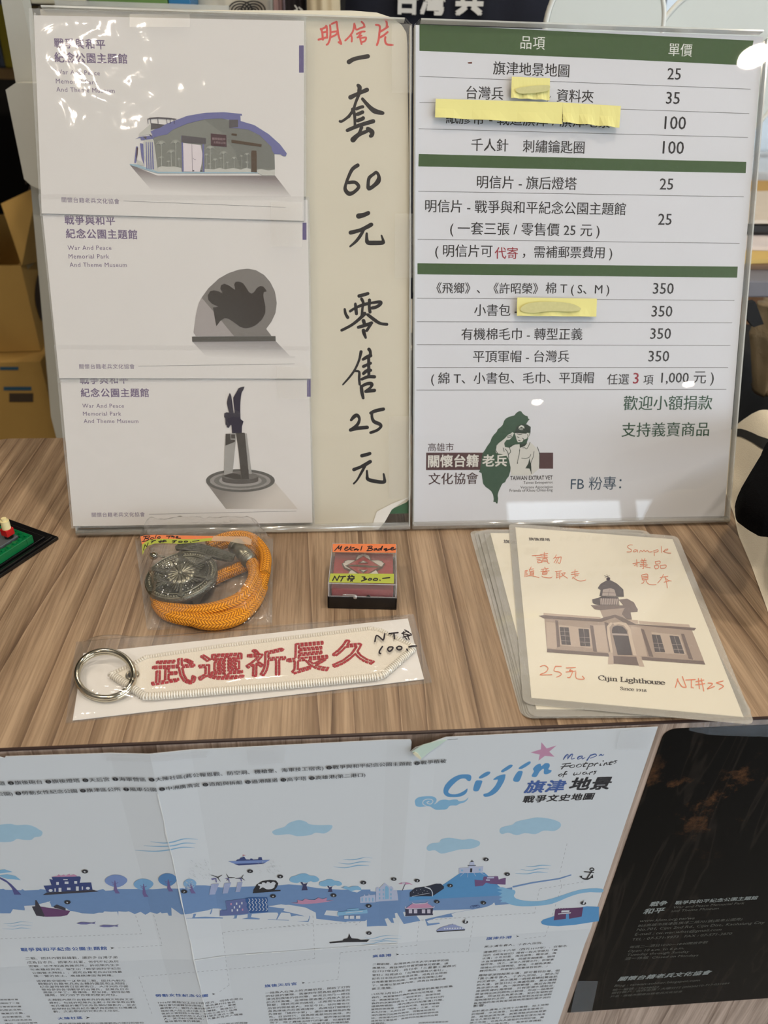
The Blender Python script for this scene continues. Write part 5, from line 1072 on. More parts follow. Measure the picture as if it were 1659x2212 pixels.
I_pk = ink('map_pink', 190, 140, 168); I_pl = ink('map_plum', 112, 84, 124); I_wt = ink('map_white', 204, 208, 214); I_head = ink('map_heading_blue', 72, 98, 158); I_vio = ink('map_violet', 112, 112, 158); I_body = ink('map_text_grey', 92, 92, 96)
ML = [0]
def ml(z=ID): ML[0] += 1; return Ink(FM, .00002+.000011*ML[0], z)
M1 = Z(0, 1840, 3.95); M2 = Z(400, 1840, 4.1475); M3 = Z(760, 1840, 3.072); M4 = Z(880, 1570, 3.53)
# worn creases and scuffed patch on the print
ML[0] = 45; g = ml(ID); rnd = random.Random(3)
cr_ = []
for k in range(30): b_ = -.03-.30*k/29; cr_.append((xa+rnd.uniform(-.0003, .0003), b_, rnd.uniform(.0002, .0009)))
for (a0, b0, w0), (a1, b1, w1) in zip(cr_, cr_[1:]): g._add([(a0-w0/2, b0), (a0+w0/2, b0), (a1+w1/2, b1), (a1-w1/2, b1)], [(0, 3, 2, 1)])
for k in range(24): a_ = xa+(xb-xa)*k/24; w_ = rnd.uniform(.0001, .0005); g._add([(a_, zf-w_), (a_+(xb-xa)/24, zf-w_), (a_+(xb-xa)/24, zf+w_), (a_, zf+w_)], [(0, 1, 2, 3)])
o = g.build('worn_crease', ink('crease_white', 226, 228, 228), MAP); o['kind'] = 'stuff'
g = ml(M2)
for k in range(90):
    t = rnd.random(); x, y = (rnd.uniform(20, 230), rnd.uniform(60, 250)) if t < .45 else ((rnd.uniform(640, 850), rnd.uniform(80, 190)) if t < .75 else (rnd.uniform(-10, 60), rnd.uniform(260, 340)))
    L_ = rnd.uniform(6, 26); g.stroke([1, rnd.uniform(2, 6), 1], [x, y, x+L_*.5, y+L_*.35+rnd.uniform(-4, 4), x+L_, y+L_*rnd.uniform(.4, 1.2)], 2)
o = g.build('scuff_marks', ink('scuff_grey', 186, 190, 192), MAP); o['kind'] = 'stuff'
# --- long lines of place names
g = ml(P0); g.text('道 ❹旗後砲台 ❺旗後燈塔 ❻天后宮 ❼海軍營區 ❽大陳社區(蔣公報恩觀、防空洞、機槍堡、海軍技工宿舍) ❾戰爭與和平紀念公園主題館 ❿戰爭植被', -2, 306, 2132, 198, bold=.012)
g.build('place_names', I_mk2, MAP)
g = ml(P0); g.text('公園) ❺勞動女性紀念公園 ❻旗津區公所 ❼風車公園 ❽中洲廣濟宮 ❾造船與拆船 ❿過港隧道 ⓫高字塔 ⓬高雄港(第二港口)', -10, 357, 1746, 264, bold=.012)
g.build('place_names', I_mk2, MAP)
# --- title
ML[0] = 0
g = ml(M4); q = g.strokes
g.poly([488, 385, 480, 412, 460, 412, 440, 395, 400, 400, 350, 440, 312, 490, 330, 512, 380, 512, 430, 490, 458, 470, 450, 505, 410, 530, 350, 536, 300, 530, 275, 500, 285, 450, 330, 400, 390, 368, 450, 362, 480, 368], 3)
g.poly([545, 385, 560, 370, 600, 345, 628, 342, 632, 352, 615, 370, 570, 392, 548, 394], 3); g.poly([520, 415, 545, 408, 570, 412, 568, 430, 548, 480, 530, 492, 505, 488, 503, 465], 3)
g.poly([715, 335, 740, 315, 780, 290, 800, 290, 802, 300, 780, 320, 735, 345, 718, 346], 3); g.poly([655, 400, 690, 375, 740, 362, 748, 372, 735, 420, 690, 490, 640, 525, 595, 534, 580, 525, 583, 512, 620, 500, 665, 455, 690, 405, 665, 405], 3)
g.poly([850, 312, 880, 290, 925, 265, 940, 268, 932, 285, 880, 318, 852, 322], 3); g.poly([838, 345, 860, 336, 878, 340, 876, 360, 855, 412, 830, 420, 808, 412, 810, 390], 3)
g.poly([958, 320, 985, 290, 1015, 282, 1022, 300, 1050, 278, 1080, 280, 1086, 300, 1075, 325, 1100, 332, 1090, 350, 1060, 362, 1040, 355, 1040, 320, 1010, 340, 985, 380, 955, 382, 948, 370, 965, 340], 3)
g.build('title_script', I_b2, MAP)
g = ml(M4); g.poly([1022, 118, 1062, 165, 1138, 142, 1082, 190, 1122, 228, 1048, 222, 1000, 258, 1010, 212, 940, 196, 1018, 172]); g.build('pink_star', I_pk, MAP)
g = ml(M4); g.poly([60, 590, 58, 560, 85, 538, 130, 530, 190, 530, 218, 545, 222, 565, 205, 590, 225, 580, 250, 560, 290, 555, 320, 560, 345, 555, 380, 555, 395, 568, 440, 560, 465, 538, 455, 560, 430, 578, 395, 588, 375, 600, 345, 600, 320, 605, 300, 628, 260, 632, 215, 632, 190, 618, 160, 605, 100, 612, 70, 605], 3); g.build('wave_cloud', I_b3, MAP)
g = ml(M4); g.strokes([3, 7, 6], [[150, 605, 120, 590, 122, 565, 150, 552, 185, 555, 195, 570, 180, 588, 155, 585, 150, 575, 165, 570]]); g.build('cloud_spiral', I_wt, MAP)
g = ml(M4); q = g.strokes
q([5, 10, 5], [[1190, 250, 1205, 225, 1225, 210, 1222, 245], [1222, 245, 1245, 215, 1262, 210, 1250, 245, 1275, 240], [1335, 222, 1305, 230, 1300, 248, 1328, 235, 1335, 222, 1332, 245, 1355, 235], [1400, 212, 1370, 255], [1390, 222, 1430, 208, 1440, 222, 1395, 240], [1462, 220, 1478, 212, 1485, 220, 1498, 212]])
g.build('script_blue', I_head, MAP)
g = ml(M4); q = g.strokes
q([4, 8, 4], [[1215, 280, 1175, 322], [1180, 285, 1245, 278], [1170, 305, 1235, 298], [1262, 290, 1240, 300, 1245, 312, 1270, 308, 1275, 292, 1262, 290], [1310, 285, 1290, 298, 1300, 308, 1325, 300, 1325, 286, 1310, 285], [1365, 268, 1340, 302, 1360, 300], [1335, 285, 1375, 278], [1390, 280, 1368, 325], [1385, 285, 1415, 280, 1408, 298, 1380, 302], [1432, 280, 1425, 298], [1430, 288, 1450, 276, 1455, 282], [1475, 280, 1468, 295, 1480, 292], [1490, 262, 1496, 260], [1505, 278, 1498, 294], [1502, 284, 1520, 274, 1520, 290, 1532, 286], [1555, 262, 1540, 288, 1558, 285], [1535, 274, 1570, 268], [1600, 258, 1580, 262, 1592, 272, 1575, 282]])
q([4, 8, 4], [[1175, 358, 1155, 368, 1160, 378, 1178, 370, 1178, 358], [1220, 342, 1205, 345, 1185, 385], [1180, 365, 1215, 360], [1275, 348, 1268, 368, 1290, 362, 1295, 350, 1292, 366, 1318, 358, 1322, 345], [1360, 345, 1340, 352, 1342, 364, 1365, 355, 1366, 345, 1368, 360, 1380, 356], [1395, 345, 1388, 362], [1392, 350, 1412, 343], [1445, 338, 1425, 342, 1438, 350, 1420, 362]])
g.build('script_black', I_mk2, MAP)
g = ml(M4); g.text('旗津', 885, 508, 1195, 498, bold=.035, space=1.05, shear=.1); g.build('title_blue', I_head, MAP)
g = ml(M4); g.text('地景', 1225, 488, 1540, 478, bold=.035, space=1.05, shear=.1); g.text('戰爭文史地圖', 875, 582, 1418, 556, bold=.03, space=1.1, shear=.1); g.build('title_black', I_mk2, MAP)
# --- clouds and wind lines
ML[0] = 0
def cloud(z, fl, m): g = ml(z); g.poly(fl, 3); g.build('printed_cloud', m, MAP)
cloud(P0, [-40, 500, 0, 490, 50, 486, 80, 492, 130, 490, 165, 500, 185, 512, 203, 525, 195, 545, 165, 550, 150, 562, 110, 562, 80, 558, 50, 572, -40, 565], I_b4)
cloud(P0, [1300, 525, 1320, 512, 1360, 500, 1380, 482, 1425, 468, 1460, 475, 1480, 488, 1530, 492, 1585, 492, 1582, 512, 1550, 532, 1510, 528, 1480, 540, 1420, 545, 1380, 535, 1320, 540], I_b4)
cloud(P1_, [838, 520, 850, 502, 900, 490, 920, 475, 980, 462, 1020, 455, 1080, 462, 1125, 478, 1130, 500, 1100, 520, 1050, 518, 1010, 535, 960, 530, 920, 540, 880, 528, 850, 535], I_b4)
cloud(P1_, [490, 600, 510, 580, 550, 575, 560, 560, 600, 552, 660, 562, 700, 558, 742, 570, 740, 590, 700, 605, 650, 608, 610, 618, 560, 628, 530, 612, 500, 615], I_b4)
g = ml(P0)
for fl in ([720, 570, 780, 578, 830, 572, 880, 558, 945, 560], [688, 590, 760, 594, 830, 590, 880, 578, 935, 580], [645, 612, 740, 617, 810, 610, 870, 598, 930, 600]): g.stroke([1, 4, 5, 4, 1], fl)
g.z = P1_
for fl in ([90, 655, 130, 658, 170, 652, 200, 645, 230, 650], [68, 672, 120, 678, 170, 668, 222, 668], [45, 690, 100, 696, 160, 685, 215, 686], [965, 688, 1000, 690, 1040, 684, 1085, 686], [940, 704, 990, 708, 1030, 700, 1075, 702], [915, 722, 970, 725, 1020, 716, 1068, 720]): g.stroke([1, 3, 4, 1], fl)
g.z = M3
for fl in ([85, 570, 140, 575, 200, 560, 260, 555, 330, 560], [120, 592, 180, 590, 240, 575, 325, 578], [60, 610, 140, 608, 210, 592, 300, 596]): g.stroke([1, 3, 4, 1], fl)
g.z = M1
for fl in ([30, 610, 90, 615, 160, 600, 220, 598, 285, 606], [60, 630, 120, 635, 180, 625, 275, 632], [20, 655, 110, 660, 180, 650, 270, 658]): g.stroke([1, 3, 4, 1], fl)
g.build('wind_lines', I_b3, MAP)
# --- the island
ML[0] = 0
g = ml(M1)
g.poly([-20, 320, 30, 315, 45, 325, 180, 328, 190, 318, 210, 330, 330, 325, 345, 318, 400, 325, 830, 330, 880, 318, 900, 332, 950, 330, 1000, 318, 1300, 320, 1400, 312, 1560, 310, 1600, 320, 1645, 350, 1640, 560, 1590, 565, 1470, 545, 1440, 545, 1428, 520, 1380, 525, 1370, 515, 1340, 530, 1280, 515, 1240, 538, 1200, 512, 1150, 532, 1100, 508, 1070, 512, 1010, 508, 1008, 545, 1000, 510, 950, 512, 890, 508, 880, 520, 840, 520, 800, 530, 700, 525, 640, 510, 600, 505, 560, 480, 440, 470, 430, 440, 405, 425, 380, 440, 300, 455, 215, 465, 210, 500, 110, 490, 90, 525, -20, 525])
g.build('island', I_b1, MAP)
g = ml(M2)
g.poly([0, 300, 180, 300, 320, 320, 600, 310, 840, 300, 930, 292, 1040, 300, 1180, 325, 1400, 340, 1660, 338, 1660, 430, 1660, 590, 1610, 620, 1450, 625, 1440, 630, 1175, 600, 1170, 545, 1080, 500, 930, 475, 860, 478, 745, 485, 890, 508, 880, 545, 740, 545, 560, 560, 490, 568, 310, 575, 310, 510, 250, 508, 200, 525, 0, 560])
g.z = M3
g.poly([-10, 255, 60, 255, 160, 265, 310, 255, 400, 250, 560, 300, 980, 250, 1065, 235, 1060, 345, 990, 352, 952, 355, 945, 335, 930, 350, 895, 365, 780, 385, 700, 400, 660, 412, 672, 432, 560, 440, 490, 462, 500, 492, 585, 478, 580, 470, 510, 476, 485, 448, 660, 408, 820, 380, 340, 400, 350, 430, 430, 425, 455, 458, 345, 480, 300, 405, 285, 408, 290, 440, 272, 440, 280, 472, 262, 470, 240, 440, 218, 445, 235, 492, 100, 496, 100, 440, -10, 440])
g.build('island', I_b1, MAP)
g = ml(M2)
for fl in ([100, 555, 85, 590, 65, 590, 75, 555], [245, 508, 235, 560, 220, 560, 235, 515], [10, 590, 180, 582, 340, 590, 335, 598, 10, 598], [440, 555, 470, 560, 460, 598, 425, 598, 442, 588], [560, 555, 600, 550, 590, 585, 670, 598, 665, 606, 505, 602, 560, 590], [820, 535, 860, 545, 825, 605, 815, 605, 835, 560], [880, 500, 930, 508, 1000, 545, 1115, 570, 1120, 582, 1105, 628, 1000, 622, 1100, 618, 1110, 585, 1000, 570, 950, 580, 940, 550, 880, 545], [740, 604, 930, 612, 930, 616, 740, 608]): g.poly(fl)
g.z = M3; g.poly([1065, 228, 1200, 200, 1370, 175, 1455, 150, 1458, 156, 1380, 182, 1200, 210, 1070, 238])
g.build('piers', I_b1, MAP)
g = ml(M2); g.poly([740, 490, 860, 470, 980, 490, 1080, 515, 1160, 545, 1120, 530, 1110, 600, 1050, 570, 880, 530, 890, 508]); g.poly([1265, 525, 1370, 530, 1375, 580, 1245, 565]); g.poly([250, 512, 325, 512, 312, 570, 230, 560]); g.z = M1; g.poly([1462, 475, 1545, 535, 1645, 525, 1640, 565, 1560, 565, 1465, 550]); g.poly([1465, 478, 1470, 545, 1540, 545]); g.poly([205, 462, 300, 455, 430, 422, 420, 440, 390, 460, 280, 468, 250, 510, 215, 500]); g.build('harbour_white', I_wt, MAP)
g = ml(M3); g.poly([380, 325, 385, 300, 560, 250, 610, 215, 720, 140, 880, 138, 985, 235, 1000, 265, 985, 290, 600, 310]); g.build('blue_hill', I_b2, MAP)
g = ml(M3); g.poly([960, 240, 1000, 235, 1030, 245, 1080, 255, 1085, 275, 1075, 290, 1090, 310, 1150, 325, 1240, 328, 1330, 310, 1420, 280, 1500, 255, 1580, 243, 1662, 245, 1662, 270, 1580, 268, 1500, 280, 1420, 308, 1330, 345, 1240, 358, 1130, 362, 1060, 352, 1020, 335, 985, 335, 1000, 320, 975, 315, 1000, 300, 975, 292, 1000, 275, 965, 265, 1000, 255], 2); g.build('wave_ribbon', I_b3, MAP)
g = ml(M3); g.poly([1255, 465, 1270, 450, 1350, 425, 1500, 400, 1480, 375, 1560, 362, 1640, 365, 1640, 460, 1480, 485, 1370, 494, 1300, 490, 1262, 480], 0); g.build('islet', I_b2, MAP)
# --- houses, trees, ships
ML[0] = 8
g = ml(M3); g.poly([1352, 380, 1536, 368, 1525, 430, 1442, 445, 1440, 412, 1422, 415, 1420, 445, 1340, 455]); g.strokes(6, [[x, 376, x, 384] for x in range(1370, 1530, 18)], 0); g.build('plum_fort', ink('fort_plum', 94, 62, 96), MAP)
g = ml(M3); g.poly([1392, 390, 1445, 388, 1442, 400, 1390, 403]); g.poly([1370, 410, 1455, 402, 1452, 408, 1368, 416]); g.build('fort_white', I_wt, MAP)
g = ml(M3); g.poly([815, 185, 870, 190, 875, 165, 970, 162, 975, 185, 1022, 172, 1020, 218, 965, 216, 920, 212, 890, 205, 870, 225, 818, 230]); g.build('violet_fort', I_pl, MAP)
g = ml(M3); g.poly([898, 168, 945, 166, 943, 176, 896, 178]); g.poly([890, 182, 918, 184, 915, 192, 890, 192]); g.poly([710, 108, 775, 104, 775, 92, 820, 90, 820, 100, 872, 96, 870, 130, 840, 140, 712, 142]); g.poly([785, 68, 810, 66, 815, 90, 780, 92]); g.strokes(3, [[742, 142, 720, 162], [770, 140, 768, 168], [808, 138, 822, 160], [850, 136, 880, 152]], 0)
g.poly([55, 300, 80, 292, 82, 280, 90, 292, 110, 290, 112, 276, 120, 288, 155, 284, 158, 335, 55, 340]); g.poly([160, 240, 170, 232, 185, 240, 218, 205, 250, 232, 262, 228, 275, 240, 275, 255, 300, 255, 308, 322, 160, 332]); g.build('white_buildings', ink('map_lilac', 176, 184, 208), MAP)
g = ml(M3); g.poly([785, 110, 800, 110, 798, 136, 784, 136]); g.poly([786, 66, 798, 56, 810, 66]); g.stroke(4, [770, 92, 822, 90], 0); g.stroke(2, [798, 52, 798, 62], 0); g.build('dark_door', I_mk2, MAP)
g = ml(M3); 
for x in (180, 205, 255): 
    for y in (245, 275, 300): g.rect(x, y, x+9, y+15)
for x in (65, 90, 112, 135): g.rect(x, 305, x+8, 330)
g.poly([220, 232, 232, 225, 245, 240, 245, 312, 220, 315]); g.rect(725, 118, 738, 130); g.rect(842, 112, 854, 126); g.build('blue_windows', I_b3, MAP)
g = ml(M3); g.poly([385, 298, 385, 270, 420, 240, 480, 232, 525, 250, 535, 295]); g.poly([490, 232, 560, 212, 590, 212, 612, 230, 610, 245, 540, 292, 535, 262, 520, 240]); g.build('tunnel_dark', ink('tunnel_navy', 44, 50, 66), MAP)
g = ml(M3); g.stroke(5, [485, 235, 520, 248, 535, 270, 534, 294]); g.stroke(2, [400, 296, 515, 275], 0)
for x, y in ((410, 268), (430, 255), (455, 250), (480, 258), (500, 262), (440, 275), (470, 272)): g.ell(x, y, 2.5, 2, 6)
g.build('tunnel_light', I_wt, MAP)
g = ml(M3); g.poly([308, 215, 330, 205, 355, 202, 385, 208, 405, 220, 380, 215, 355, 218, 335, 214]); g.poly([380, 378, 360, 375, 400, 345, 500, 340, 545, 370, 500, 378]); g.build('pink_roof', I_pk, MAP)
g = ml(M3); g.stroke(4, [355, 212, 336, 256], 0); g.poly([355, 378, 540, 372, 535, 412, 358, 420]); g.poly([355, 418, 540, 410, 538, 420, 355, 428]); g.build('temple_dark', ink('temple_ink', 62, 62, 84), MAP)
g = ml(M3); 
for x in (378, 412, 465, 500): g.rect(x, 382, x+22, 408)
g.stroke(5, [355, 365, 372, 378, 530, 372, 545, 360]); g.stroke(5, [402, 338, 420, 345, 485, 342, 505, 332]); g.poly([332, 206, 355, 203, 352, 216, 338, 214]); g.build('temple_pale', ink('temple_pale', 190, 186, 200), MAP)
g = ml(M3); g.poly([560, 525, 580, 508, 610, 495, 635, 492, 640, 485, 665, 483, 668, 476, 675, 483, 690, 484, 695, 490, 740, 502, 752, 515, 750, 520, 565, 532]); g.build('ferry', ink('ferry_lilac', 142, 152, 190), MAP)
g = ml(M3); g.poly([562, 527, 752, 515, 750, 522, 565, 534]); g.poly([-150, 600, -60, 590, -55, 580, -30, 575, -20, 560, -18, 540, -10, 560, 0, 575, 40, 578, 60, 585, 118, 582, 100, 598, -40, 600, -145, 608]); g.stroke(7, [1595, 125, 1560, 178], 0); g.stroke(6, [1545, 133, 1605, 138], 0); g.stroke([3, 8, 8, 3], [1518, 162, 1535, 178, 1565, 182, 1598, 168])
for k in range(16):
    a, b_ = 2*math.pi*k/16, 2*math.pi*(k+1)/16; g.stroke(6, [1594+13*math.cos(a), 117+9*math.sin(a), 1594+13*math.cos(b_), 117+9*math.sin(b_)], 0)
g.poly([1510, 165, 1530, 158, 1525, 175]); g.poly([1600, 150, 1602, 175, 1582, 172]); g.build('ship_and_anchor', I_mk2, MAP)
g = ml(M3); 
for x in range(612, 735, 17): g.poly([x, 506-(x-612)*.03, x+10, 505-(x-612)*.03, x+10, 514-(x-612)*.03, x, 515-(x-612)*.03])
g.build('ferry_windows', I_wt, MAP)
g = ml(M3); 
for cx, cy in ((800, 366), (836, 362)):
    for k in range(12):
        a, b_ = 2*math.pi*k/12, 2*math.pi*(k+1)/12; g.stroke(2, [cx+13*math.cos(a), cy+8*math.sin(a), cx+13*math.cos(b_), cy+8*math.sin(b_)], 0)
g.strokes(2, [[800, 366, 815, 355, 832, 355, 836, 362], [815, 355, 820, 366, 832, 355]], 0); g.build('bicycle', I_nv, MAP)
# left part
ML[0] = 8
g = ml(M1); g.poly([0, 215, 50, 240, 95, 275, 140, 320, 182, 366, 122, 366, 100, 310, 60, 265, 0, 232]); g.build('palm_trunk', ink('trunk_navy', 84, 86, 136), MAP)
g = ml(M1); g.poly([-10, 155, 40, 150, 108, 172, 60, 178, 0, 185]); g.poly([0, 200, 60, 192, 130, 205, 180, 243, 120, 235, 60, 232, 0, 210]); g.build('palm_leaves', I_b3, MAP)
g = ml(M1); g.poly([372, 290, 440, 285, 420, 232, 450, 238, 440, 215, 680, 210, 690, 218, 680, 265, 778, 262, 790, 325, 400, 345]); g.build('palace', I_nv, MAP)
g = ml(M1); g.poly([440, 215, 490, 205, 500, 192, 520, 205, 545, 195, 560, 205, 595, 188, 600, 202, 630, 192, 660, 205, 640, 212]); g.build('palace_roof', I_pk, MAP)
g = ml(M1); g.poly([365, 370, 400, 348, 800, 325, 842, 340]); g.poly([272, 468, 300, 465, 302, 412, 310, 412, 345, 468, 385, 545, 380, 555, 310, 545]); g.poly([455, 470, 485, 450, 560, 480, 560, 500, 470, 480]); g.build('boat_dark', ink('boat_ink', 66, 64, 74), MAP)
g = ml(M1); g.poly([345, 468, 600, 505, 575, 540, 520, 552, 385, 555]); g.build('boat_hull', ink('hull_plum', 104, 70, 108), MAP)
g = ml(M1); 
for r_ in ((480, 258, 502, 282), (552, 254, 584, 274), (634, 250, 658, 272), (500, 308, 524, 342), (572, 306, 602, 326), (648, 296, 672, 332), (465, 312, 476, 340), (698, 296, 708, 324), (540, 233, 578, 241)): g.rect(*r_)
g.ell(432, 330, 17, 12, 14); g.ell(750, 311, 17, 12, 14); g.build('palace_windows', I_wt, MAP)
for cx, cy, rx, ry, m in ((990, 250, 96, 52, ink('tree_violet', 122, 144, 192)), (1224, 280, 84, 48, ink('tree_sky', 122, 166, 206)), (1430, 240, 80, 54, ink('tree_blue', 92, 136, 186)), (1620, 275, 55, 42, ink('tree_sky2', 132, 172, 208))):
    g = ml(M1); g.poly([cx-rx, cy-2, cx-rx*.8, cy-ry*.6, cx-rx*.3, cy-ry, cx+rx*.4, cy-ry*.95, cx+rx*.9, cy-ry*.5, cx+rx, cy, cx+rx*.7, cy+ry*.6, cx+rx*.2, cy+ry, cx-rx*.3, cy+ry*.9, cx-rx*.8, cy+ry*.5], 3); g.build('tree_crown', m, MAP)
g = ml(M1)
for x, y, b_ in ((980, 260, 356), (1224, 290, 385), (1435, 250, 338), (1628, 285, 356)):
    g.poly([x-3, y-15, x+3, y-15, x+22, b_-30, x+44, b_, x+6, b_, x-8, b_-30]); g.strokes(4, [[x, y+12, x-28, y-2], [x+4, y+14, x+28, y+2], [x, y+25, x-22, y+14]], 0)
g.build('tree_trunks', ink('trunk_mauve', 112, 100, 148), MAP)
g = ml(M1)
for dx, dy in ((0, 0), (195, 24)): g.poly([652+dx, 612+dy, 690+dx, 600+dy, 740+dx, 602+dy, 785+dx, 606+dy, 818+dx, 597+dy, 805+dx, 610+dy, 818+dx, 618+dy, 780+dx, 612+dy, 740+dx, 620+dy, 690+dx, 620+dy])
g.build('printed_fish', I_vio, MAP)
# middle part
ML[0] = 8
g = ml(M2); g.poly([385, 85, 455, 82, 490, 76, 690, 75, 760, 72, 700, 108, 480, 123]); g.build('ship_hull', ink('hull_blue', 120, 142, 192), MAP)
g = ml(M2); g.poly([455, 82, 465, 70, 485, 68, 500, 50, 512, 52, 515, 44, 530, 44, 545, 68, 580, 70, 585, 60, 600, 60, 608, 70, 655, 68, 658, 50, 685, 48, 692, 75]); g.poly([440, 108, 720, 98, 700, 108, 480, 123]); g.build('ship_deck', I_nv, MAP)
g = ml(M2); g.poly([514, 26, 546, 30, 516, 36]); g.build('ship_flag', ink('flag_red', 176, 70, 90), MAP)
g = ml(M2); g.poly([608, 370, 612, 340, 640, 295, 690, 262, 760, 252, 815, 258, 835, 285, 820, 320, 800, 342, 855, 342, 855, 352]); g.poly([605, 362, 855, 342, 855, 352, 608, 372]); g.build('dark_arch', I_mk2, MAP)
g = ml(M2); g.poly([665, 335, 672, 310, 652, 300, 660, 288, 690, 290, 685, 278, 710, 275, 725, 285, 735, 268, 755, 272, 765, 282, 785, 268, 800, 272, 812, 285, 802, 300, 798, 320, 770, 334, 730, 336, 695, 318], 2); g.build('white_dove', I_wt, MAP)
for x0, y0, k_ in ((935, 255, 1.0), (1200, 292, .77)):
    g = ml(M2); L_ = []
    for a, b_ in ((0, 0), (15, -30), (60, -42), (95, -58), (150, -60), (180, -42), (230, -38), (265, -12), (255, 10), (215, 18), (190, 8), (150, 22), (100, 15), (70, 25), (20, 18)): L_ += [x0+a*k_, y0+b_*k_]
    g.poly(L_, 3); g.build('tree_crown', I_b3, MAP)
g = ml(M2); 
for x0, y0, k_ in ((1050, 272, 1.0), (1285, 305, .75)): g.poly([x0-18*k_, y0, x0, y0, x0+12*k_, y0+18*k_, x0+35*k_, y0+12*k_, x0+50*k_, y0, x0+36*k_, y0+30*k_, x0+48*k_, y0+72*k_, x0-6*k_, y0+74*k_, x0+6*k_, y0+35*k_])
g.build('tree_trunks', ink('trunk_dark', 64, 64, 98), MAP)
g = ml(M2); g.poly([235, 290, 305, 285, 268, 382, 215, 384]); g.poly([352, 280, 412, 276, 380, 372, 335, 375]); g.poly([470, 275, 515, 272, 490, 360, 450, 362]); g.build('turbine_shadows', ink('turbine_pale', 158, 168, 200), MAP)
g = ml(M2); g.strokes([8, 3], [[295, 230, 332, 208], [292, 232, 315, 266], [288, 228, 232, 208], [390, 235, 370, 198], [392, 232, 446, 232], [388, 238, 372, 258], [505, 235, 450, 240], [505, 232, 522, 206], [508, 236, 536, 256]], 0); g.build('turbine_blades', I_mk2, MAP)
g = ml(M2); g.poly([232, 240, 280, 235, 285, 275, 275, 275, 270, 245, 240, 255]); g.poly([350, 240, 392, 236, 400, 268, 390, 270, 385, 245]); g.poly([468, 240, 505, 238, 510, 264, 500, 266, 495, 245]); g.build('turbine_posts', I_vio, MAP)
g = ml(M2); g.poly([360, 440, 545, 418, 570, 550, 490, 562, 310, 575, 312, 525, 375, 520]); g.build('violet_block', ink('block_violet', 100, 112, 160), MAP)
g = ml(M2); g.poly([540, 415, 600, 408, 735, 408, 742, 430, 735, 460, 745, 485, 738, 510, 745, 540, 580, 550, 565, 520, 548, 490, 560, 465, 540, 445]); g.build('wave_panel', ink('panel_navy', 56, 92, 146), MAP)
g = ml(M2)
for i in range(6): x = 570+i*30; g.stroke(5, [x, 420, x+10, 438, x-2, 455, x+14, 475, x+2, 495, x+16, 512, x+4, 528], 4)
for x, y in ((455, 455), (502, 450), (482, 480), (435, 488), (462, 512), (415, 515)): g.rect(x, y, x+12, y+20)
g.build('panel_waves', I_wt, MAP)
g = ml(M2); g.rect(405, 460, 418, 478); g.rect(508, 510, 520, 528); g.poly([945, 458, 1010, 455, 1005, 430, 1050, 440, 1075, 420, 1110, 430, 1160, 432, 1195, 410, 1230, 425, 1270, 412, 1265, 440, 1335, 432, 1290, 445, 1180, 462, 1050, 470]); g.build('pink_parts', I_pk, MAP)
g = ml(M2); g.poly([1395, 322, 1420, 318, 1425, 308, 1450, 312, 1470, 320, 1500, 308, 1550, 308, 1575, 325, 1580, 345, 1540, 365, 1500, 360, 1470, 345, 1440, 335]); g.poly([1365, 540, 1630, 515, 1635, 550, 1365, 572]); g.poly([1450, 515, 1555, 505, 1555, 520, 1450, 528]); g.build('light_blue_parts', I_b3, MAP)
g = ml(M2); g.poly([1490, 352, 1530, 342, 1575, 345, 1540, 365]); g.stroke(5, [1440, 548, 1590, 532], 0); 
for x in (1425, 1475, 1530): g.rect(x, 572, x+38, 600)
g.build('white_parts', I_wt, MAP)
# --- numbered dots
ML[0] = 34
def dots(z, lst, rx, ry):
    d = ml(z); n_ = ml(z)
    for t_, x, y, *_ in lst:
        d.ell(x, y, rx, ry, 22); n_.text(t_, x-rx*.28, y+ry*.55, x+rx*.28, y+ry*.50, bold=.04, tall=1.0)
    d.build('number_dots', I_mk2, MAP); n_.build('dot_numbers', I_wt, MAP)
dots(M1, [('8', 725, 169, 27, 16), ('9', 576, 431, 26, 16), ('7', 1572, 340, 26, 16)], 27, 16)
dots(M2, [('7', 582, 175, 27, 17), ('9', 852, 222, 27, 17), ('6', 788, 398, 25, 15), ('5', 1330, 391, 25, 15), ('4', 1597, 277, 25, 15), ('8', 1645, 485, 24, 15)], 26, 16)
dots(M3, [('5', 891, 51, 19, 12), ('4', 1032, 149, 19, 12), ('3', 279, 182, 19, 12), ('2', 434, 192, 19, 12), ('3', 653, 225, 18, 11), ('6', 565, 332, 18, 11), ('2', 874, 339, 17, 10), ('1', 754, 466, 18, 11), ('7', 114, 540, 18, 10), ('1', 1537, 342, 17, 10)], 18, 11)
# --- dashed leader lines
ML[0] = 0
g = ml(ID)
def dash(fl, on=5, off=5):
    p = [V(q) for q in pairs(fl)]
    for a, b_ in zip(p, p[1:]):
        L_ = (b_-a).length; k = 0
        while k < L_:
            c_ = a.lerp(b_, k/L_); d_ = a.lerp(b_, min(1, (k+on)/L_)); g.stroke(.8, [c_.x, c_.y, d_.x, d_.y], 0, False); k += on+off
for fl in ([293, 1978, 306, 2017, 0, 2028], [332, 1976, 350, 2042, 250, 2048], [676, 1978, 680, 2070, 560, 2088, 300, 2110, 328, 2190], [676, 1995, 480, 2014, 495, 2128, 470, 2145], [768, 1992, 600, 2003], [780, 1990, 768, 1998], [905, 1990, 900, 2042, 735, 2058, 730, 2115, 660, 2124], [1022, 1990, 1012, 2055, 865, 2062], [1213, 1915, 1178, 2022, 1130, 2028], [1165, 1920, 1155, 1972, 905, 1988], [1225, 1822, 1208, 1890], [1260, 1905, 1165, 1920], [1210, 1900, 1213, 1915]): dash(fl)
g.build('dashed_lines', ink('dash_grey', 150, 152, 156), MAP)
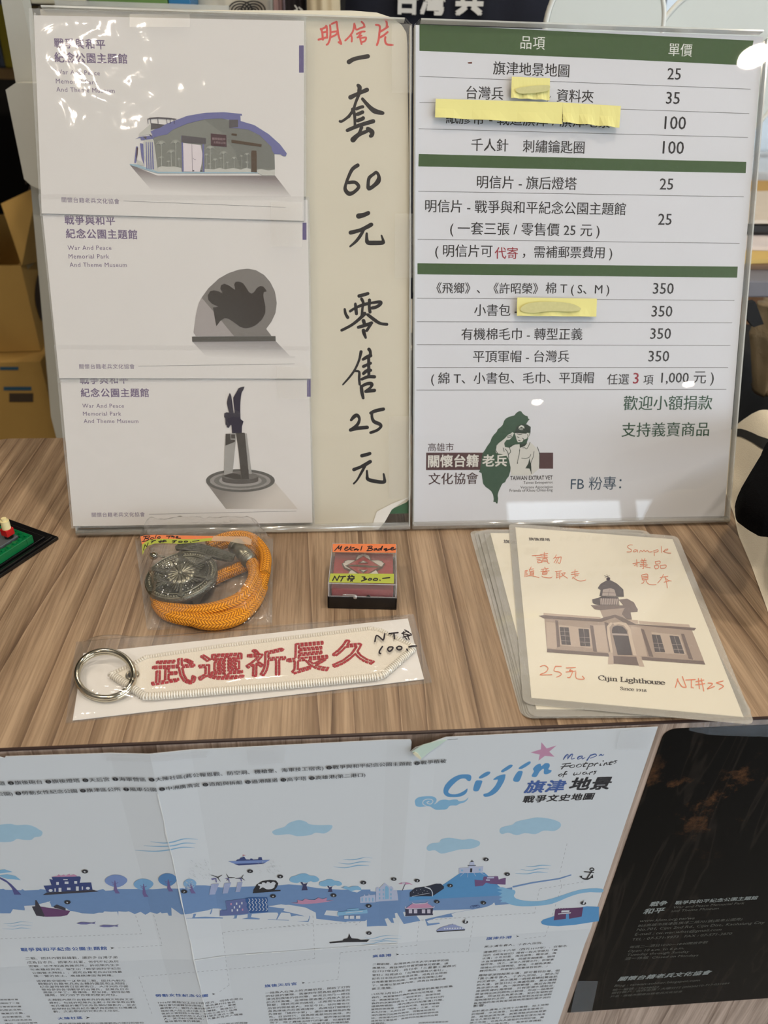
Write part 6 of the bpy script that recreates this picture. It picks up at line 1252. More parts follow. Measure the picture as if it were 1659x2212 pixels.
# --- headings and columns of text
ML[0] = 0
B1 = Z(0, 2030, 5.027); B2 = Z(320, 2110, 6.381); B3_ = Z(560, 2080, 7.54); B4 = Z(790, 2040, 7.54); B5 = Z(1000, 2010, 6.636)
for z, t_, x0, y0, x1, y1, ax_, ay_ in ((B1, '戰爭與和平紀念公園主題館', 230, 128, 1165, 112, 1198, 90), (B1, '大陳社區', 632, 870, 900, 860, 930, 846), (B2, '勞動女性紀念公園', 105, 282, 828, 275, 878, 238), (B3_, '旗後天后宮', 90, 402, 612, 362, 690, 325), (B4, '高雄港', 112, 218, 422, 196, 488, 162), (B5, '旗津外港', 330, 138, 695, 115, 762, 84)):
    ML[0] = 0; g = ml(z); g.text(t_, x0, y0, x1, y1, bold=.03, space=1.1); g.build('heading', I_head, MAP)
    g = ml(z); k_ = 1.0 if z is not B3_ and z is not B4 else 1.2; g.poly([ax_-2, ay_-12*k_, ax_+48*k_, ay_-2, ax_+2, ay_+14*k_, ax_+16*k_, ay_]); g.build('arrow', I_mk2, MAP)
ML[0] = 2; g = ml(B1); g.para(['二戰、國共內戰與韓戰，讓許多台灣子弟', '成為日本兵、國軍及共軍。他們不知為何', '而戰，也不知道為誰而死。許昭榮先生多', '年來積極奔走，催生出「戰爭與和平紀念', '公園暨主題館」，選定台籍老兵出征時最', '後一瞥的故土、高雄旗津面海興建。'], (280, 218), (1278, 204), (370, 406), (1340, 398), .008)
g.para(['這裡是全國唯一以參與二戰、國共內戰及', '韓戰的台籍老兵為主體的園區和主題館，', '紀念當時被徵召至東南亞、大洋洲及中國', '等地參與各項戰爭的台灣兵，並兼及日本', '高座少年工、看護婦、慰安婦、戰俘船等', '議題，致力給予合理的歷史定位。'], (398, 460), (1365, 456), (490, 614), (1428, 610), .008)
g.para(['主題館內展示台籍老兵的各類文物與文史', '資料，包括許昭榮先生數十年來爭取台籍', '老兵權益的奮鬥史及各類紀錄影片。並定', '期舉辦台灣兵紀念儀式與相關文化推廣活', '動、文史學術研究和志工培訓。'], (520, 664), (1452, 658), (584, 792), (1500, 778), .008)
g.para(['高字塔旋轉餐廳的公路景觀為大陳村的信仰', '中心，早年移居旗津的大陳義胞在此生活，'], (640, 922), (1560, 912), (655, 960), (1575, 950), .008)
g.para(['在港灣邊也曾', '的開始了一座', '今廣濟宮的舊', '的歷史文物，', '集聚的市集，', '的宗教園區。但', '獲公所成為旅遊', '線船，而政府重視'], (-40, 662), (275, 656), (60, 922), (410, 912), .008)
g.build('text_column', I_body, MAP)
g = ml(B2); g.para(['1966年高雄加工出口區成立，同時也是台', '灣社會快速轉型的里程，吸收農村社會低', '廉勞動力，當時大量的農漁村少女，畢業', '後即進入加工出口區上班賺錢。高雄加工', '區設立後短短十年間，全台三座加工區廠', '商直接雇用的勞工人口數便多達近七萬', '人，其中85%是女性，大量女性走入職場', '意味著社會的轉變。'], (140, 372), (1310, 318), (232, 632), (1370, 560), .008)
g.z = B1; g.z = B2; g.para(['為了紀念這段歷史而興建'], (700, 672), (1370, 650), (700, 672), (1370, 650), .008); g.build('text_column', I_body, MAP)
g = ml(B3_); g.para(['一趟漁人在海上的流離航程，開啟了打狗', '的發展的肇端。清康熙年間為躲避颱風而', '漂流到旗後的徐阿華，眼見此地乃一絕佳', '的天然漁場，返鄉後便邀集六姓族人至此', '開墾；隨其而來的媽祖，正是現今旗後天', '后宮的開基香火。時至今日，徐阿華也化', '身為旗後天后宮遶境時，為媽祖打頭陣的', '先鋒官「鎮府中軍」，還扮演著開路的角', '色。日治時代，做為南進基地的高雄，則', '成為盟軍轟炸的焦點之一。當炸彈如落雨', '而下，除了轟隆出時代的動盪，但廟貌著', '實保佑了當地居民，而軍言投炸彈期間，', '信眾深信媽祖的庇佑，神蹟流傳至今日，'], (100, 512), (1480, 408), (185, 1085), (1480, 1030), .008); g.build('text_column', I_body, MAP)
g = ml(B4); g.para(['二戰前期，台灣做為日本太平洋戰爭的南', '進基地，高雄港的位置更顯舉足輕重。遂', '在1937年6月，由日本「三菱重工業株式', '會社」投資成立「台灣船渠株式會社」。', '配合日本政府的南進政策，成為日治時期', '台灣最重要的船廠，就坐落在旗後山腳', '下，後遷址至旗津內港，成為台灣造船產', '業之濫觴。'], (108, 345), (1488, 268), (98, 745), (1430, 610), .008)
g.para(['1945年3月到6月，高雄港受到美軍的密集', '轟炸，美軍軍機的轟炸集中在哈瑪星、鹽', '埕、高雄港車站。二戰結束前，高雄市被', '轟炸的次數超過五十次以上，全市85%的', '建築物損毀。港內遭炸沉船隻達175艘。', '當時的高雄港一度成為死港，輕民眾暱稱', '為丸仔港，丸即日語「船隻」之意，形容', '港內遍佈沉船難為機神。但戰後物資短', '缺，高雄港內的沉船可供拆卸即製提供高', '雄其他工業使用，高雄的拆船業因而在戰', '後興起。'], (100, 832), (1418, 698), (86, 1310), (1352, 1195), .008)
g.para(['因應拆船產業聚在旁'], (860, 1292), (1340, 1270), (860, 1292), (1340, 1270), .008); g.build('text_column', I_body, MAP)
g = ml(B5); g.para(['黑水溝冬食人，十去九沒回。'], (305, 250), (1142, 192), (305, 250), (1142, 192), .008)
g.para(['清康熙三十六年（西元1697年），在郁永', '河的《裨海遊記》裡有一段文字提及「黑', '水溝」水色如墨，海流湍急；離澎湖，海', '水自深碧轉為淡黑，回望澎湖諸島，猶隱', '隱可見，頃之，漸沒入煙雲之外；前望臺', '灣諸山已在隱現間。更進，水變為淡藍，', '轉而為白，而臺郡山巒畢陳目前矣。」'], (290, 330), (1490, 236), (238, 596), (1375, 512), .008)
g.para(['離開澎湖跨越黑水溝，即可看到台灣，但', '「黑水溝冬食人，十去九沒回。」郁永河', '的文章中，黑水溝是一處極易讓船隻迷航', '的大溝，甚至比紅水溝還危險。黑水溝稱', '為澎湖水道，為一海底斷層，靠近台灣與', '澎湖兩邊的海岸線，只有澎湖水道較深，', '故呈現出來的顏色比較暗，形成一個海底', '溝渠，所以取名為黑水溝。至於澎湖附近', '海路險惡的主因，是因為受到流經澎湖群', '島海面的海流與澎湖島嶼周圍的潮汐流的', '影響。'], (222, 662), (1382, 588), (146, 1102), (1240, 1010), .008)
g.para(['由於黑水溝海上洋流十分複雜，加上地勢', '的阻礙，水流湍急，如果遭遇冬季東北', '風，險惡波濤洶湧，其驚濤駭浪的情景更', '是令人驚恐萬分，航行艱險隻犯渡台灣海', '峽之危險，也為先人遺留的共同記憶。離', '鄉背井「唐山過台灣」，有幸依靠媽祖，'], (135, 1175), (1230, 1075), (88, 1380), (1140, 1300), .008); g.build('text_column', I_body, MAP)
# tapes on the map; joined print too fine to pick apart
for o in MAP.children:
    if o.name.split('.')[0] in ('wind_lines', 'piers', 'harbour_white', 'dashed_lines', 'number_dots', 'dot_numbers', 'tree_trunks', 'turbine_blades', 'turbine_shadows', 'ferry_windows', 'palace_windows', 'printed_fish', 'text_column', 'white_buildings', 'small_lettering'): o['kind'] = 'stuff'
M_tp = film('clear_tape', haze=.10, hazec=(.88, .88, .88), rough=.22, gain=1.0)
for z, fl in ((P0, [1170, 70, 1365, 62, 1362, 185, 1190, 195]), (P0, [500, 95, 1000, 78, 990, 160, 505, 175]), (P1_, [1425, -5, 1600, -15, 1540, 122, 1390, 122])):
    ab_ = [FM.px(*z(x, y)) for x, y in pairs(fl)]; g = Ink(FM, .0012); g._polyab([(a, min(-.0022, b)) for a, b in ab_]); g.build('clear_tape', M_tp, MAP)

# ---------------------------------------------------------------- dark laminated poster
FD = Frame((0, -.0012, 0), (1, 0, 0), (0, 0, 1))
DK = thing('dark_poster', (.42, -.0012, -.30), 'dark laminated museum poster with brown floral pattern beside the map', 'poster')
def darkmat():
    m = bpy.data.materials.new('dark_print'); n, l = nodes(m); p = n['Principled BSDF']; p.inputs['Roughness'].default_value = .30; p.inputs['Specular IOR Level'].default_value = .12
    tc = n.new('ShaderNodeTexCoord'); mp = n.new('ShaderNodeMapping'); l.new(tc.outputs['Object'], mp.inputs[0]); mp.inputs['Scale'].default_value = (1, 1, .12)
    a = n.new('ShaderNodeTexNoise'); a.inputs['Scale'].default_value = 60; a.inputs['Detail'].default_value = 3; a.inputs['Distortion'].default_value = 1.2; l.new(mp.outputs[0], a.inputs['Vector'])
    r = n.new('ShaderNodeValToRGB'); e = r.color_ramp.elements; e[0].position = .45; e[0].color = rgb(9, 9, 10); e[1].position = .75; e[1].color = rgb(10, 9, 9)
    x = e.new(.60); x.color = rgb(32, 28, 25); x = e.new(.56); x.color = rgb(10, 10, 10); x = e.new(.64); x.color = rgb(10, 9, 9)
    l.new(a.outputs[0], r.inputs[0])
    # one horizontal zone of brown blossoms across the upper third of the print
    b = n.new('ShaderNodeTexNoise'); b.inputs['Scale'].default_value = 28; b.inputs['Detail'].default_value = 9; b.inputs['Roughness'].default_value = .75; l.new(tc.outputs['Object'], b.inputs['Vector'])
    sx = n.new('ShaderNodeSeparateXYZ'); l.new(tc.outputs['Object'], sx.inputs[0])
    mr = n.new('ShaderNodeMapRange'); mr.inputs[1].default_value = .175; mr.inputs[2].default_value = .235; l.new(sx.outputs[2], mr.inputs[0])
    mr2 = n.new('ShaderNodeMapRange'); mr2.inputs[1].default_value = .292; mr2.inputs[2].default_value = .250; l.new(sx.outputs[2], mr2.inputs[0])
    mu = n.new('ShaderNodeMath'); mu.operation = 'MULTIPLY'; l.new(mr.outputs[0], mu.inputs[0]); l.new(mr2.outputs[0], mu.inputs[1])
    r2 = n.new('ShaderNodeValToRGB'); r2.color_ramp.elements[0].position = .54; r2.color_ramp.elements[0].color = (0, 0, 0, 1); r2.color_ramp.elements[1].position = .66; r2.color_ramp.elements[1].color = (1, 1, 1, 1); l.new(b.outputs[0], r2.inputs[0])
    mu2 = n.new('ShaderNodeMath'); mu2.operation = 'MULTIPLY'; l.new(mu.outputs[0], mu2.inputs[0]); l.new(r2.outputs[0], mu2.inputs[1])
    mx = n.new('ShaderNodeMix'); mx.data_type = 'RGBA'; l.new(mu2.outputs[0], mx.inputs[0]); l.new(r.outputs[0], mx.inputs[6]); mx.inputs[7].default_value = rgb(98, 66, 42)
    l.new(mx.outputs[2], p.inputs['Base Color']); return m
xl_, xr_, zt_, zb_ = .2520, .66, -.0050, -.2955
rr = .006; o_ = [(xl_, zb_), (xr_, zb_), (xr_, zt_)]+[(xl_+rr-rr*math.sin(a), zt_-rr+rr*math.cos(a)) for a in [i*math.pi/2/6 for i in range(7)]]
MB().prism([FD.w(a, b, 0) for a, b in o_], V((0, .0003, 0))).build('printed_sheet', darkmat(), DK)
g5 = Z(1180, 1540, 3.292); I_si = ink('print_silver', 138, 144, 142); I_si2 = ink('print_dim_silver', 96, 96, 90)
D1 = Z(1370, 1920, 5.74); D2 = Z(1300, 2040, 4.621)
g = Ink(FD, .0001, D1); g.text('戰争', 185, 222, 405, 202, bold=.03, shear=.15); g.text('和平', 105, 318, 365, 296, bold=.03, shear=.15); g.build('logo_lettering', I_si, DK)
g = Ink(FD, .0001, D1); g.text('戰爭與和平紀念公園主題館', 500, 198, 1520, 132, bold=.02); g.z = D2; g.text('關懷台籍老兵文化協會', 155, 368, 1085, 300, bold=.028, space=1.08, shear=.25); g.build('large_lettering', I_si, DK)
g = Ink(FD, .0001, D1)
for t_, x0, y0, x1, y1 in (('War and Peace Memorial Park', 480, 244, 1360, 190), ('and Theme Museum', 455, 290, 1045, 254), ('www.khm.org.tw/wa', 60, 424, 740, 386), ('805高雄市旗津區旗津二路701號(風車公園旁)', 40, 480, 1330, 396), ('No.701, Cijin 2nd Rd., Cijin Dist., Kaohsiung City', 22, 532, 1605, 440), ('E-mail : tw.war.what@gmail.com', 0, 590, 1070, 528), ('TEL : 07-571-9973   FAX : 07-571-3870', -30, 642, 1205, 568)): g.text(t_, x0, y0, x1, y1, bold=.006, shear=.1)
g.z = D2
for t_, x0, y0, x1, y1 in (('每週二—週日10:00—18:00開放參觀', 275, 40, 1050, -10), ('Open 10 a.m. to 6 p.m.', 255, 86, 815, 54), ('Tuesday through Sunday', 245, 124, 865, 90), ('週一休館  Closed on Mondays', 225, 162, 955, 124), ('Blog : taiwan-soldier.blogspot.com', 120, 432, 972, 374), ('統一編號 : 10298022', 102, 468, 565, 436), ('銀行帳戶 : 合作金庫 / 大順分行 (006)0210-717-031684', 92, 502, 1265, 402), ('戶名 : 高雄市關懷台籍老兵文化協會', 80, 532, 800, 480)): g.text(t_, x0, y0, x1, y1, bold=.006, shear=.1)
o = g.build('small_lettering', I_si2, DK); o['kind'] = 'stuff'
M_dt = film('dark_poster_tape', haze=.10, hazec=(.50, .60, .72), rough=.3, gain=1.2)
for fl in ([1492, 1553, 1660, 1538, 1700, 1580, 1530, 1586, 1487, 1577], [1530, 1586, 1535, 1550, 1700, 1536, 1700, 1592, 1560, 1588], [1247, 2118, 1292, 2118, 1278, 2184, 1232, 2187]):
    ab_ = [FD.px(*p) for p in pairs(fl)]; g = Ink(FD, .0003); g._polyab([(a, min(-.0006, b)) for a, b in ab_]); g.build('clear_tape', M_dt, DK)
# ================================================================== behind the table
def at(u, v, y): return hitp(u, v, V((0, y, 0)), V((0, 1, 0)))
# ---------------------------------------------------------------- cardboard boxes
M_cb = mat('cardboard', rgb(194, 156, 86), .85, var=.08, vscale=12); M_cbi = mat('cardboard_inside', rgb(150, 116, 64), .9)
M_cbp = mat('box_print_dark', rgb(74, 60, 46), .8); M_cbb = mat('box_blue_tape', rgb(50, 92, 120), .5)
def carton(corner, ang, w_, d_, h_, z0, label, open_top=False):
    """corner: front right corner; the box runs left and back from it"""
    root = thing('cardboard_box', (corner[0], corner[1], z0), label, 'box')
    M = Matrix.Translation((corner[0], corner[1], z0)) @ Matrix.Rotation(ang, 4, 'Z'); t = .004
    b = MB(); b.box((-w_, 0, 0), (0, d_, t), M); b.box((-w_, 0, t), (0, t, h_), M); b.box((-w_, d_-t, t), (0, d_, h_), M); b.box((-w_, t, t), (-w_+t, d_-t, h_), M); b.box((-t, t, t), (0, d_-t, h_), M)
    b.build('carton', M_cb, root)
    if not open_top: MB().box((-w_, 0, h_), (0, d_/2-.001, h_+.003), M).build('top_flap', M_cb, root); MB().box((-w_, d_/2+.001, h_), (0, d_, h_+.003), M).build('top_flap', M_cb, root)
    return root, M
cl = at(87, 781, .70)
ZL = cl.z
c0, _m = carton((cl.x+.005, .71), .06, .42, .36, ZL-.31-FLOOR_Z, FLOOR_Z, 'bottom cardboard box of the stack left of the signs')
c1, m1 = carton((cl.x, .70), .06, .40, .34, .3033, ZL-.3065, 'closed cardboard box with a blue strip and dark label, middle of the stack')
F1 = Frame(m1 @ V((0, 0, 0)), m1.to_3x3() @ V((1, 0, 0)), (0, 0, 1))
for nm, q, m in (('blue_strip', (8, 835, 68, 843), M_cbb), ('dark_label', (20, 849, 72, 868), M_cbp), ('blue_strip', (0, 792, 40, 799), M_cbb)):
    a = [F1.px(q[0], q[1]), F1.px(q[2], q[1]), F1.px(q[2], q[3]), F1.px(q[0], q[3])]
    g = Ink(F1, .0006); g._polyab(a); g.build(nm, m, c1)
FR1 = Frame(m1 @ V((0, 0, 0)), m1.to_3x3() @ V((0, 1, 0)), (0, 0, 1))
g = Ink(FR1, .0006); g._polyab([FR1.px(*p) for p in ((98, 785), (112, 768), (116, 785), (104, 802))]); g.build('blue_print', M_cbb, c1)
cu = at(88, 757, .735)
c2, m2 = carton((cu.x, .735), .10, .36, .30, at(47, 574, .735).z-(ZL+.001), ZL+.001, 'open cardboard box on top of the stack with one flap standing up', True)
h2 = at(47, 574, .735).z-(ZL+.001)
fl_ = [at(47, 574, .735), at(2, 440, .76), at(81, 403, .80), at(105, 560, .85)]
MB().prism(fl_, V((0, .004, 0))).build('raised_flap', M_cb, c2)
FR2 = Frame(m2 @ V((0, 0, 0)), m2.to_3x3() @ V((0, 1, 0)), (0, 0, 1))
g = Ink(FR2, .0008); g.poly([84, 590, 98, 610, 110, 680, 92, 695, 78, 660, 76, 625], 3); g.build('dark_print', M_cbp, c2)
g = Ink(FR2, .0008); g.poly([56, 572, 92, 542, 96, 548, 60, 582]); g.build('tape_strip', mat('box_tape', rgb(190, 170, 120), .5), c2)
FF = Frame(fl_[0], (fl_[3]-fl_[0]), (fl_[1]-fl_[0])); 
g = Ink(FF, .0004); g.strokes([4, 5, 3], [[60, 428, 62, 420, 70, 422, 74, 432, 70, 440, 66, 450, 70, 458, 80, 454]]); g.build('marker_scribble', M_cbp, c2)

# ---------------------------------------------------------------- white folded board standing behind the left sign
WB = thing('foam_board', (-.05, .5, FLOOR_Z), 'tall white foam board leaning behind the left sign', 'board')
pl = [at(*p, .5) for p in ((-6, -260), (3, 4), (34, 179), (38, 200), (60, 330), (110, 900))]
pl += [V((pl[-1].x+.01, .5, FLOOR_Z)), V((.06, .5, FLOOR_Z)), V((.06, .5, pl[5].z)), at(120, 400, .5), at(66, 90, .5), at(48, 0, .5), at(36, -260, .5)]
M_fo = mat('foam_white', rgb(198, 196, 184), .7, var=.03)
MB().prism(pl, V((0, .02, 0))).build('board', M_fo, WB)
pl = [at(*p, .48) for p in ((34, 179), (12, 194), (52, 387), (66, 400), (110, 420), (90, 180))]
MB().prism(pl, V((0, .018, 0))).build('side_wing', M_fo, WB)

# ---------------------------------------------------------------- left shelf in the dark
SH = thing('wall_shelf', (-.62, 1.2, FLOOR_Z), 'dark wooden shelf unit far behind at the upper left', 'shelf')
M_sd = mat('shelf_dark', rgb(58, 44, 34), .7); M_sw = mat('shelf_wood', rgb(132, 100, 58), .6)
zz = at(10, 152, 1.15).z
MB().box((-1.10, 1.15, zz-.012), (-.30, 1.5, zz+.002)).build('shelf_board', M_sw, SH)
MB().box((-1.10, 1.15, zz-.5), (-.30, 1.5, zz-.488)).build('shelf_board', M_sw, SH)
for x in (-1.10, -.318): MB().box((x, 1.16, FLOOR_Z), (x+.018, 1.5, zz+.5)).build('side_panel', M_sd, SH)
BN = thing('yellow_binder', at(20, 140, 1.18), 'dark binder with a yellow spine on the far shelf', 'binder')
p = at(17, 142, 1.17); MB().box((p.x-.004, 1.17, zz+.0025), (p.x+.018, 1.35, zz+.085), bev=.001).build('spine', mat('yellow_spine', rgb(150, 128, 20), .6), BN)
MB().box((p.x-.06, 1.17, zz+.0025), (p.x-.005, 1.37, zz+.09), bev=.002).build('cover', mat('binder_grey', rgb(70, 74, 84), .6), BN)

# ---------------------------------------------------------------- low counter behind the left sign with boxes on it
RC = thing('rear_counter', (-.02, .65, FLOOR_Z), 'white counter behind the left sign carrying the green and blue boxes', 'counter')
zc = at(300, 17, .58).z
M_wc = mat('counter_white', rgb(196, 192, 182), .6)
MB().box((-.14, .58, zc-.012), (.0125, .80, zc)).build('counter_top', M_wc, RC)
MB().box((-.135, .59, FLOOR_Z), (.010, .79, zc-.012)).build('counter_body', M_wc, RC)
def tbox(name, u0, u1, ztop, dep, m, label, cat, y=.60):
    a = at(u0, 5, y); b_ = at(u1, 5, y); r_ = thing(name, ((a.x+b_.x)/2, y+dep/2, zc), label, cat)
    MB().box((a.x, y, zc+.0005), (b_.x, y+dep, zc+ztop), bev=.001).build('box_body', m, r_)
    MB().box((a.x+.002, y+.002, zc+ztop), (b_.x-.002, y+dep-.002, zc+ztop+.002)).build('box_lid', m, r_); return r_
tbox('cream_box', 66, 186, .05, .12, mat('cream_carton', rgb(206, 200, 176), .6), 'cream box at the left end of the rear counter', 'box')
tbox('green_box', 192, 362, .045, .14, mat('green_carton', rgb(92, 128, 66), .6), 'flat green box seen over the top of the left sign', 'box')
tbox('blue_box', 364, 411, .055, .10, mat('blue_carton', rgb(38, 108, 156), .5), 'small blue box right of the green one above the left sign', 'box')
MB().box((-.14, .585, zc+.0), (.0125, .590, zc+.004)).build('clear_ledge', M_acr_edge, RC)

# ---------------------------------------------------------------- clothes rail with shirt and bags
RL = thing('clothes_rail', (.2, .72, FLOOR_Z), 'metal clothes rail behind the signs, mostly above the picture', 'clothes rail')
M_ch = mat('rail_chrome', rgb(180, 180, 182), .25, 1.0)
rx0, rx1, ry, rz = .045, .47, .75, .66
MB().cyl((rx0, ry, rz), (rx1, ry, rz), .011, n=16).build('rail', M_ch, RL, True)
for x in (rx0, rx1):
    MB().cyl((x, ry, FLOOR_Z+.02), (x, ry, rz), .011, n=16).build('upright', M_ch, RL, True); MB().box((x-.012, ry-.14, FLOOR_Z), (x+.012, ry+.14, FLOOR_Z+.02), bev=.003).build('foot', M_ch, RL)
def cloth(rows, y, dep, name, m, parent, folds=5, amp=.003, nx=26):
    """a soft flat garment part: rows of left/right points, front and back shells joined"""
    vs = []; fs = []; n = nx
    rows = [(a if len(a) == 2 else a, b) for a, b in rows]; R2_ = []
    for i in range(len(rows)-1):
        for k in range(4):
            t = k/4; R2_.append(tuple((rows[i][j][0]*(1-t)+rows[i+1][j][0]*t, rows[i][j][1]*(1-t)+rows[i+1][j][1]*t) for j in (0, 1)))
    R2_.append(rows[-1])
    for side in (-1, 1):
        for l_, r_ in R2_:
            for i in range(n+1):
                s_ = i/n; x = l_[0]*(1-s_)+r_[0]*s_; z = l_[1]*(1-s_)+r_[1]*s_
                vs.append((x, y+side*dep*math.sqrt(max(0, math.sin(math.pi*s_)))+amp*math.sin(s_*folds*6.28+z*9)*math.sin(math.pi*s_), z))
    m_ = len(R2_); o_ = m_*(n+1)
    for j in range(m_-1):
        for i in range(n):
            k = j*(n+1)+i; fs.append((k, k+n+1, k+n+2, k+1)); fs.append((o_+k, o_+k+1, o_+k+n+2, o_+k+n+1))
    for i in range(n): fs.append((i, i+1, o_+i+1, o_+i)); k = (m_-1)*(n+1)+i; fs.append((k+1, k, o_+k, o_+k+1))
    return mk(name, vs, fs, m, parent, True)
def X(u, y): return at(u, 20, y).x
yt = .66
TS = thing('navy_tshirt', (.21, yt, -.05), 'navy T-shirt with white brush characters hanging behind the gap between the signs', 'T-shirt')
x0, x1 = X(752, yt), X(1192, yt); M_nv = mat('navy_cotton', rgb(14, 18, 34), .9, var=.1, vscale=60, bump=.3, bscale=1200)
cloth([((x0-.012, -.12), (x1+.01, -.12)), ((x0-.008, .2), (x1+.004, .2)), ((x0, .34), (x1-.004, .34)), ((x0+.004, .45), (x1-.01, .45)), ((x0+.03, .50), (x1-.03, .50)), ((x0+.075, .525), (x1-.075, .525))], yt, .012, 'shirt_body', M_nv, TS)
cloth([((x0-.075, .36), (x0-.01, .33)), ((x0-.03, .44), (x0+.02, .40)), ((x0+.03, .505), (x0+.045, .44))], yt, .008, 'sleeve', M_nv, TS, 2, .002, 12)
cloth([((x1+.01, .33), (x1+.075, .36)), ((x1-.02, .40), (x1+.03, .44)), ((x1-.045, .44), (x1-.03, .505))], yt, .008, 'sleeve', M_nv, TS, 2, .002, 12)
MB().tube([((x0+x1)/2-.09, yt, .505), ((x0+x1)/2, yt, .56), ((x0+x1)/2+.09, yt, .505)], .003, 8).tube([((x0+x1)/2, yt, .56), ((x0+x1)/2, yt+.01, .60), ((x0+x1)/2+.012, yt+.04, .64), ((x0+x1)/2+.008, yt+.06, .672)], .0018, 8).build('hanger', M_ch, TS, True)
FTS = Frame((0, yt-.0165, 0), (1, 0, 0), (0, 0, 1)); Mw = mat('white_print', rgb(222, 222, 218), .8)
g = Ink(FTS, 0, Z(840, 0, 4.1475)); g.text('台灣', 60, 128, 500, 140, bold=.05); g.text('兵', 592, 140, 840, 142, bold=.05); g.build('brush_print', Mw, TS)
def tote(name, u0, u1, y, zb_, zt_, m, label, lean=0.0, cat='tote bag'):
    a, b_ = X(u0, y), X(u1, y); r_ = thing(name, ((a+b_)/2, y, zb_), label, cat)
    cloth([((a-.004, zb_), (b_+.004+lean, zb_)), ((a, .28), (b_, .28)), ((a, zt_), (b_-lean, zt_))], y, .010, 'bag_body', m, r_, 3, .002, 18)
    w_ = b_-a
    for yy in (-.006, .006): MB().tube([(a+w_*.25, y+yy, zt_-.01), (a+w_*.28, ry+yy, rz-.03), (a+w_*.38, ry+yy, rz+.0135), (a+w_*.55, ry+yy, rz+.0135), (a+w_*.65, ry+yy, rz-.03), (a+w_*.75, y+yy, zt_-.01)], .0035, 8).build('handle', m, r_, True)
    return r_
M_c1 = mat('cotton_pale', rgb(206, 200, 184), .9, var=.05); M_c2 = mat('cotton_cream', rgb(206, 190, 158), .9, var=.05)
t1 = tote('canvas_bag', 421, 589, .660, .02, .42, M_c1, 'pale canvas bag with black wave arcs behind the left sign')
FC = Frame((0, .6475, 0), (1, 0, 0), (0, 0, 1)); g = Ink(FC, 0)
for cx in (519, 547):
    for r_ in (6, 12, 19, 26): g.stroke(3.2, sum([[cx+r_*math.cos(a), 24-r_*.82*math.sin(a)] for a in [math.pi*k/10 for k in range(11)]], []))
g.build('wave_print', mat('wave_ink', rgb(30, 30, 32), .8), t1)
tw = tote('striped_towel', 591, 616, .637, .10, .42, mat('pink_towel', rgb(190, 158, 156), .9), 'narrow pinkish towel hanging between the canvas bags', cat='towel')
t2 = tote('black_bag', 617, 661, .614, .06, .42, mat('black_canvas', rgb(34, 26, 30), .9), 'narrow black bag with white marks behind the left sign')
g = Ink(Frame((0, .6015, 0), (1, 0, 0), (0, 0, 1)), 0); g.strokes([3, 5], [[637, 12, 642, 20, 636, 24], [646, 16, 652, 22]]); g.build('white_marks', Mw, t2)
t3 = tote('cream_bag', 663, 736, .592, .03, .42, M_c2, 'cream canvas bag beside the navy shirt', lean=.006)

# ---------------------------------------------------------------- round white fans on a stand behind the right sign
BN2 = thing('fan_stand', (.27, .46, FLOOR_Z), 'narrow white pedestal hidden behind the right sign holding the fans', 'pedestal')
MB().box((.16, .42, FLOOR_Z), (.385, .53, .028), bev=.003).build('pedestal_body', M_wc, BN2); MB().box((.165, .425, .028), (.38, .525, .040)).build('slotted_top', M_wc, BN2)
M_fan = mat('fan_white', rgb(214, 220, 216), .6, var=.02); M_rim = mat('fan_rim', rgb(226, 228, 222), .35)
def fan(uc, vc, rpx, y, label):
    c = at(uc, vc, y); r_ = (at(uc+rpx, vc, y)-c).length; root = thing('round_fan', (c.x, y, .041), label, 'fan', 'round white fans')
    MB().lathe(c, (0, -1, 0), [(0, -.0012), (r_-.002, -.0012), (r_-.002, .0012), (0, .0012)], 72).build('fan_leaf', M_fan, root)
    MB().tube([(c.x+r_*math.cos(a), y, c.z+r_*math.sin(a)) for a in [2*math.pi*i/72 for i in range(72)]], .0022, 8, True).build('fan_rim', M_rim, root, True)
    MB().box((c.x-.007, y-.003, .041), (c.x+.007, y+.003, c.z-r_*.55), bev=.001).build('fan_handle', M_rim, root)
fan(1305, 62, 126, .462, 'left round white fan standing above the right sign'); fan(1546, 152, 156, .480, 'larger right round white fan rising behind the sign corner')

# ---------------------------------------------------------------- grey rack at the far right with papers
RK = thing('grey_rack', (.8, .62, FLOOR_Z), 'grey rack at the right edge carrying papers and envelopes', 'rack')
zr = at(1640, 606, .52).z; M_gk = mat('grey_plastic', rgb(120, 118, 124), .5); xr0 = .488
MB().box((xr0, .52, zr-.018), (1.15, .86, zr), bev=.002).build('rack_shelf', M_gk, RK)
for x in (xr0+.01, 1.13):
    for y in (.54, .84): MB().box((x-.01, y-.01, FLOOR_Z), (x+.01, y+.01, zr-.018)).build('rack_leg', M_gk, RK)
def sheetpile(name, u0, v_top, v_bot, y, dep, m, label, cat, z0, ang=0.0, bow=.0):
    a = at(u0, v_top, y); h_ = max(.004, at(u0, v_top, y).z-z0)
    r_ = thing(name, (a.x+.12, y+dep/2, z0), label, cat); vs = []; fs = []; n = 10
    for k, zz_ in enumerate((0, h_)):
        for j in range(2):
            for i in range(n+1): t = i/n; vs.append((a.x-.10+.36*t, y+dep*j+ang*(t-.5), z0+zz_*(1 if k else 0)+bow*t*t))
    W_ = n+1
    for i in range(n):
        fs += [(i+1, i, i+W_, i+1+W_), (2*W_+i, 2*W_+i+1, 3*W_+i+1, 3*W_+i), (i, i+1, 2*W_+i+1, 2*W_+i), (W_+i+1, W_+i, 3*W_+i, 3*W_+i+1)]
    fs += [(0, 2*W_, 3*W_, W_), (n, n+W_, n+3*W_, n+2*W_)]
    mk('sheets', vs, fs, m, r_); return r_
z1 = zr+.0005
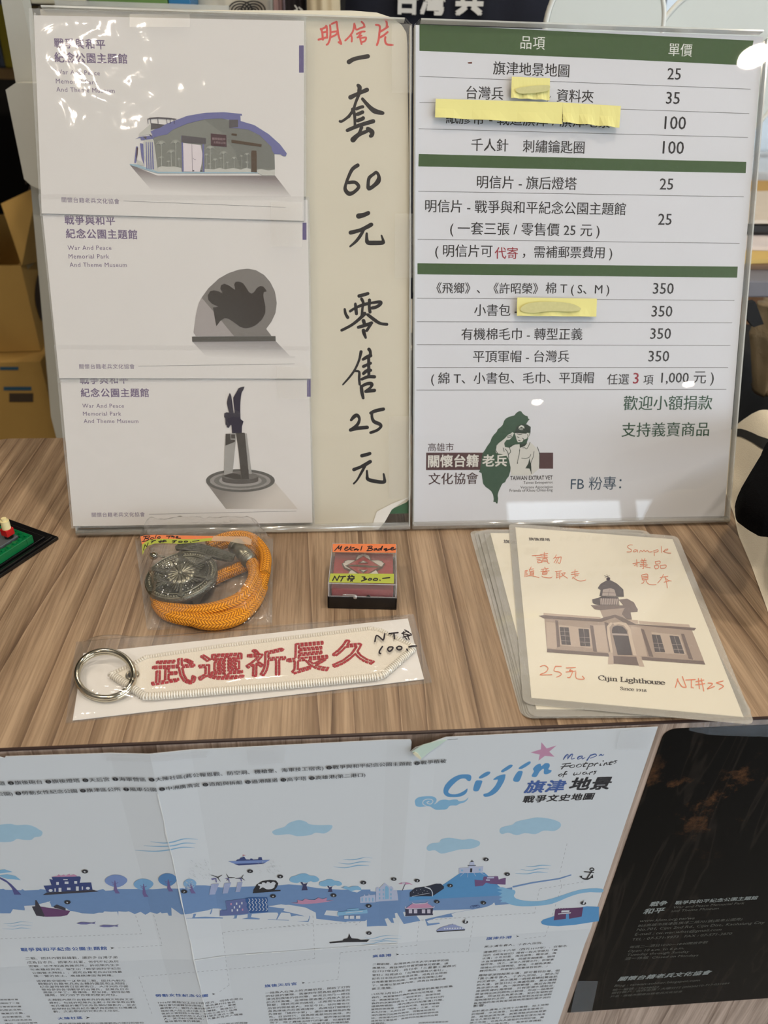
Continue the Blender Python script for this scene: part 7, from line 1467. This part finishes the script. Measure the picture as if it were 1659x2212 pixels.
def pile(name, v_top, v_front, yb, m, label, cat, z0, th_, bow=0.0, ang=0.0, du=0):
    """flat pile whose front upper edge shows at v_front"""
    p = at(1640+du, v_front, yb); q = at(1640+du, v_top, yb)
    return sheetpile(name, 1640+du, v_front, 0, yb, .22, m, label, cat, z0, ang, bow)
pile('brown_envelope', 0, 598, .56, mat('kraft_dim', rgb(120, 96, 76), .8), 'dim brown envelope lowest on the rack', 'envelope', z1, .01)
zA = max(z1+.0046, at(1640, 598, .56).z+.0006)
pile('yellow_envelope', 0, 590, .58, mat('yellow_paper', rgb(208, 178, 104), .8), 'yellow envelope in the middle of the pile on the rack', 'envelope', zA, .01, 0, .05)
zB = max(zA+.0045, at(1640, 590, .58).z+.0006)
pile('white_papers', 0, 556, .60, mat('white_sheets', rgb(222, 214, 214), .8), 'loose white papers above the yellow envelope', 'papers', zB, .01, 0, -.03)
zC = max(zB+.0045, at(1640, 556, .60).z+.0006)
CT = thing('black_case', (.70, .74, zC), 'black case lying between the paper piles on the rack', 'case')
zD = at(1645, 527, .64).z
MB().box((.585, .66, zC), (.95, .84, max(zC+.012, zD)), bev=.004).build('case_body', mat('case_black', rgb(20, 16, 14), .6), CT); MB().tube([(.68, .656, zC+.006), (.68, .646, zC+.008), (.76, .646, zC+.008), (.76, .656, zC+.006)], .003, 8).build('handle', M_tb, CT, True)
zE = max(zC+.012, zD)+.0006
sp = sheetpile('cream_papers', 1628, 500, 0, .66, .18, mat('cream_sheets', rgb(212, 202, 188), .8), 'thick pile of cream papers topmost on the rack', 'papers', zE, .0, .01)
KB2 = thing('kraft_box', (.86, .95, FLOOR_Z), 'brown box standing behind the papers at the right', 'box')
pk = at(1640, 470, .90); pk2 = at(1640, 428, .90)
MB().box((pk.x-.05, .90, FLOOR_Z), (pk.x+.4, 1.05, pk2.z), bev=.002).build('box_body', mat('kraft_brown', rgb(150, 104, 66), .8), KB2); MB().box((pk.x-.045, .905, pk2.z), (pk.x+.395, 1.045, pk2.z+.002)).build('box_lid', M_cb, KB2)
CW = thing('clear_wrapped_stack', (1.0, 1.2, FLOOR_Z), 'blurred stack of clear wrapped goods under the window', 'stack')
pw = at(1645, 375, 1.25)
MB().box((pw.x-.08, 1.25, FLOOR_Z), (pw.x+.5, 1.50, pw.z-.05), bev=.01).build('lower_pack', mat('wrap_grey', rgb(150, 152, 158), .3, var=.3, vscale=20), CW); MB().box((pw.x-.06, 1.26, pw.z-.049), (pw.x+.45, 1.48, pw.z), bev=.012).build('upper_pack', mat('wrap_white', rgb(196, 200, 204), .25, var=.2, vscale=30), CW)

# ---------------------------------------------------------------- garments and a black bag hanging under the rack
BG = thing('black_backpack', (.60, .47, FLOOR_Z), 'black backpack below the grey rack at the right', 'backpack')
M_bp = mat('black_nylon', rgb(9, 10, 13), .8, var=.3, vscale=30, bump=.3, bscale=200)
b = MB(); b.box((.425, .44, FLOOR_Z), (.80, .515, zr-.035), bev=.03); b.build('pack_body', M_bp, BG, True)
MB().box((.47, .415, FLOOR_Z+.12), (.74, .442, -.12), bev=.012).build('front_pocket', M_bp, BG, True)
GB2 = thing('beige_jacket', (.56, .40, -.2), 'rumpled beige jacket hanging over the black backpack', 'jacket')
M_bj = mat('beige_cloth', rgb(142, 126, 100), .9, var=.12, vscale=25, bump=.4, bscale=700)
yj = .395
jl = [(1638, 655), (1634, 672), (1628, 700), (1618, 722), (1621, 745), (1623, 780), (1626, 815), (1631, 850)]; jr = [(1720, 650), (1740, 672), (1750, 700), (1750, 722), (1750, 745), (1740, 780), (1700, 815), (1650, 838)]
cloth([((at(*a_, yj).x, at(*a_, yj).z), (at(*b_, yj).x, at(*b_, yj).z)) for a_, b_ in zip(jl, jr)][::-1], yj, .012, 'jacket_body', M_bj, GB2, 3, .004)
MB().prism([at(*p, yj-.020) for p in ((1612, 655), (1632, 652), (1650, 700), (1628, 707), (1614, 690))], V((0, .006, 0))).build('black_collar', M_bp, GB2)

# unseen overhead board, added to keep the boxes below it in shade
OS = thing('shade_board', (-.62, .8, FLOOR_Z), 'unseen dark board on supports added to shade the cardboard boxes at the left', 'shelf')
MB().box((-1.05, .36, .42), (-.155, 1.12, .44)).build('shelf_board', M_sd, OS)
MB().box((-1.07, .36, FLOOR_Z), (-1.05, 1.12, .44)).build('side_panel', M_sd, OS)
for x, y in ((-.175, 1.10),): MB().box((x, y, FLOOR_Z), (x+.02, y+.02, .42)).build('post', M_sd, OS)
